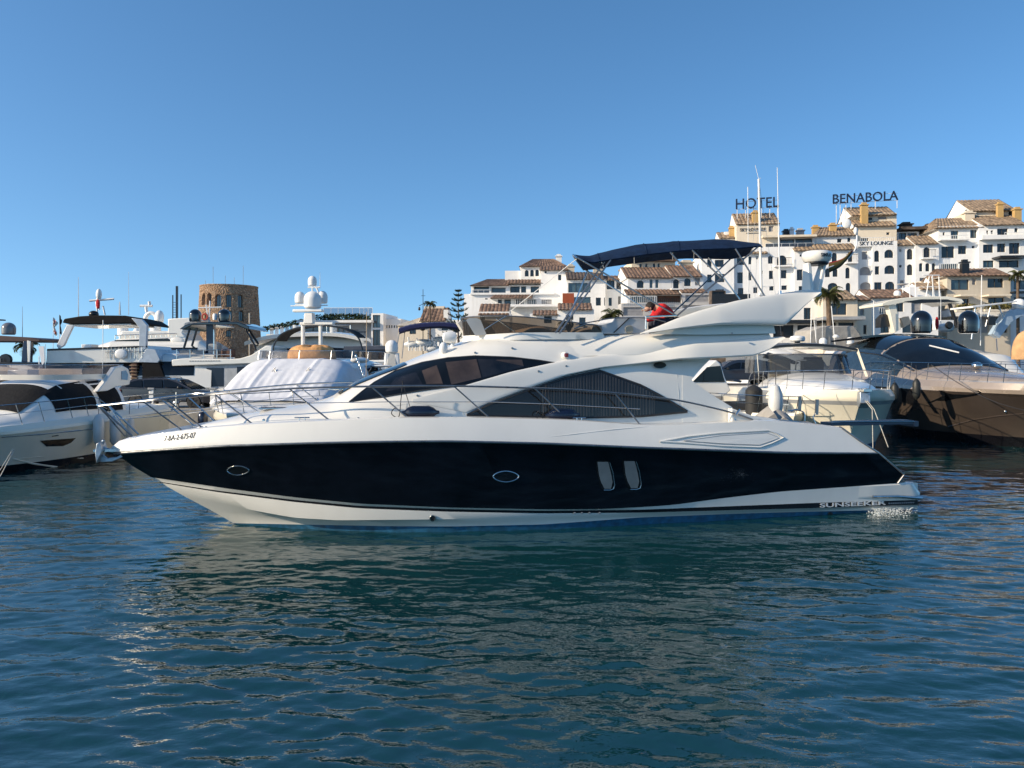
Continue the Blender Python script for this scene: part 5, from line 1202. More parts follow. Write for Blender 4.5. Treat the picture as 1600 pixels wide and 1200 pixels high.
for i in range(7): leaf_cloud(m, (-2.2 + i * .8, 0, -.35 + i * .16), (.5, .5, .4), 160, .13, rs)
m.build('foliage', LEAFD, e, smooth=False)
b = Bld('house', 'pale gabled house with lattice and brown tile roof behind the small blue canopy', 'house', 660, 95, -.05)
b.wall(622, 508, 668, [(640, 514, 650, 522)], mt=STC, depth=8); b.wall(664, 500, 730, [(690, 505, 700, 516), (708, 508, 716, 520, 'd')], depth=8, off=.4); b.roof(655, 502, 696, 481, mt=TILE, run=3.4, off=-.2); b.roof(620, 509, 656, 497, mt=STC, run=3, off=0, hipl=.8)
b.wall(693, 484, 700, [], zb=None, vb=502, off=.2, depth=1.5); b.wall(663, 478.5, 694, [], zb=None, vb=482, off=2.9, depth=1, mt=STC)
# ---- stone tower
def tower():
    Yd = 92; c = at(358, 560, Yd + 3); e = empty('stone_tower', (c.x, c.y, 1.1), 0, 'round brown stone watch tower with arched openings', 'tower')
    zt_ = at(358, 444, Yd + .2).z - 1.1; r1 = 3.3; r0 = 3.95; n = 96; m = MB(); R = []
    zs = list(np.linspace(0, zt_, 60)); fr = Frame(c.x, c.y, 0)
    def ang(u, r): return math.asin(max(-1, min(1, ((u - HU) / F * (Yd + .6) - c.x) / r)))
    holes = []
    for (u, v, w, h) in ((319.5, 467.5, .62, 1.35), (330.5, 467.5, .62, 1.35), (345.5, 470, .66, 1.45), (361.5, 470, .66, 1.45), (376.5, 470, .62, 1.45), (363, 493, .62, 1.15), (378.5, 493, .62, 1.2), (327, 495, .5, 1.1), (362, 521, .5, .8), (391, 464, .28, .35)):
        z = at(u, v, Yd).z - 1.1; rr = r0 + (r1 - r0) * z / zt_; holes.append((ang(u, rr), z, w, h))
    for a_ in (2.2, 2.8, 3.5, 4.1): holes.append((a_, at(0, 470, Yd).z - 1.1, .62, 1.4))
    # wall as a fine grid, openings pushed in
    N = 288; Z = 120; rs2 = random.Random(4)
    for j in range(Z + 1):
        z = zt_ * j / Z; r = r0 + (r1 - r0) * z / zt_ + (.06 if j >= Z - 1 else 0); row = []
        for i in range(N):
            a = 2 * pi * i / N; d = rs2.uniform(-.035, .035)
            for (ha, hz, w, h) in holes:
                da = (a - ha + pi) % (2 * pi) - pi; x = da * r; zz = z - hz
                if abs(x) < w / 2 and -h / 2 < zz < h / 2 - w / 2 + sqrt(max(0, (w / 2) ** 2 - x * x)): d = -.45
            row.append(((r + d) * sin(a), -(r + d) * cos(a), z))
        R.append(row)
    m.loft(R); STN = bpy.data.materials.new('tower_stone'); STN.use_nodes = True; nn = STN.node_tree; L = nn.links; bs_ = nn.nodes['Principled BSDF']; bs_.inputs['Roughness'].default_value = .95
    tc = nn.nodes.new('ShaderNodeTexCoord'); vo = nn.nodes.new('ShaderNodeTexVoronoi'); vo.inputs['Scale'].default_value = 5.0; L.new(tc.outputs['Object'], vo.inputs['Vector'])
    cr = nn.nodes.new('ShaderNodeValToRGB'); cr.color_ramp.elements[0].color = (.25, .155, .095, 1); cr.color_ramp.elements[1].color = (.52, .37, .25, 1); e_ = cr.color_ramp.elements.new(.5); e_.color = (.38, .24, .145, 1)
    L.new(vo.outputs['Color'], cr.inputs[0]); v2 = nn.nodes.new('ShaderNodeTexVoronoi'); v2.feature = 'DISTANCE_TO_EDGE'; v2.inputs['Scale'].default_value = 5.0; L.new(tc.outputs['Object'], v2.inputs['Vector'])
    mr = nn.nodes.new('ShaderNodeMapRange'); mr.inputs[2].default_value = .08; mr.inputs[3].default_value = .6; L.new(v2.outputs[0], mr.inputs[0]); mx = nn.nodes.new('ShaderNodeMix'); mx.data_type = 'RGBA'; mx.blend_type = 'MULTIPLY'; mx.inputs[0].default_value = 1
    L.new(cr.outputs[0], mx.inputs[6]); L.new(mr.outputs[0], mx.inputs[7]); L.new(mx.outputs[2], bs_.inputs['Base Color']); bu = nn.nodes.new('ShaderNodeBump'); bu.inputs['Distance'].default_value = .12; L.new(v2.outputs[0], bu.inputs['Height']); L.new(bu.outputs[0], bs_.inputs['Normal'])
    m.build('wall', STN, e, smooth=False, fix=False)
    for (ha, hz, w, h) in holes[:10]:
        rr = r0 + (r1 - r0) * hz / zt_ - .40; m = MB(); cx, cy = rr * sin(ha), -rr * cos(ha); m.box((cx, cy, hz), (w * .9, .04, h * .95), rz=ha, mi=0); m.box((cx + .03 * sin(ha), cy - .04, hz), (.04, .05, h * .9), rz=ha, mi=1); m.build('window', [WPANEB if ha < .8 else WPANE, WFR], e, smooth=False)
    for (u, h) in ((333, 40), (380, 42), (352, 22), (321, 12), (366, 18)):
        a = at(u, 443, Yd + 3); m = MB(); m.tube([(a.x - c.x, 0, zt_ - .1), (a.x - c.x, 0, zt_ + h / F * Yd * .8)], .025, 5); m.build('aerial', GREYP, e)
    m = MB(); a = at(324, 443, Yd + 2); m.box((a.x - c.x + .4, 0, zt_ + .15), (1.4, .8, .3)); m.build('roof_box', WPL, e, smooth=False)
    m = MB(); a = at(395, 530, Yd); zz = at(0, 490, Yd).z - 1.1; m.tube([(a.x - c.x, -4.2, 0), (a.x - c.x, -4.2, zz)], .06, 6); m.build('drain_pipe', STC, e)
    return e
tower()
# dark lattice structure left of the tower
e = empty('lattice_mast', at(276, 565, 110), 0, 'three dark slim posts with a ladder left of the stone tower', 'mast'); e.location.z = 1.1
for (u, v0, w) in ((270, 461, .12), (276.5, 447, .26), (283, 460, .12)):
    a = at(u, v0, 110); m = MB(); m.box((a.x - e.location.x, 0, (a.z - 1.1) / 2), (w, w, a.z - 1.1)); m.build('post', BLKP, e, smooth=False)
m = MB()
for i in range(14): m.box((-.35, 0, 6 + i * .35), (.5, .04, .05))
m.build('ladder', BLKP, e, smooth=False)

# ---- trees
def palm_tree(u, vc, Yd, R, label, trunk_r=.16, n=26, lean=0, vb=None, seed=1):
    rs = random.Random(seed); c = at(u, vc, Yd); e = empty('palm_tree', (c.x, c.y, 1.1), 0, label, 'palm'); H = c.z - 1.1
    m = MB(); m.tube(smooth_pts([(lean, 0, 0), (lean * .4, 0, H * .5), (0, 0, H)], 6), [trunk_r * (1.25 - .4 * i / 12) for i in range(13)], 9); m.build('trunk', TRUNK, e)
    m = MB()
    for k in range(n):
        az = 2 * pi * k / n * 2.4 + rs.uniform(-.3, .3); el = rs.uniform(-.35, 1.25); L = R * rs.uniform(.85, 1.15); pts = []; d = Vector((cos(az), sin(az), 0)); x = 0; z = 0; a = el
        for i in range(10):
            pts.append(Vector((0, 0, H)) + d * x + Vector((0, 0, z))); x += cos(a) * L / 9; z += sin(a) * L / 9; a -= .17 + .05 * i * .5
        side = Vector((-d.y, d.x, 0))
        m.tube(pts, [.03 - .002 * i for i in range(10)], 4)
        for i in range(1, 38):
            f = i / 38 * 9; j = int(min(8, f)); p = pts[j].lerp(pts[j + 1], f - j); w = R * .26 * sin(pi * min(1, .15 + i / 38 * .9)) ** .6
            for sg in (1, -1):
                tip = p + side * sg * w * rs.uniform(.8, 1.1) + d * w * .5 + Vector((0, 0, -w * rs.uniform(.3, .75))); q = d * .035
                m.add([p - q, p + q, tip], [(0, 1, 2)])
    m.build('crown', PALM, e, smooth=False, fix=False); return e
palm_tree(1294, 461, 66, 1.55, 'palm tree with a slim trunk before the cream house right of the arch wing', .22, 34, .4, seed=3)
palm_tree(41, 541, 62, 1.15, 'palm tree behind the boats at the far left edge', .15, 26, .2, seed=4)
palm_tree(672, 474, 93, .95, 'small palm above the roof of the lattice gabled house', .1, 20, 0, seed=5)
palm_tree(955, 492, 72, 1.5, 'bushy palm low behind the console of the navy yacht', .2, 30, .1, seed=6)
palm_tree(884, 506, 74, .9, 'low palm in front of the brown roofed house below the villa', .12, 20, .1, seed=8)
palm_tree(1590, 428, 79, 1.1, 'palm whose fronds show at the right edge above the beige house', .15, 22, .1, seed=7)
def araucaria(u, vt, Yd, label):
    rs = random.Random(2); c = at(u, vt, Yd); H = c.z - 1.1; e = empty('monkey_puzzle_tree', (c.x, c.y, 1.1), 0, label, 'tree'); m = MB(); m.tube([(0, 0, 0), (0, 0, H)], [.16, .03], 8); m.build('trunk', TRUNK, e); m = MB()
    k = 0; z = H
    while z > H * .35:
        L = (.25 + (H - z) * .42) * rs.uniform(.7, 1.25)
        for q in range(6):
            az = q * pi / 3 + k * .5; pts = [Vector((0, 0, z))] + [Vector((cos(az) * L * f, sin(az) * L * f, z + .10 * L * f + .30 * L * (f ** 3))) for f in (.4, .75, 1)]
            m.tube(pts, [.03, .02, .02, .01], 4)
            for i in range(26):
                f = rs.uniform(.3, 1.0); p = Vector((cos(az) * L * f, sin(az) * L * f, z + .10 * L * f + .30 * L * f ** 3)); tip = p + Vector((rs.uniform(-.22, .22), rs.uniform(-.22, .22), rs.uniform(.02, .22))); m.add([p + Vector((0, 0, .05)), p - Vector((.05, 0, .03)), tip], [(0, 1, 2)]); m.add([p + Vector((.04, .03, 0)), p - Vector((.04, 0, .0)), tip + Vector((.05, .03, 0))], [(0, 1, 2)])
        z -= .5 + .04 * k; k += 1
    m.build('crown', LEAFD, e, smooth=False, fix=False)
araucaria(716, 456, 86, 'dark tiered monkey puzzle tree left of the villa')
e = empty('street_lamp', at(661, 560, 88), 0, 'tall dark ornate lamp mast left of the monkey puzzle tree', 'lamp post'); e.location.z = 1.1; zt_ = at(0, 452, 88).z - 1.1; m = MB(); m.tube([(0, 0, 0), (0, 0, zt_)], [.07, .03], 7); m.tube([(-.45, 0, zt_ * .82), (.35, 0, zt_ * .86)], .03, 5); m.tube([(-.2, 0, zt_ * .93), (.25, 0, zt_ * .93)], .025, 5); m.build('pole', IRON, e)
m = MB(); m.lathe((-.42, 0, zt_ * .77), [(.05, 0), (.14, .1), (.1, .35), (.03, .4)], 8); m.build('lantern', IRON, e); m = MB(); m.lathe((-.05, 0, zt_ * .55), [(.12, 0), (.32, .15), (.3, .4), (.1, .6)], 10); m.build('loudspeaker', IRON, e)
for (u, vt, Yd, hw, n, lab) in ((1445, 362, 112, 2.0, 900, 'dark shrubs on the roof behind the narrow white wing'), (1430, 366, 110, 1.2, 400, 'small dark shrub on the roof terrace right of the SKY LOUNGE tower')):
    c = at(u, vt + 8, Yd); e = empty('shrub', c, 0, lab, 'shrub'); m = MB(); leaf_cloud(m, (0, 0, 0), (hw * .6, .6, .45), n, .12, rs, jag=.5); m.build('foliage', LEAFD, e, smooth=False)
    m = MB(); m.tube([(0, 0, -.9), (0, 0, .2)], .06, 6); m.build('stem', TRUNK, e)
# ------------------------------------------------------------ moored boats
class Boat:
    def __init__(s, name, label, cat, x, y, deg, group=None):
        s.fr = Frame(x, y, radians(deg)); s.e = empty(name, (x, y, 0), radians(deg), label, cat, group); s.h = None
    def hull(s, L, B, zb, zs, top=None, low=None, band=None, full=.5, rake=1.6, n=2.4, zdip=0.0, bow_in=.30, stern=.94):
        """s=0 at the stem head, s=L at the stern; zb/zs freeboard at bow and stern"""
        rows = [(-.6, .55, 1.0), (0.0, .86, .92), (.16, .885, .86), (.42, .95, .62), (.78, .985, .25), (.84, 1.0, .12), (.90, .985, .06), (1.0, .90, 0.0)]
        K = 60; R = []
        for (h, bf, rk) in rows:
            line = []
            for k in range(K + 1):
                x = (k / K) ** 1.4; s0 = rake * rk; ss = s0 + (L - s0) * x; q = min(1, x / full)
                b = B / 2 * bf * (1 - (1 - q) ** n) * (1 - (1 - stern) * max(0, (x - .6) / .4)); zt = zb + (zs - zb) * x - zdip * 4 * x * (1 - x)
                line.append((ss, b, h * zt if h >= 0 else h))
            R.append(line)
        s.R = R; m = MB(); mats = [1, 1, 0, 0, 3, 2, 2]
        for sg in (1, -1):
            o = len(m.v)
            for l in R: m.v.extend([(p[0], p[1] * sg, p[2]) for p in l])
            for i in range(len(R) - 1):
                for k in range(K): m.f.append((o + i * (K + 1) + k, o + i * (K + 1) + k + 1, o + (i + 1) * (K + 1) + k + 1, o + (i + 1) * (K + 1) + k)); m.m.append(mats[i])
        st = [l[-1] for l in R]
        for i in range(len(st) - 1): a, b = st[i], st[i + 1]; m.add([a, b, (b[0], -b[1], b[2]), (a[0], -a[1], a[2])], [(0, 1, 2, 3)], 0)
        m.build('hull', [top or GELW, low or BOOT, band and band[1] or top or GELW, band and band[0] or top or GELW], s.e, ang=28)
        g = R[-1]; m = MB(); m.loft([[(p[0], p[1] * f, p[2] - (.05 if abs(f) < .97 else 0) + (.10 * (1 - f * f))) for f in (1, .965, .6, .3, 0, -.3, -.6, -.965, -1)] for p in g], closed=False, caps=False); m.build('deck', GEL, s.e)
    def g(s, x): r = s.R[-1]; return float(np.interp(x, [p[0] for p in r], [p[1] for p in r])), float(np.interp(x, [p[0] for p in r], [p[2] for p in r]))
    def side(s, x, z):
        zs = []; bs = []
        for r in s.R[1:]: zs.append(np.interp(x, [p[0] for p in r], [p[2] for p in r])); bs.append(np.interp(x, [p[0] for p in r], [p[1] for p in r]))
        return float(np.interp(z, zs, bs))
    def house(s, st, name='cabin', mt=None, n=3.0, tum=.12):
        """st: (s, half width, z base, z top)"""
        A = np.array(st); f = lambda x, c: float(np.interp(x, A[:, 0], A[:, c])); s.hf = f
        s.hn = n; s.htum = tum; m = MB(); R = []
        X = sorted(set(list(np.linspace(A[0, 0], A[-1, 0], 44)) + list(A[:, 0])))
        for x in X:
            w, z0, z1 = f(x, 1), f(x, 2), f(x, 3); r = []
            for i in range(11):
                a = pi / 2 * i / 10; h = sin(a) ** (2 / n); r.append((x, cos(a) ** (2 / n) * w * (1 - tum * h), z0 + h * (z1 - z0)))
            R.append(r + [(p[0], -p[1], p[2]) for p in r[-2::-1]])
        m.loft(R); return m.build(name, mt or GEL, s.e, ang=45)
    def hp(s, x, h, sg, off=.015):
        f = s.hf; w, z0, z1 = f(x, 1), f(x, 2), f(x, 3); n = s.hn
        return (x, sg * (w * (1 - h ** n) ** (1 / n) * (1 - s.htum * h) + off), z0 + h * (z1 - z0))
    def win(s, x0, x1, h0, h1, sides=(1, -1), mt=None, h0b=None, h1b=None, name='side_window', nx=14):
        h0b = h0 if h0b is None else h0b; h1b = h1 if h1b is None else h1b
        for sg in sides:
            m = MB(); m.loft([[s.hp(x0 + (x1 - x0) * i / nx, (h0 + (h0b - h0) * i / nx) + ((h1 + (h1b - h1) * i / nx) - (h0 + (h0b - h0) * i / nx)) * j / 6, sg) for j in range(7)] for i in range(nx + 1)], closed=False, caps=False); m.build(name, mt or DGL, s.e, fix=False)
    def screen(s, x0, x1, frac=.85, mt=None, name='windscreen', off=.02):
        m = MB(); R = []; f = s.hf; n = s.hn
        for i in range(13):
            x = x0 + (x1 - x0) * i / 12; w, z0, z1 = f(x, 1), f(x, 2), f(x, 3); row = []
            for j in range(17):
                q = (-1 + 2 * j / 16) * frac; h = (1 - abs(q) ** n) ** (1 / n); row.append((x - off, q * w * (1 - s.htum * h), z0 + h * (z1 - z0) + off))
            R.append(row)
        m.loft(R, closed=False, caps=False); return m.build(name, mt or DGL, s.e, fix=False)
    def rail(s, x0, x1, h=.62, n=9, both=True, inset=.06, r=.016, mid=True, lean=.25, name='bow_rail', closed=True):
        sides = []
        for sg in ((1, -1) if both else (-1,)):
            top = []
            for i in range(21):
                x = x0 + (x1 - x0) * i / 20; b, z = s.g(x); f = min(1, (x1 - x) / (.12 * (x1 - x0)) ) if x1 > x0 else 1
                top.append(Vector((x - lean, sg * max(.12, b - inset), z + h * (.15 + .85 * min(1, max(0, f)))))) 
            sides.append(top)
            m = MB(); m.tube(top, r, 6)
            if mid: m.tube([Vector((p.x, p.y, s.g(max(0, p.x + lean))[1] * .45 + p.z * .55)) for p in top], r * .6, 5)
            for i in range(n):
                k = int(i * 19 / (n - 1)); p = top[k]; x = x0 + (x1 - x0) * k / 20; b, z = s.g(x); m.tube([p, (x, sg * max(.1, b - inset), z - .03)], r * .85, 5)
            if sg == 1 and both: m.tube([top[0], Vector((top[0].x - .15, 0, top[0].z)), Vector((top[0].x, -top[0].y, top[0].z))], r, 6)
            m.build(name, STEEL, s.e)
    def Q(s, u, v, x): return s.fr.Q(u, v, x)
    def P(s, u, v, t): return s.fr.P(u, v, t)
    def dome(s, c, r, h=None, mt=None, name='satellite_dome'):
        c = Vector(c); h = h or r * 2.1; m = MB(); p = [(r * .80, 0), (r * .97, h * .08), (r, h * .3), (r, h * .52)] + [(r * cos(a), h * .52 + h * .48 * sin(a)) for a in np.linspace(.15, pi / 2 - .05, 8)]
        m.lathe((c.x, c.y, c.z), p, 22); return m.build(name, mt or WPL, s.e)
    def tube(s, pts, r=.02, name='rail', mt=None, sm=0, n=6):
        m = MB(); m.tube(smooth_pts(pts, sm) if sm else pts, r, n); return m.build(name, mt or STEEL, s.e)
    def tubes(s, lst, r=.02, name='rail', mt=None):
        m = MB()
        for p in lst: m.tube(p, r, 6)
        return m.build(name, mt or STEEL, s.e)
    def box(s, c, d, name='locker', mt=None, bevel=.03, rz=0, ry=0, taper=1):
        m = MB(); m.box(c, d, rz=rz, ry=ry, taper=taper); return m.build(name, mt or GEL, s.e, bevel=bevel)
    def canopy(s, s0, s1, hw, z0, z1, crown=.25, mt=None, name='canopy', droop=.0, th=.05, ends=.0):
        m = MB(); R = []
        for i in range(15):
            f = i / 14; x = s0 + (s1 - s0) * f; z = z0 + (z1 - z0) * f - ends * (abs(2 * f - 1) ** 3); row = [(x, hw * a, z + crown * (1 - abs(a) ** 2.2) - droop * abs(a) ** 6) for a in np.linspace(-1, 1, 15)]
            R.append(row + [(p[0], p[1] * .99, p[2] - th) for p in row[::-1]])
        m.loft(R); return m.build(name, mt or NFAB, s.e, ang=50)
    def whip(s, c, h, lean=(0, 0), r=.012, mt=None):
        c = Vector(c); m = MB(); m.tube([c, c + Vector((lean[0] * .5, lean[1] * .5, h * .5)), c + Vector((lean[0], lean[1], h))], [r, r * .8, r * .4], 5); return m.build('antenna', mt or WPL, s.e)
    def radar_bar(s, c, w, mt=None, rz=0):
        c = Vector(c); m = MB(); m.lathe((c.x, c.y, c.z - .22), [(.16, 0), (.17, .12), (.10, .18)], 12); m.box(c, (.12, w, .09), rz=rz); return m.build('radar_scanner', mt or WPL, s.e, bevel=.02)

def moor_fender(w, ln, r, label, mt, group='fenders hanging between the moored boats'):
    e = empty('fender', w, 0, label, 'fender', group); m = MB(); h = ln / 2
    m.lathe((0, 0, 0), [(.03, -h - .05), (r * .7, -h + .04), (r, -h + .14), (r, h - .14), (r * .7, h - .04), (.04, h + .05)], 14); m.build('fender_body', mt, e)
    m = MB(); m.tube([(0, 0, h), (0, .03, h + .6)], .01, 4); m.build('fender_line', DROPE, e); return e

# ---- A: white flybridge yacht at the left edge, bow towards us --------------------------------
b = Boat('motor_yacht', 'white flybridge yacht at the left edge with black screened windows and bow rail', 'yacht', -17.2, 20.5, 80)
b.hull(10.5, 4.6, 1.32, 1.7, top=GELW, low=BLK, full=.60, rake=1.5)
def on_A(u, v, off=0):
    t = -2.0
    for _ in range(20): x, z = b.fr.p(u, v, t); t = -b.side(x, z)
    return Vector((x, t - off, z))
wA = [(62, 688.5), (90, 686.5), (118, 684.5), (110, 692), (98, 697), (72, 697.5)]
patch_on('hull_window', wA, DGL, b.e, fn=on_A)
m = MB(); m.tube([on_A(u, v, .01) for u, v in ((2, 683), (60, 679), (110, 674), (150, 670))], .018, 5); m.build('rub_rail', STEEL, b.e)
m = MB(); m.tube([on_A(u, v, .0) for u, v in ((20, 717), (50, 724), (90, 730))], .03, 5); m.tube([on_A(u, v, 0) for u, v in ((20, 717), (60, 714), (130, 716))], .02, 5); m.build('spray_rail', GELW, b.e)
px_text('hull_lettering', '-----', 81, 682.4, 91, 681.1, 1.6, BLK, b.e, fn=on_A)
b.house([(1.6, .3, 1.2, 1.28), (2.6, 1.15, 1.25, 1.5), (3.9, 1.65, 1.3, 1.75), (4.9, 1.8, 1.4, 2.45), (5.7, 1.85, 1.4, 2.75), (7.6, 1.9, 1.5, 2.85), (8.3, 1.85, 1.5, 2.8)], tum=.1)
b.screen(4.05, 5.3, .80, BFAB, 'windscreen_cover'); b.win(5.0, 6.8, .30, .86, mt=BFAB, name='window_cover', h0b=.2, h1b=.9); b.win(7.0, 8.1, .1, .88, mt=BFAB, name='window_cover')
b.rail(.4, 7.6, .62, 9)
# flybridge with wrap screen
for sg in (1, -1):
    pass
fs = [(5.3, 0), (5.4, 1.0), (5.9, 1.55), (6.7, 1.70), (7.5, 1.72), (8.2, 1.72)]
fs = fs[::-1] + [(p[0], -p[1]) for p in fs[1:]]
P0 = smooth_pts([(x, y, 2.74) for x, y in fs], 5)
m = MB(); m.loft([[p, p + Vector((-.06 if p.x < 6 else 0, (.03 if p.y > 0 else -.03), .18))] for p in P0], closed=False, caps=False); m.build('fly_coaming', GEL, b.e)
m = MB(); m.loft([[p + Vector((-.03, 0, .17)), p + Vector((.10, 0, .50))] for p in P0], closed=False, caps=False); m.build('fly_windscreen', glassy('lilac_screen', (.55, .55, .60), .35), b.e)
m = MB(); m.tube([p + Vector((.10, 0, .50)) for p in P0], .014, 5); m.build('screen_trim', STEEL, b.e)
b.box((7.5, 0, 2.95), (1.0, 2.2, .30), 'fly_seat', CUSH); b.box((6.4, .7, 2.9), (.5, .8, .35), 'helm_console', GEL)
m = MB(); PR = [b.P(u, v, -1.9) for u, v in ((150, 612), (166, 592), (178, 574), (190, 571), (199, 576), (203, 590), (201, 601), (180, 604), (166, 611))]
m.prism(PR, -1.95, -1.75); m.build('fly_wing', GEL, b.e, bevel=.03); m = MB(); m.prism([b.P(u, v, -1.96) for u, v in ((190, 580), (197, 579), (200, 585), (199, 594), (190, 593))], -1.97, -1.955); m.build('wing_window', mat('sky_blue_pane', (.12, .30, .45), .2), b.e)
b.tubes([[b.P(42, 622, 0), b.P(52, 640, .2)], [b.P(52, 622, .2), b.P(90, 632, -.6)]], .012, 'wiper', BLKP)
m = MB(); m.ell((1.1, -.1, 1.52), (.35, .30, .18)); ob = m.build('buoy', mat('buoy_orange', (.75, .18, .02), .5, var=.1), None); wp = Vector((b.fr.o.x + b.fr.a.x * 2.35 + b.fr.b.x * -.95, b.fr.o.y + b.fr.a.y * 2.35 + b.fr.b.y * -.95, 1.32)); ob.location = wp; ob.data.transform(Matrix.Translation((-1.1, .1, -1.35))); tag(ob, 'orange buoy lying on the bow deck at the left edge', 'buoy')
m = MB(); m.tube([at(0, 745, 20.5), at(22, 703, 22.8)], .012, 5); m.tube([at(0, 735, 20.8), at(20, 702, 22.8)], .010, 5); o = m.build('mooring_rope', ROPE, None); tag(o, 'pair of thin mooring ropes running from the left bow into the water', 'rope')
FW = mat('fender_pale', (.62, .62, .60), .4, var=.08)
i = 0
for (u, v, Yf, ln, lab, mt) in ((154, 672, 26.0, .95, 'pale fender hanging at the corner of the left white yacht', FW), (180, 673, 26.6, .95, 'pale fender second from the left white yacht corner', FW), (202, 672, 28, .9, 'pale fender third in the row above the yacht anchor', FW), (216, 669, 29, .8, 'smaller pale fender last in the row above the yacht anchor', FW), (317, 655, 27.5, .55, 'dark navy fender beside the covered white yacht bow', VINYL)):
    moor_fender(at(u, v, Yf), ln, .17, lab, mt)

# ---- D: yacht under white covers with the cluster of domes ------------------------------
b = Boat('motor_yacht', 'white yacht wrapped in white canvas covers with four white domes on its mast', 'yacht', -8.6, 23.6, 84)
b.hull(15, 4.9, 1.75, 1.9, top=GELW, full=.42, rake=1.2)
b.house([(1.0, .4, 1.7, 1.80), (2.2, 1.5, 1.75, 1.95), (3.0, 2.0, 1.7, 2.1), (4.9, 2.1, 1.6, 3.10), (5.6, 2.1, 1.6, 3.40), (10, 2.15, 1.6, 3.5), (11.5, 2.1, 1.6, 3.4)], n=5, tum=.10)
b.rail(.5, 8.5, .62, 9)
# loose canvas over windscreen and front
m = MB(); R = []; rs = random.Random(12); f = b.hf
for i in range(34):
    x = 2.5 + (6.2 - 2.5) * i / 33; w, z0, z1 = f(x, 1), f(x, 2), f(x, 3); row = []
    for j in range(61):
        q = -1 + 2 * j / 60; q *= .995; h = (1 - abs(q) ** 5) ** (1 / 5); fold = .008 * sin(q * 17 + 1.5 * sin(i * .2)) * min(1, i / 10) + (.045 if abs(abs(q) - .42) < .03 else 0) + .006 * sin(i * .9 + q * 5) + .012 * sin(q * 46) * max(0, 1 - abs(i - 12) / 12)
        row.append((x - .06 - fold, q * (w + .05), z0 + h * (z1 - z0) + .05 + fold * .5))
    R.append(row)
m.loft(R, closed=False, caps=False); m.build('windscreen_cover', WFAB, b.e, ang=180)
b.win(6.3, 8.2, .1, .93, mt=WFAB, name='side_cover'); b.win(8.4, 10.6, .35, .85)
for q, sg in ((-.5, 1), (.1, 1)):
    x = 4.6; z = f(x, 3); c = Vector((x - .15, q * 2.1 * sg, z - .1))
    b.tubes([[c + Vector((-.35, -.15, -.42)), c + Vector((.15, .25, .28))], [c + Vector((-.3, -.35, -.40)), c + Vector((.15, .25, .28))], [c + Vector((.1, .15, .30)), c + Vector((.12, .35, .12))]], .014, 'wiper', DSTEEL)
fs = [(5.8, 0), (5.9, 1.2), (6.4, 1.85), (8, 2.0), (10.5, 2.0)]; fs = fs[::-1] + [(p[0], -p[1]) for p in fs[1:]]; P0 = smooth_pts([(x, y, 3.42) for x, y in fs], 5)
m = MB(); m.loft([[p, p + Vector((.12, 0, .34))] for p in P0], closed=False, caps=False); m.build('fly_windscreen', CLEARG, b.e); m = MB(); m.tube([p + Vector((.12, 0, .34)) for p in P0], .012, 5)
for k in range(0, len(P0), 5): m.tube([P0[k], P0[k] + Vector((.12, 0, .34))], .012, 5)
m.build('screen_trim', STEEL, b.e)
# ochre cover on the helm seats
cA = b.Q(444, 560, 7.2); cB = b.Q(518, 560, 7.2); zt_ = b.Q(480, 540, 7.2).z; m = MB(); R = []; ym = (cA.y + cB.y) / 2; hw = abs(cA.y - cB.y) / 2
for k in range(12):
    a = pi / 2 * k / 11; R.append([(7.6 + .7 * cos(a) ** .4 * cos(p), ym + hw * cos(a) ** .45 * sin(p) * (1 + .03 * sin(p * 9)), 3.45 + (zt_ - 3.45) * (sin(a) ** .7) * (1 + .10 * sin(p * 5 + 1) * sin(a)) * (1 if k < 11 else .96)) for p in np.linspace(0, 2 * pi, 41)[:-1]])
m.loft(R); m.build('seat_cover', ORANGE, b.e, ang=180)
# mast, bar, domes
def qx(u, v, x=8.5): return b.Q(u, v, x)
for u in (473.5, 501): 
    A = qx(u, 507); Bv = qx(u - .5, 560); b.box((8.5, A.y, (A.z + Bv.z) / 2), (.16, .13, A.z - Bv.z), 'mast_leg')
A = qx(470, 506); Bv = qx(522, 506); b.box((8.5, (A.y + Bv.y) / 2, A.z), (.3, abs(A.y - Bv.y), .12), 'mast_crosspiece')
A = qx(460, 486); Bv = qx(506, 486); b.box((8.4, (A.y + Bv.y) / 2, A.z), (.25, abs(A.y - Bv.y), .11), 'radar_scanner', WPL); A = qx(484, 489); Bv = qx(484, 506); b.box((8.5, A.y, (A.z + Bv.z) / 2), (.4, .42, A.z - Bv.z), 'mast_pedestal', taper=.8)
for (u, v0, v1, wpx, x) in ((488.5, 455, 482, 27, 8.5), (468.5, 455.5, 474, 15.5, 9.1), (504, 454.5, 474, 15.5, 9.1), (488, 431, 447, 13.5, 8.8)):
    c = b.Q(u, v1, x); t_ = b.Q(u, v0, x).z; b.dome(c, wpx / 2 / F * (b.fr.o.y + x), t_ - c.z)
b.tubes([[qx(454, 478), qx(512, 477)], [qx(461, 476), qx(479, 476)]], .025, 'mast_spreader', WPL); b.tubes([[qx(488, 447), qx(488, 456)], [qx(494, 448), qx(498, 458)], [qx(481, 449), qx(500, 449)]], .035, 'mast_top', WPL); b.whip(qx(500, 448), .6)
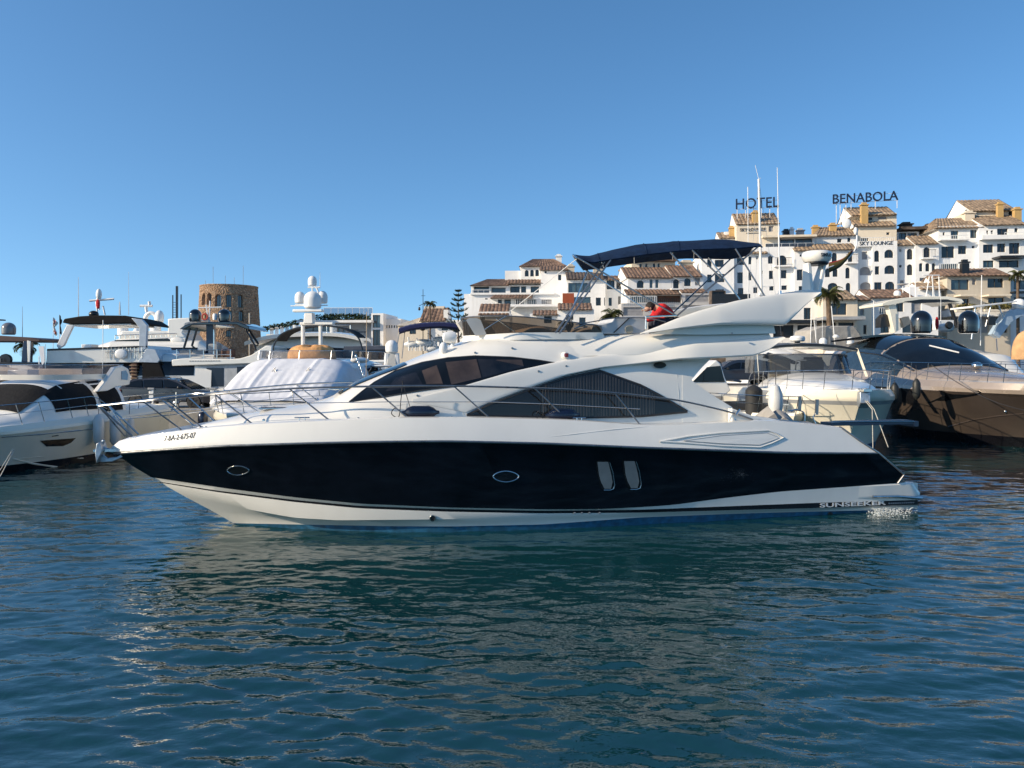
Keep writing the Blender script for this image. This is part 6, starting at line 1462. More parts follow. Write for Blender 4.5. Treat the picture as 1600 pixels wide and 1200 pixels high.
# dark bimini hoops
AR = [(428, 560), (427, 545), (431, 533), (440, 522), (462, 513), (490, 509.5), (520, 510), (545, 517), (560, 528), (566, 545), (568, 558)]
b.tube([b.Q(u, v, 9.6) for u, v in AR[:3]] + [b.Q(u, v, 9.6) for u, v in AR[3:]], .035, 'bimini_hoop', BLKP, sm=4)
m = MB(); AP = smooth_pts([b.Q(u, v, 9.6) for u, v in AR[2:9]], 5); m.loft([[p, p + Vector((1.2, 0, .02))] for p in AP], closed=False, caps=False); m.build('bimini_cloth', BFAB, b.e)
b.tube([b.Q(572, 600, 5.5), b.Q(573, 487, 5.5)], .012, 'flag_pole', TAN)
# life raft and side gear on the right
for i in range(9): c = b.Q(556 + i * 2, 560 + i * 5, 6.5 - i * .2); b.dome((c.x, c.y, c.z), .05, .16, mt=STEEL, name='deck_fitting')
c = b.Q(562, 563, 7); m = MB(); m.ell(c, (.5, .34, .12)); m.build('life_raft', WPL, b.e)
e = empty('paddle_board', at(580, 572, 33), 0, 'white inflatable board lying between the covered yacht and the small boat', 'board'); m = MB(); m.ell((0, 0, 0), (.9, .3, .07), 20, 8); m.build('board_body', WPL, e); m = MB(); m.box((0, 0, .075), (.7, .2, .01)); m.build('deck_pad', GREYP, e)

# ---- long roofed yacht behind D ------------------------------------------------
b = Boat('motor_yacht', 'white yacht with long curved roof and dark window row behind the dome mast', 'yacht', -17.5, 52, 3)
b.hull(12, 5, 1.9, 1.8, full=.4); b.house([(.2, .8, 1.8, 3.2), (.8, 2.0, 1.8, 4.4), (2, 2.2, 1.8, 4.9), (5, 2.2, 1.8, 5.1), (7.6, 2.1, 1.8, 4.9)], n=3.4)
b.win(.7, 7.2, .48, .76, nx=30); b.canopy(.4, 7.8, 2.3, 5.05, 5.3, .12, GEL, 'hardtop', ends=.45, th=.22)
for x in (3.2, 5.6): b.box((x, 0, 5.5), (.2, 1.6, .5), 'roof_box')
b.tubes([[(4, -1.9, 5.2), (4, -1.9, 5.7), (7, -1.9, 5.7)], [(5.5, -1.9, 5.2), (5.5, -1.9, 5.7)], [(7, -1.9, 5.2), (7, -1.9, 5.7)]], .03, 'fly_rail')

# ---- B: yacht with black hardtop left, beyond the pier --------------------------
b = Boat('motor_yacht', 'white flybridge yacht with black hardtop and tall signal mast, left behind the pier', 'yacht', -30.6, 47.5, 6)
b.hull(16, 4.8, 1.9, 1.7, full=.45); b.house([(2, .8, 1.8, 2.1), (4, 1.8, 1.8, 2.6), (5.2, 2.0, 1.8, 3.55), (7, 2.1, 1.8, 3.85), (12.5, 2.1, 1.8, 3.9)], n=4); b.win(4.8, 11.5, .35, .75, nx=20)
def p(u, v, t=-1.9): return b.P(u, v, t)
def quad(pts, t0, t1, name, mt, bevel=.03):
    m = MB(); m.prism([b.P(u, v, t0) for u, v in pts], t0, t1); return m.build(name, mt, b.e, bevel=bevel)
TOPB = [(97, 504), (100, 498), (125, 494), (150, 492.5), (195, 493), (215, 497), (228, 505), (228, 508), (205, 505), (110, 507)]
quad(TOPB, -2.1, 2.1, 'hardtop', BFAB, .06); quad([(100, 507), (205, 505.5), (205, 508), (106, 509)], -2.0, 2.0, 'hardtop_lining', GEL)
quad([(205, 497), (222, 499), (230, 508), (228, 545), (217, 552), (217, 512), (212, 505)], -2.15, -1.85, 'hardtop_leg', mat('gelcoat_blueish', (.46, .52, .58), .25)); quad([(104, 508), (115, 508), (100, 540), (91, 545), (88, 540)], -2.1, -1.9, 'hardtop_leg', GELB)
quad([(73, 545), (230, 540), (240, 566), (72, 568)], -2.1, 2.1, 'fly_coaming', GEL); quad([(73, 545), (230, 540), (230, 543), (73, 548)], -2.15, -2.1, 'dark_trim', BLKP)
quad([(228, 545), (243, 546), (250, 562), (246, 567), (215, 566)], -2.15, 2.1, 'fly_overhang', mat('gelcoat_blueish', (.5, .5, .5)))
for (u0, u1, v0, v1, mt) in ((78, 90, 549, 558, GREYP), (95, 114, 548, 560, GREYP), (127, 143, 538, 552, WPL), (146, 160, 551, 562, CUSH), (172, 190, 544, 558, WPL)):
    quad([(u0, v0), (u1, v0), (u1, v1), (u0, v1)], -1.6, -.6, 'fly_seat', mt)
b.tubes([[p(168 + i * 6, 543, -2.15), p(168 + i * 6, 560, -2.15)] for i in range(10)] + [[p(165, 550, -2.15), p(225, 549, -2.15)]], .018, 'fly_rail')
c = p(160.5, 522, 0); b.tubes([[p(152.5, 492, 0), p(150, 470, 0), p(154, 462, 0)], [p(164, 492, 0), p(161, 478, 0)], [p(155, 452, 0), p(155, 484, 0)]], .05, 'signal_mast', WPL); b.tubes([[p(140, 470, 0), p(178, 467, 0)]], .07, 'mast_spreader', WPL)
m = MB(); m.ell(p(154.5, 460, 0), (.17, .17, .35)); m.build('mast_light', WPL, b.e); m = MB(); m.ell(p(153, 475, -.05), (.12, .05, .3)); m.build('furled_flag', RED, b.e)
m = MB(); m.ell(p(146.5, 491, -.5), (.28, .28, .22)); m.build('search_light', BLKP, b.e)
b.whip(p(122.5, 498, -1), 2.5, r=.03); b.whip(p(187, 492, -.5), .8, r=.07); b.whip(p(201, 492, -1), 2.6, r=.02)
m = MB(); m.ell(p(189, 553, -2.2), (.36, .08, .30), 16, 8); m.build('life_ring', WPL, b.e)
quad([(205, 568), (214, 568), (214, 600), (205, 600)], -2.1, -1.5, 'stair_side', BRN)
for i in range(6): quad([(202, 570 + i * 5), (214, 570 + i * 5), (214, 572 + i * 5), (202, 572 + i * 5)], -2.2, -1.5, 'stair_step', TEAK)
quad([(222, 568), (247, 563), (262, 600), (222, 602)], -2.1, -1.9, 'cockpit_curtain', BFAB)
b.tubes([[p(160, 605, -2.3), p(161, 500, -2.3)]], .02, 'flag_pole', WPL)

# ---- far superyacht --------------------------------------------------------
b = Boat('superyacht', 'big white superyacht far behind with dark window strip and white domes', 'yacht', -44.5, 84, 2)
b.hull(17, 8, 4, 3.5, full=.35); b.house([(.8, 1.5, 3.6, 4), (1.6, 3.4, 3.6, 5.2), (3, 3.8, 3.6, 5.6), (12, 3.8, 3.6, 5.6), (13.5, 3.6, 3.6, 4.6)], n=6, tum=.05); b.win(2, 12, .3, .6, nx=30)
quad([(176, 541), (190, 538), (290, 538), (300, 548), (300, 560), (176, 560)], -3.6, 3.6, 'upper_deck', GEL, .1); quad([(181, 530), (272, 526), (286, 534), (290, 539), (176, 540)], -3.0, 3.0, 'wheelhouse', GEL, .1)
quad([(179, 531.5), (262, 528.5), (268, 533), (262, 536), (178, 536.5)], -3.06, -3.0, 'wheelhouse_window', DGL); quad([(190, 517), (262, 517), (272, 527), (184, 531)], -2.4, 2.4, 'top_deck', GEL, .1)
quad([(262, 498), (300, 496), (310, 500), (290, 506), (285, 520), (300, 540), (262, 530)], -2.5, 2.5, 'funnel', GEL, .1)
for (u, v0, v1, w) in ((192, 507, 526, 16), (243, 503, 521, 16), (249, 485, 504, 13), (214, 512, 526, 11)): c = b.P(u, v1, -1); b.dome(c, w / 2 / F * 84, (v1 - v0) / F * 84)
m = MB(); pts = [b.P(236 + 9 * cos(a), 500 + 11 * sin(a), -.5) for a in np.linspace(0, 2 * pi, 20)]; m.tube(pts, .22, 6); m.build('mast_ring', WPL, b.e); b.tubes([[b.P(219, 478, -.5), b.P(238, 478, -.5)], [b.P(228, 478, -.5), b.P(229, 488, -.5)], [b.P(233, 471, -.5), b.P(234, 478, -.5)]], .15, 'radar_scanner', WPL)
b.tubes([[b.P(180 + i * 8, 524, -2.8), b.P(180 + i * 8, 530, -2.8)] for i in range(13)] + [[b.P(180, 524, -2.8), b.P(276, 521, -2.8)]], .05, 'deck_rail'); c = b.P(277, 532, -3.2); m = MB(); m.ell(c, (.7, .1, .35)); m.build('life_raft', GEL, b.e)

# ---- C: yacht with black hardtop and two black domes, stern to the pier -------------
b = Boat('motor_yacht', 'white yacht with black hardtop, two black domes and curtained aft deck, behind the grey car', 'yacht', -17.6, 46.5, 92)
b.hull(15, 5.2, 1.6, 1.9, full=.3, rake=.1, n=6)
def q(u, v, x=0.3): return b.Q(u, v, x)
def bq(u0, v0, u1, v1, x0, x1, name, mt, bevel=.02):
    A = b.Q(u0, v0, x0); C = b.Q(u1, v1, x0); m = MB(); m.box(((x0 + x1) / 2, (A.y + C.y) / 2, (A.z + C.z) / 2), (abs(x1 - x0), abs(A.y - C.y), abs(A.z - C.z))); return m.build(name, mt, b.e, bevel=bevel)
def pq(pts, x0, x1, name, mt, bevel=.02):
    P_ = [b.Q(u, v, x0) for u, v in pts]; m = MB(); m.prism([(p_.y, p_.z) for p_ in P_], x0, x1, ax=0); return m.build(name, mt, b.e, bevel=bevel)
CUR = mat('enclosure_vinyl', (.40, .42, .44), .7, var=.1, vs=3, bump=.5, bs=3)
pq([(262, 572), (280, 566), (400, 562), (418, 570), (420, 640), (262, 640)], .4, 1.2, 'aft_enclosure', CUR)
for (a, c) in ((290.5, 316), (322.5, 349.5)): bq(a, 575, c, 604, .385, .41, 'vinyl_window', mat('vinyl_dark_blue', (.012, .02, .035), .3))
pq([(370, 573), (385, 573), (384, 590), (378, 598), (370, 590)], .385, .41, 'vinyl_window', MATS['vinyl_dark_blue'])
pq([(264, 577), (273, 576), (270, 590), (262, 592)], .385, .41, 'vinyl_window', MATS['vinyl_dark_blue'])
pq([(268, 562), (285, 560), (360, 561), (375, 560), (392, 555), (415, 540), (425, 540), (425, 560), (400, 568), (268, 572)], .2, 6, 'fly_deck', GEL, .05)
px_text('name_plate', '------------', 296, 565, 344, 564.5, 1.4, mat('lettering_grey', (.3, .3, .3), .5), b.e, fn=lambda u, v, off=0: b.Q(u, v, .19 - off))
b.tubes([[q(276 + i * 21, 546, .5), q(276 + i * 21, 561, .5)] for i in range(5)] + [[q(276, 547, .5), q(362, 547, .5)], [q(276, 554, .5), q(362, 554, .5)]], .03, 'fly_rail')
for (a, v0, c, v1, mt) in ((280, 546, 296, 560, GREYP), (299, 548, 318, 560, GREYP), (325, 537, 340, 558, GREYP), (345, 545, 362, 558, BRN)): bq(a, v0, c, v1, 1.2, 2.0, 'fly_seat', mt, .05)
pq([(280, 514), (290, 507), (310, 503.5), (350, 502.5), (372, 503), (388, 509), (390, 515), (384, 514), (368, 507), (300, 508), (286, 515)], .8, 4.6, 'hardtop', BLKG, .04)
bq(322, 508, 333, 560, 1.6, 2.1, 'mast_pillar', mat('navy_gloss', (.008, .015, .05), .15)); [b.tubes([pp], .07, 'hardtop_strut', BLKP) for pp in ([q(297, 512, 1), q(287, 545, 1)], [q(308, 512, 1), q(300, 540, 1), q(305, 545, 1)], [q(380, 508, 1), q(398, 540, 1), q(400, 548, 1)], [q(384, 508, 3), q(404, 538, 3)])]; b.tubes([[q(334, 515, 1), q(334, 560, 1)]], .04, 'rail_post')
for u in (305, 350.5): c = q(u, 503, 2.2); b.dome(c, .37, .80, BLKG)
b.tubes([[q(310, 481, 2.2), q(346, 480, 2.2)], [q(328, 470, 2.2), q(327, 503, 2.2)], [q(322, 476, 2.2), q(326, 503, 2.2)]], .045, 'mast', WPL); m = MB(); m.lathe(q(336, 500, 2), [(.14, 0), (.15, .3), (.1, .4)], 10); m.build('search_light', WPL, b.e)
m = MB(); cc = q(320, 495, 2.0); m.tube([cc + Vector((0, .16 * cos(a), .19 * sin(a))) for a in np.linspace(0, 2 * pi, 16)], .05, 6); m.build('life_ring', mat('ring_red', (.5, .06, .04), .6), b.e)

# ---- far left dark boat with grey dome --------------------------------------
b = Boat('motor_yacht', 'dark yacht superstructure with a grey dome at the far left edge', 'yacht', -36, 46, 4)
b.hull(14, 4.6, 1.9, 1.8, top=NAVY, full=.4); b.house([(2, 1, 1.8, 2.2), (4.5, 2, 1.8, 3.1), (11, 2, 1.8, 3.3)], mt=BLKP); 
quad([(-60, 521), (45, 527), (62, 530), (62, 534), (-60, 533)], -1.6, 1.6, 'hardtop', mat('hardtop_brown', (.07, .04, .035), .5)); quad([(36, 532), (45, 532), (44, 566), (33, 566)], -1.6, -1.1, 'hardtop_leg', MATS['navy_gloss']); quad([(42, 532), (48, 533), (47, 566), (43, 566)], -1.7, -1.65, 'leg_trim', GEL)
c = b.P(13.5, 523, -.6); b.dome(c, .38, .72, mat('dome_grey', (.16, .16, .17), .15, coat=.5)); quad([(-20, 565), (50, 567), (60, 575), (-20, 580)], -2.1, 2, 'fly_coaming', BLKP); quad([(-40, 497), (5, 499), (5, 501), (-40, 500)], -.3, .0, 'radar_scanner', BLKP)
m = MB(); cc = b.P(9, 562, -1.7); m.lathe(cc, [(.32, -.12), (.34, 0), (.32, .12)], 18, ax='y'); m.build('loudspeaker', BLKP, b.e); b.tubes([[b.P(2, 560, -2), b.P(4, 660, -2)]], .05, 'pole', BLKP); b.whip(b.P(35, 527, -.5), 1.8, r=.02, mt=GREYP)
e = empty('flag_banner', at(64, 578, 44), 0, 'small white feather banner behind the left white yacht', 'banner'); m = MB(); P_ = [at(u, v, 44) - at(64, 578, 44) for u, v in ((60, 541), (69, 541), (70, 565), (66, 572))]; m.prism([(p_.x, p_.z) for p_ in P_], -.02, .02); m.build('cloth', WFAB, e); m = MB(); m.tube([(.25, 0, -1.6), (.25, 0, 1.45)], .025, 5); m.build('pole', STEEL, e)
def flag(u, v, Yf, lab, mts, h=.9, pole=3.2, w=.30):
    c = at(u, v, Yf); e = empty('flag', (c.x, c.y, c.z - pole), 0, lab, 'flag'); m = MB(); m.tube([(0, 0, 0), (0, 0, pole + .5)], .02, 5); m.build('flag_pole', WPL, e)
    m = MB(); R = []
    for i in range(9):
        z = pole - h / 2 + h * i / 8; R.append([(.02 + w * j / 6 * (.6 + .4 * sin(i)), .07 * sin(j * 1.5 + i * .7), z - .06 * j) for j in range(7)])
    m.loft(R, closed=False, caps=False, mrow=[0, 0, 1, 1, 2, 2][:6]); m.build('cloth', mts, e)
flag(83, 507, 55, 'limp white and red flag on a thin staff left of the black hardtop', [mat('flag_white', (.7, .68, .62), .8), mat('flag_redy', (.5, .1, .04), .8), mat('flag_white', (.7,) * 3)], 1.0, 4.5); flag(93, 504, 50, 'dark furled flag on a leaning staff touching the black hardtop', [IRON, IRON, IRON], 1.0, 4.5, .12)
flag(61, 577, 30, 'small white and red flag above the flybridge of the left yacht', [MATS['flag_white'], RED, MATS['flag_white']], .45, .9, .3)

# ---- E: small boat with navy bimini, and dark one beside it -------------------------
b = Boat('motor_boat', 'small white boat with ribbed navy bimini and radome, left of the tinted flybridge screen', 'boat', -6.2, 36, 97)
b.hull(9, 3.4, 1.5, 1.3, full=.45); b.house([(1.5, .5, 1.4, 1.6), (3, 1.3, 1.4, 2.1), (4, 1.4, 1.4, 2.5), (6, 1.4, 1.4, 2.6)]); b.screen(3.1, 4, .8)
A = b.Q(623, 512, 3.5); C = b.Q(727, 508, 3.5); m = MB(); R = []
for i in range(9):
    x = 3.2 + 2.6 * i / 8; R.append([(x, A.y + (C.y - A.y) * k / 28, A.z + (C.z - A.z) * k / 28 + .24 * (1 - abs(2 * k / 28 - 1) ** 2.5) + .015 * (k % 2) - .10 * abs(2 * i / 8 - 1) ** 3) for k in range(29)])
m.loft([r + [(p_[0], p_[1], p_[2] - .16) for p_ in r[::-1]] for r in R]); m.build('bimini_cloth', mat('royal_canvas', (.012, .018, .085), .85, var=.15), b.e, ang=30)
b.tubes([[b.Q(625, 514, 3.5), b.Q(617, 560, 3.5)], [b.Q(633, 514, 4.5), b.Q(628, 560, 4)], [b.Q(715, 512, 4.5), b.Q(722, 560, 4)], [b.Q(705, 500, 3.4), b.Q(738, 530, 3.2)]], .02, 'bimini_pole', DSTEEL)
c = b.Q(612, 551, 2.5); b.dome(c, .31, .62); b.box((2.5, c.y, c.z - .35), (.5, .5, .7), 'radar_arch', mat('arch_pale', (.55, .53, .48), .5), taper=.7); b.tubes([[b.Q(605, 552, 2.4), b.Q(603, 590, 2.4)], [b.Q(620, 552, 2.4), b.Q(622, 590, 2.4)]], .12, 'arch_leg', GELB)
rs = random.Random(8)
for i in range(16): u = 640 + i * 4.6 + rs.uniform(-1, 1); h_ = rs.uniform(8, 22); b.tubes([[b.Q(u, 548, 5), b.Q(u + rs.uniform(-2, 2), 548 - h_, 5)]], rs.uniform(.02, .06), 'fishing_gear', WPL)
for (u, v, r) in ((645, 538, .3), (662, 536, .35), (688, 530, .25), (676, 545, .3)): c = b.Q(u, v, 5.2); m = MB(); m.ell(c, (r, r * 1.6, r * .6)); m.build('seat', WPL, b.e)
b = Boat('motor_boat', 'dark inflatable tender stack between the covered yacht and the small white boat', 'boat', -14, 50, 0)
b.hull(11, 3, 2.6, 2.4, top=NAVY, full=.3); 
for (v, r, mt) in ((547, .26, mat('tube_grey_navy', (.04, .05, .07), .5)), (556, .2, BLKP), (566, .12, WPL), (578, .12, WPL)): b.tubes([[b.P(538, v, -1.7), b.P(603, v - 1, -1.7)]], r, 'side_tube', mt)
quad([(545, 550), (600, 549), (600, 562), (545, 563)], -1.5, -1.0, 'cockpit_side', BLKP)

# ---- F: yacht whose cabin shows through the notch -------------------------------
b = Boat('motor_boat', 'white sports boat with one black raked window seen under the side wing', 'boat', 9.55, 26.5, 96)
b.hull(11, 3.6, 1.55, 1.5, full=.42, rake=1.2)
def q(u, v, x): return b.Q(u, v, x)
pq([(1075, 600), (1108, 571), (1119, 562), (1126, 568), (1133, 590), (1142, 610), (1130, 620), (1070, 622)], 4.2, 7.5, 'cabin', GEL, .05); pq([(1082, 597), (1105, 573.5), (1126, 571.5), (1133, 597)], 4.17, 4.2, 'windscreen', DGL, .01)
b.rail(.3, 6.5, .62, 7)
# ---- car on the right pier
def car(label, x, y, z, rz, col, L=4.6, Wd=1.85, H=1.46, est=True, group=None):
    e = empty('parked_car', (x, y, z), rz, label, 'car', group); PNT = mat('car_paint_' + col[0], col[1], .22, metal=.1, coat=.5, var=.05)
    prof = [(-2.28, .55), (-2.30, .80), (-2.22, 1.0), (-2.0, 1.08), (-1.0, 1.0), (0.6, .98), (1.0, .96), (1.75, .86), (2.15, .74), (2.30, .60), (2.30, .40), (2.22, .26)]
    m = MB(); R = []
    hw = lambda xx: Wd / 2 * (1 - .10 * max(0, (abs(xx) - 1.5) / .8) ** 2)
    # lower body with wheel arches: outline of the side, extruded in width slices
    arch = lambda cx: [(cx + .37 * cos(a), .31 + .37 * sin(a)) for a in np.linspace(pi, 0, 11)]
    low = [(2.22, .24)] + [(x_, z_) for x_, z_ in reversed(arch(1.38))][0:0]
    side = [(-2.24, .30)] + arch(-1.38) + arch(1.38) + [(2.2, .24)] + [(2.30, .40), (2.31, .58), (2.18, .73), (1.75, .85), (1.05, .95), (-1.0, 1.0), (-2.0, 1.05), (-2.24, .98), (-2.31, .78), (-2.30, .50)]
    n_ = len(side)
    for y_, k in ((-1, .94), (-.93, 1), (-.3, 1), (.3, 1), (.93, 1), (1, .94)):
        R.append([(px * (k if abs(px) > 2.1 else 1), y_ * hw(px), .6 + (pz - .6) * (1 if abs(y_) < .95 else .97)) for px, pz in side])
    m.loft(R); m.build('body', PNT, e, ang=30)
    gh = [(-2.15, 1.0), (-1.9, 1.28), (-1.6, 1.41), (-.8, 1.46), (.0, 1.45), (.45, 1.36), (1.25, .95), (1.25, .90), (-2.15, .95)] if est else [(-2.2, 1.0), (-1.9, 1.45), (-1.2, 1.58), (.1, 1.56), (.6, 1.42), (1.2, 1.0), (1.2, .9), (-2.2, .9)]
    m = MB(); m.loft([[(px, y_ * (Wd / 2) * (1.0 if pz < 1.05 else .80 if pz > 1.38 else .86), pz) for px, pz in gh] for y_ in (-.97, -.93, 0, .93, .97)]); m.build('cabin', PNT, e, ang=25)
    for sg in (-1, 1):
        for pts in ([(-1.9, 1.05), (-1.72, 1.26), (-1.35, 1.36), (-1.15, 1.37), (-1.08, 1.04)], [(-1.0, 1.04), (-1.05, 1.37), (-.18, 1.395), (-.1, 1.03)], [(-.02, 1.03), (-.10, 1.39), (.12, 1.38), (.42, 1.29), (1.02, 1.0)]):
            m = MB(); vs = [(px, sg * (Wd / 2) * (.985 - max(0, pz - 1.02) * .42), pz) for px, pz in pts]; k_ = len(vs); m.add(vs + [(a_, b_ + sg * .012, c_) for a_, b_, c_ in vs], [tuple(range(k_)), tuple(range(2 * k_ - 1, k_ - 1, -1))] + [(i, (i + 1) % k_, k_ + (i + 1) % k_, k_ + i) for i in range(k_)]); m.build('side_window', DGL, e, smooth=False)
        m = MB(); m.box((-2.22, sg * .72, .84), (.22, .40, .16)); m.build('tail_light', mat('tail_red', (.30, .01, .01), .2), e, bevel=.02)
        m = MB(); m.box((2.16, sg * .68, .64), (.25, .36, .12)); m.build('headlight', SIDEGL, e, bevel=.02)
        m = MB(); m.ell((.75, sg * (Wd / 2 + .10), 1.02), (.10, .12, .08)); m.build('wing_mirror', BLKP, e); m = MB(); m.tube([(-1.5, sg * .62, 1.42), (-1.4, sg * .63, 1.49), (.1, sg * .63, 1.49), (.2, sg * .62, 1.43)], .018, 6); m.build('roof_rail', BLKP, e)
        for hx in (-.75, .22): m = MB(); m.box((hx, sg * (Wd / 2 + .012), .88), (.2, .02, .03)); m.build('door_handle', PNT, e)
        for wx in (-1.38, 1.38):
            w_ = empty('wheel', (0, 0, 0)); w_.parent = e; m = MB(); m.lathe((wx, sg * (Wd / 2 - .11), .33), [(.22, -.11), (.31, -.11), (.335, -.08), (.335, .08), (.31, .11), (.22, .11)], 24, ax='y'); m.build('tyre', RUBBER, w_)
            m = MB(); m.lathe((wx, sg * (Wd / 2 - .10), .33), [(.20, .10), (.225, .105), (.225, .09), (.20, .02)], 24, ax='y')
            for k in range(5):
                a = k * 2 * pi / 5 + .3; m.box((wx + .11 * cos(a), sg * (Wd / 2 - .01), .33 + .11 * sin(a)), (.20, .02, .035), ry=-a)
            m.build('rim', GREYP, w_, bevel=0)
    m = MB(); m.add([(1.27, -.74, .965), (1.27, .74, .965), (.47, .64, 1.365), (.47, -.64, 1.365)], [(0, 1, 2, 3)]); m.build('windscreen', DGL, e, smooth=False); m = MB(); m.box((-2.318, 0, .62), (.01, .52, .11)); m.build('number_plate', WPL, e)
    return e
w = at(264, 636, 38.2); car('dark grey estate car parked on the pier behind the left yachts', w.x + .1, 38.4, 1.1, 0, ('grey', (.030, .027, .030)))
car('dark blue car on the pier half hidden under the side wing tip', at(1150, 590, 49.5).x, 49.6, 1.9, pi, ('blue', (.02, .028, .045)), est=False)
car('second dark car on the pier behind the white open sports boat', at(1082, 590, 50).x, 51.2, 1.9, pi, ('black', (.012, .012, .014)), est=False)

# ---- G: white open sports yacht -----------------------------------------------
b = Boat('motor_yacht', 'cream white open sports yacht with bow anchor and white radome, right of the main yacht', 'yacht', 11.5, 25.6, 84)
b.hull(14, 4.9, 2.42, 2.1, top=GELW, low=BOOT, band=(GREYP, GELW), full=.40, rake=2.0, n=2.6)
b.house([(1.2, .4, 2.35, 2.45), (2.6, 1.3, 2.35, 2.66), (4.4, 1.8, 2.3, 2.86), (5.6, 1.95, 2.2, 2.92), (7.5, 2.0, 2.1, 2.85)], name='foredeck', n=3, tum=.2); b.rail(.35, 8.6, .66, 10, lean=.2)
A = [(6.0, 0), (6.1, .9), (6.6, 1.6), (7.6, 1.95), (9.4, 2.05)]; A = A[::-1] + [(p_[0], -p_[1]) for p_ in A[1:]]; P0 = smooth_pts([(x, y, 2.85) for x, y in A], 5)
m = MB(); m.loft([[p_, p_ + Vector((.55 if abs(p_.y) < 1.7 else .35, -.08 if p_.y > 0 else .08, .80))] for p_ in P0], closed=False, caps=False); m.build('windscreen', glassy('screen_dark', (.22, .25, .28), .4), b.e); m = MB(); m.tube([p_ + Vector((.55 if abs(p_.y) < 1.7 else .35, -.08 if p_.y > 0 else .08, .80)) for p_ in P0], .035, 6); m.build('screen_trim', DSTEEL, b.e)
b.canopy(6.9, 11, 2.05, 3.92, 4.0, .22, BLKP, 'hardtop', ends=.05, th=.09); b.canopy(7.0, 11, 2.0, 3.82, 3.9, .20, GELW, 'hardtop_lining', th=.05)
for sg in (1, -1): m = MB(); m.loft([[(6.9 + dx, sg * 2.02, 3.9), (7.1 + dx, sg * 2.0, 3.9), (6.2 + dx, sg * 2.1, 2.75), (6.0 + dx, sg * 2.12, 2.75)] for dx in (0, .06)]); m.build('hardtop_pillar', GELW, b.e)
for sg in (1, -1):
    m = MB(); m.box((8.8, sg * .7, 3.0), (.5, .9, .9)); m.build('cockpit_seat', CUSH, b.e, bevel=.08)
b.box((9.4, -.9, 3.3), (.1, .8, .5), 'seat_back', BLKP); b.tube([(7.6, .3, 3.0), (7.4, .3, 3.4), (7.4, -.1, 3.4)], .03, 'wheel_rim', WPL)
c = b.Q(1246, 540, 8.2); m = MB(); m.lathe(c, [(.10, 0), (.12, .20), (.08, .24)], 12); m.build('radar_pedestal', BLKP, b.e); c = b.Q(1246, 533.5, 8.2); m = MB(); m.lathe(c, [(.26, 0), (.31, .04), (.32, .16), (.28, .22), (.1, .25)], 22); m.build('radar_dome', WPL, b.e); b.whip(b.Q(1275, 540, 8.4), 1.3); b.whip(b.Q(1285, 540, 8.4), 1.7)
m = MB(); m.box((-.05, 0, 2.42), (.6, .26, .10)); m.build('bow_roller', STEEL, b.e, bevel=.01); m = MB(); m.prism([(-.10, 2.36), (.18, 2.36), (.26, 2.0), (.10, 1.82), (-.12, 2.0)], -.16, .16); m.build('anchor', GALV, b.e, bevel=.02)
def on_G(u, v, off=0):
    t = 2.0
    for _ in range(20): x, z = b.fr.p(u, v, t); t = b.side(x, z)
    return Vector((x, t + off, z))
o = patch_on('hull_window', ring_px(1244, 626, 4, 3, 12), CUSH, b.e, fn=on_G)
# ropes from the bow of G to the water
m = MB(); m.tube([at(1344, 612, 26), at(1366, 640, 25), at(1388, 699, 24.5)], .014, 5); o = m.build('mooring_rope', ROPE, None); tag(o, 'pale mooring rope slanting from the cream bow to the water, right one', 'rope')
m = MB(); m.tube([at(1341, 612, 26), at(1363, 640, 25), at(1364, 700, 24.5)], .014, 5); o = m.build('mooring_rope', ROPE, None); tag(o, 'pale mooring rope hanging straight from the cream bow, left one', 'rope')
# quay posts and fishing rod holders / passerelle clutter between main yacht and G
e = empty('tender', at(1242, 668, 23.2), 0, 'grey covered tender with two upright posts before the cream yacht', 'tender'); e.location.z = 0; zt_ = at(0, 640, 23.2).z; m = MB(); m.lathe((0, 0, .75), [(.1, -1.5), (.42, -1.2), (.5, 0), (.42, 1.2), (.1, 1.5)], 14, ax='x'); m.build('hull', GREYP, e)
def loc(u, v): p_ = at(u, v, 23.2); return Vector((p_.x - e.location.x, 0, p_.z))
for (u0, v0, u1, v1) in ((1250, 619, 1249, 641), (1277.5, 624, 1275, 648)):
    m = MB(); A_ = loc(u0, v0); B_2 = loc(u1, v1); m.box(((A_.x + B_2.x) / 2, 0, (A_.z + B_2.z) / 2), (.085, .07, A_.z - B_2.z), ry=.04); m.build('post', DSTEEL, e)
m = MB(); m.tube(smooth_pts([loc(1232, 642), loc(1244, 641), loc(1256, 645), loc(1257, 662)], 4), .022, 6); m.tube([loc(1275, 645), loc(1270, 652), loc(1275, 664)], .02, 6); m.tube([loc(1236, 643), loc(1242, 640), loc(1248, 640)], .03, 6); m.build('hand_rail', STEEL, e)
m = MB(); R = []; rs = random.Random(17); P_ = [loc(u, v) for u, v in ((1188, 655), (1190, 640), (1200, 634), (1207, 646), (1215, 640), (1230, 648), (1240, 657), (1262, 660), (1275, 662))]
m.loft([[(p_.x, dy, p_.z - .35 * abs(dy) + rs.uniform(-.04, .04)) for dy in (-.6, -.3, 0, .3, .6)] + [(p_.x, .6, .3), (p_.x, -.6, .3)] for p_ in P_]); m.build('canvas_cover', GFAB, e, ang=60)
e = empty('fender', at(1212, 625, 25.5), 0, 'large pale fender hanging before the cream hull left of the posts', 'fender', 'fenders hanging between the moored boats'); m = MB(); m.lathe((0, 0, 0), [(.05, -.5), (.2, -.42), (.24, -.1), (.22, .2), (.12, .45), (.04, .5)], 14); m.build('fender_body', FW, e); m = MB(); m.tube([(0, 0, .5), (0, 0, 1.2)], .012, 4); m.build('fender_line', DROPE, e)
moor_fender(at(1178, 632, 28), 1.3, .30, 'big black fender between the two white boats under the wing', RUBBER)
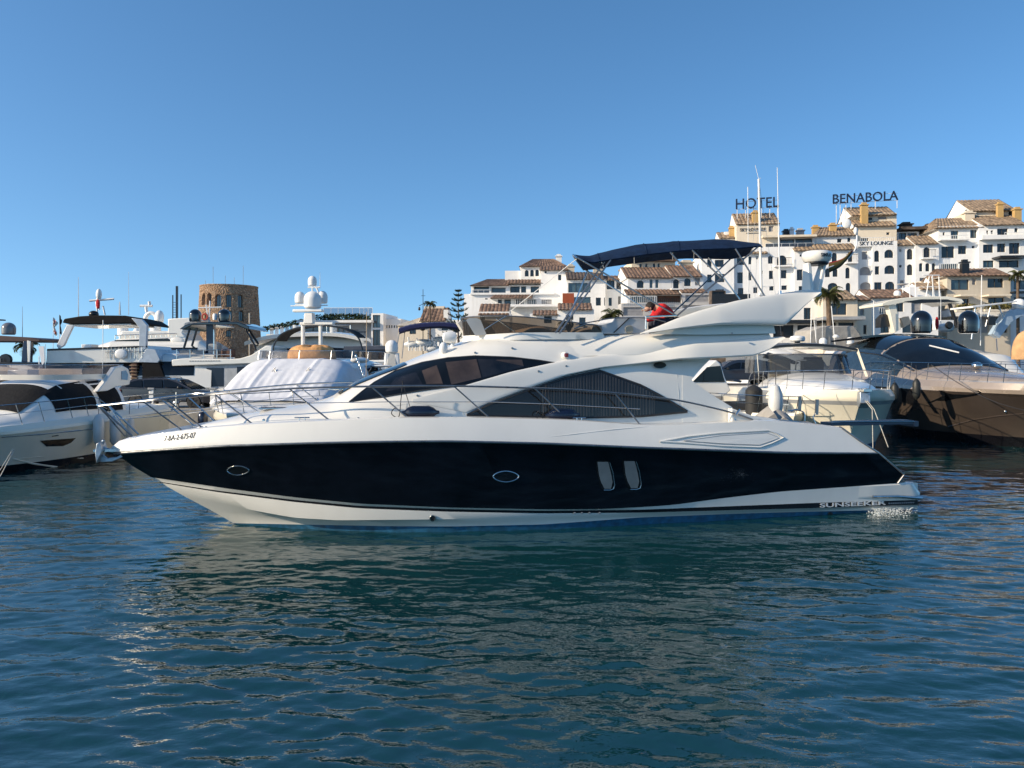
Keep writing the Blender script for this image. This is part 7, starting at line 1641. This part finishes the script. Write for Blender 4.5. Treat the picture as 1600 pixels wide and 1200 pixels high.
for (u, v, lb) in ((1398, 610, 'dark fender hanging between cream and brown yachts, left one'), (1432, 604, 'dark fender hanging against the brown hull, right one')): moor_fender(at(u, v + 4, 31.5), .75, .15, lb, mat('fender_dark', (.02, .022, .02), .5))

# ---- H: brown yacht --------------------------------------------------------------
b = Boat('motor_yacht', 'large metallic brown yacht with black glazed cabin and two black domes, right edge', 'yacht', 20.5, 27.3, 93)
b.hull(19, 6.0, 2.5, 2.75, top=BRONZE, low=BLK, band=(BRONZE, BRONZEL), full=.42, rake=3.0, n=2.3)
b.house([(2.5, .5, 2.4, 2.65), (5, 1.6, 2.45, 2.92), (7.0, 2.1, 2.5, 3.05), (7.6, 2.6, 2.5, 3.1), (9.0, 2.8, 2.35, 3.95), (10.4, 2.8, 2.35, 4.52), (13, 2.75, 2.4, 4.78), (15.5, 2.6, 2.4, 4.5)], mt=BRONZEL, n=2.5, tum=.10)
b.screen(7.75, 10.2, .84, DGL); b.win(8.6, 14.5, .22, .86, mt=BGL, h0=.1) if False else b.win(8.4, 14.8, .25, .88, mt=BGL)
b.screen(10.35, 12.6, .80, DGL, 'roof_window'); b.canopy(12.4, 15.8, 2.2, 4.62, 4.5, .14, BLKG, 'roof_panel', th=.1)
b.tubes([[b.hp(x, (1 - .86 ** 2.5) ** (1 / 2.5) * .99, sg, .03) for x in np.linspace(7.8, 12.4, 9)] for sg in (1, -1)], .05, 'screen_pillar', BLKG)
b.rail(1.0, 12.5, .72, 13, lean=.15)
for (u, w_) in ((1439.5, 31), (1513, 30)):
    x = 12.9; c = b.Q(u, 521, x); k = (b.fr.o.y + b.fr.a.y * x + b.fr.b.y * c.y) / F; b.dome((c.x, c.y, c.z), w_ / 2 * k, 36 * k, BLKG)
x = 13.3; c = b.Q(1478, 513, x); m = MB(); m.lathe((c.x, c.y, c.z - .2), [(.25, 0), (.36, .1), (.38, .3), (.30, .42), (.1, .46)], 20); m.build('radar_dome', WPL, b.e); c = b.Q(1483, 508, x - .5); m = MB(); m.lathe(c, [(.16, -.1), (.2, 0), (.16, .12)], 16, ax='x'); m.build('search_light', BLKP, b.e)
m = MB(); c = b.Q(1464, 505, x); m.ell(c, (.04, .10, .34)); m.build('furled_flag', RED, b.e); b.whip(b.Q(1470, 515, x), 1.9, r=.02)
b.tubes([[b.Q(1446, 540, 8.6) + Vector((-.3, 0, .0)), b.Q(1492, 551, 8.0) + Vector((-.3, 0, 0))]], .035, 'wiper', WPL); b.tubes([[b.Q(1548, 530, 9.3) + Vector((-.4, 0, 0)), b.Q(1549, 548, 8.8) + Vector((-.4, 0, 0))]], .02, 'wiper', DSTEEL)
c = b.Q(1526, 571, 6.4); m = MB(); m.ell((c.x, c.y, c.z), (.22, .22, .16)); m.build('deck_light', STEEL, b.e)
def on_H(u, v, off=0):
    t = 2.0
    for _ in range(30): x, z = b.fr.p(u, v, t); t = .5 * t + .5 * b.side(x, z)
    return Vector((x, t + off, z))
patch_on('hull_window', [(1408, 606), (1470, 610), (1530, 610.5), (1535, 613), (1528, 617), (1480, 626), (1450, 630), (1412, 634)], DGL, b.e, fn=on_H)
c = on_H(1572, 643, .03); m = MB(); m.ell(c, (.06, .06, .06)); m.build('hull_fitting', STEEL, b.e)
m = MB(); m.tube([on_H(u, v, .01) for u, v in ((1482, 667), (1520, 656), (1560, 650), (1600, 646))], .03, 5); m.build('spray_rail', BRONZE, b.e)
m = MB(); m.tube(smooth_pts([at(1455, 570, 31), at(1500, 600, 29.6), at(1560, 630, 28.6), at(1640, 650, 28)], 5), .015, 5); o = m.build('mooring_rope', DROPE, None); tag(o, 'dark mooring line sagging across the brown hull', 'rope')

# ---- boats beyond the right pier ---------------------------------------------
b = Boat('motor_yacht', 'white flybridge yacht with arched white hardtop behind the brown yacht', 'yacht', 28, 56, 93)
b.hull(14, 5, 2.4, 2.2, full=.35); b.house([(2, 1, 2.3, 2.6), (4, 2, 2.3, 3.6), (5.5, 2.1, 2.3, 4.6), (9, 2.1, 2.3, 4.8)]); b.screen(3.6, 5.6, .8)
pq([(1378, 474), (1388, 470), (1410, 465.5), (1440, 463), (1480, 463), (1503, 467), (1507, 472), (1500, 475), (1480, 468), (1440, 468), (1415, 472), (1392, 477), (1379, 478)], 2, 5.5, 'hardtop', GELW, .04); pq([(1412, 471), (1440, 468), (1480, 468), (1500, 471), (1480, 472), (1430, 474)], 1.98, 2.0, 'hardtop_shade_panel', BLKP)
pq([(1388, 476), (1400, 476), (1408, 514), (1398, 520)], 2.2, 2.8, 'hardtop_leg', GELW); pq([(1484, 474), (1487, 474), (1500, 512), (1496, 512)], 2.2, 2.5, 'hardtop_leg', BLKP)
for (u, v0, w_) in ((1421, 444, 2.5), (1457, 430, 2), (1467, 432, 2), (1430, 437, 2)): b.tubes([[q(u, v0, 3), q(u + 1, 466, 3)]], .04, 'mast', WPL)
b.tubes([[q(1442, 430, 3), q(1468, 430, 3)], [q(1452, 432, 3), q(1447, 464, 3)], [q(1456, 432, 3), q(1460, 464, 3)], [q(1449, 448, 3), q(1459, 448, 3)]], .04, 'signal_mast', WPL); pq([(1408, 498), (1420, 494), (1424, 505), (1412, 512)], 3, 3.6, 'fly_seat', CUSH); pq([(1376, 498), (1384, 490), (1396, 500), (1390, 510), (1376, 512)], 2.6, 3.4, 'outboard_cover', BLKP)
c = q(1402, 462, 3); b.dome(c, .25, .4); c = q(1473, 508, 1.5); b.box((1.5, c.y, c.z), (.8, 1.2, .7), 'console', WPL)
b.tubes([[q(1365, 470, 1.5), q(1366, 560, 1.5)], [q(1534, 430, 4), q(1532, 540, 4)]], .03, 'flag_pole', WPL)
b = Boat('motor_yacht', 'white yacht with blue grey radar arch and white dome at the right edge', 'yacht', 36, 54, 95)
b.hull(14, 5, 2.5, 2.3, full=.35); b.house([(2, 1, 2.3, 2.6), (4, 2, 2.3, 3.9), (9, 2.1, 2.3, 4.6)])
pq([(1552, 522), (1572, 490), (1590, 482), (1625, 480), (1625, 492), (1595, 494), (1580, 504), (1562, 528)], 2, 2.6, 'radar_arch', mat('arch_blue', (.35, .45, .55), .3)); c = q(1592, 483, 2.3); b.dome(c, .42, .75)
pq([(1520, 478), (1590, 470), (1590, 472), (1520, 481)], 1.5, 4, 'hardtop', GELB); [b.tubes([pp], .04, 'hardtop_strut') for pp in ([q(1524, 480, 1.6), q(1518, 530, 1.6)], [q(1560, 476, 1.6), q(1568, 500, 1.6)], [q(1548, 478, 1.6), q(1540, 510, 1.6)])]; pq([(1545, 495), (1556, 495), (1556, 508), (1545, 508)], 1.4, 1.8, 'outboard_cover', BLKP)
e = empty('covered_tender', at(1626, 545, 44), 0, 'tender under an ochre cover with brown rail at the right edge', 'tender'); m = MB(); R = []
for k in range(10): a = pi / 2 * k / 9; R.append([(1.9 * cos(a) ** .5 * cos(p_) + .3, .8 * cos(a) ** .5 * sin(p_), -.6 + 1.75 * sin(a) ** .8) for p_ in np.linspace(0, 2 * pi, 25)[:-1]])
m.loft(R); m.build('cover', mat('ochre_canvas', (.55, .33, .16), .85, var=.12, vs=3, bump=.7, bs=4), e); m = MB()
for x in (-.9, -.3, .4): m.tube([(x, -1.0, -1), (x, -1.0, .75)], .03, 5)
m.tube([(-.9, -1, .75), (.9, -1, .75)], .03, 5); m.tube([(-.9, -1, .2), (.9, -1, .2)], .03, 5); m.build('rail', BRN, e)
b = Boat('motor_yacht', 'pale yacht with grey canvas tent over its flybridge behind the white radome', 'yacht', 22.5, 57, 96)
b.hull(13, 4.6, 3.0, 2.6, full=.35, top=GELB); b.house([(1.5, 1, 2.9, 3.2), (3, 2.0, 2.9, 3.9), (6, 2.1, 2.9, 4.4), (9, 2.1, 2.9, 4.5)], n=2.5); b.win(1.8, 6, .5, .8)
pq([(1262, 545), (1266, 516), (1285, 509), (1335, 509), (1344, 520), (1352, 545)], 2.4, 5, 'canvas_tent', GFAB, .1)
for (u, v) in ((1286, 539), (1328, 538)): c = q(u, v, 1.6); b.dome(c, .28, .55)
b.tubes([[q(1268, 490, 2), q(1266, 540, 2)], [q(1299, 478, 2), q(1305, 540, 2)], [q(1272, 500, 2), q(1276, 540, 2)]], .035, 'mast', WPL); c = q(1306, 528, 1.5); m = MB(); m.lathe(c, [(.2, 0), (.25, .1), (.1, .25)], 12); m.build('radar_dome', WPL, b.e)
e = empty('covered_tender', at(1380, 560, 46), 0, 'tender standing under a cream cover between sports yacht and brown yacht', 'tender'); m = MB(); R = []
for k in range(10): a = pi / 2 * k / 9; R.append([(1.05 * cos(a) ** .5 * cos(p_) + .35 * sin(a), .9 * cos(a) ** .5 * sin(p_), -.9 + 2.3 * sin(a) ** .9 * (1 + .05 * sin(3 * p_))) for p_ in np.linspace(0, 2 * pi, 25)[:-1]])
m.loft(R); m.build('cover', mat('cream_canvas', (.62, .56, .47), .85, var=.08, vs=3, bump=.7, bs=4), e)
m = MB(); m.ell((-.95, -.2, .55), (.22, .2, .25)); m.build('outboard_cover', GFAB, e)

# ---- sailing yacht whose mast rises behind the arch wing ---------------------------
b = Boat('sailing_yacht', 'sailing yacht whose white mast rises in front of the letters HOTEL', 'yacht', 20.5, 62, 95)
b.hull(12, 3.8, 1.5, 1.3, full=.5); b.house([(3, .8, 1.4, 1.7), (5, 1.2, 1.4, 2.0), (8, 1.2, 1.4, 2.0)]); b.win(4, 7.5, .4, .75)
A = b.Q(1192, 560, 4); T_2 = b.Q(1185.5, 280, 4); m = MB(); m.tube([A, T_2], [.13, .09], 10); m.build('mast', mat('mast_white', (.75, .73, .68), .4), b.e)
for (v, hw_) in ((448, .8), (360, .55)):
    cT = A.lerp(T_2, (560 - v) / 280); b.tubes([[cT + Vector((0, -hw_, 0)), cT + Vector((0, hw_, 0))]], .025, 'spreader', WPL)
b.tubes([[T_2, b.Q(1160, 560, 4)], [T_2, b.Q(1226, 560, 4)], [b.Q(1186, 330, 4), b.Q(1175, 560, 4)]], .012, 'shroud', DSTEEL); b.tubes([[T_2, b.Q(1180, 258, 4)], [b.Q(1183, 281, 4), b.Q(1189, 278, 4)]], .02, 'antenna', WPL)
b.tubes([[b.Q(1169, 490, 3), b.Q(1169, 380, 3), b.Q(1168.5, 292, 3)]], .03, 'antenna', WPL); b.box((4, A.y + .2, b.Q(1190, 460, 4).z), (.3, .4, .3), 'radar_dome', WPL, .08)
# ---- hidden-water fillers: pier furniture and small things on the left pier --------------------
for (u, Yd, lab) in ((238, 37.6, 'white service pedestal on the pier, left of the bow rail posts'), (334, 37.6, 'white service pedestal on the pier beside the navy fender')):
    c = at(u, 640, Yd); e = empty('service_pedestal', (c.x, Yd, 1.1), 0, lab, 'pedestal', 'pier pedestals'); m = MB(); m.box((0, 0, .45), (.28, .28, .9), taper=.85); m.build('post', WPL, e, bevel=.03); m = MB(); m.box((0, 0, .95), (.32, .32, .1)); m.build('cap', GREYP, e, bevel=.02)
rs = random.Random(31)
for i, (u, v, Yd) in enumerate(((345, 655, 36.7), (225, 655, 36.7), (270, 657, 36.7))):
    c = at(u, v, Yd); e = empty('mooring_bollard', (c.x, 37.1, 1.1), 0, None, 'bollard', 'mooring bollards on the pier edge'); e['label'] = ('mooring bollard on the pier edge beside the navy fender', 'mooring bollard on the pier edge near the hanging fenders', 'mooring bollard on the pier edge in front of the grey car')[i]
    m = MB(); m.lathe((0, 0, 0), [(.16, 0), (.12, .05), (.11, .25), (.17, .30), (.15, .38), (.05, .4)], 14); m.build('bollard_body', DSTEEL, e)
e = empty('gangway', at(215, 645, 33), 0, 'grey boarding gangway from the left yacht stern to the pier', 'gangway'); e.location = (at(215, 640, 33).x, 33.5, 1.15); m = MB(); m.box((0, 0, 0), (.5, 5.5, .08)); m.build('plank', GREYP, e, bevel=.01); m = MB(); m.tube([(.25, -2.7, 0), (.25, -2.7, .8), (.25, 2.7, .8), (.25, 2.7, 0)], .02, 5); m.build('hand_rail', STEEL, e)

e = empty('tender', at(1158, 650, 30), 0, 'dark grey inflatable shape added to darken the gap between the two white boats', 'tender'); e.location.z = 0  # added dark boat shape, stands in for the shadow between the moored boats
m = MB()
for sg in (1, -1): m.tube(smooth_pts([(1.9, sg * .75, 1.55), (-1.2, sg * .8, 1.5), (-2.0, sg * .35, 1.6), (-2.15, 0, 1.65)], 5), .30, 10)
m.build('side_tube', RUBBER, e); m = MB(); m.box((0, 0, .75), (3.6, 1.5, 1.5)); m.build('hull', BLKP, e, bevel=.1); m = MB(); m.box((.8, 0, 1.9), (.7, .6, .7)); m.build('console', GREYP, e, bevel=.05)
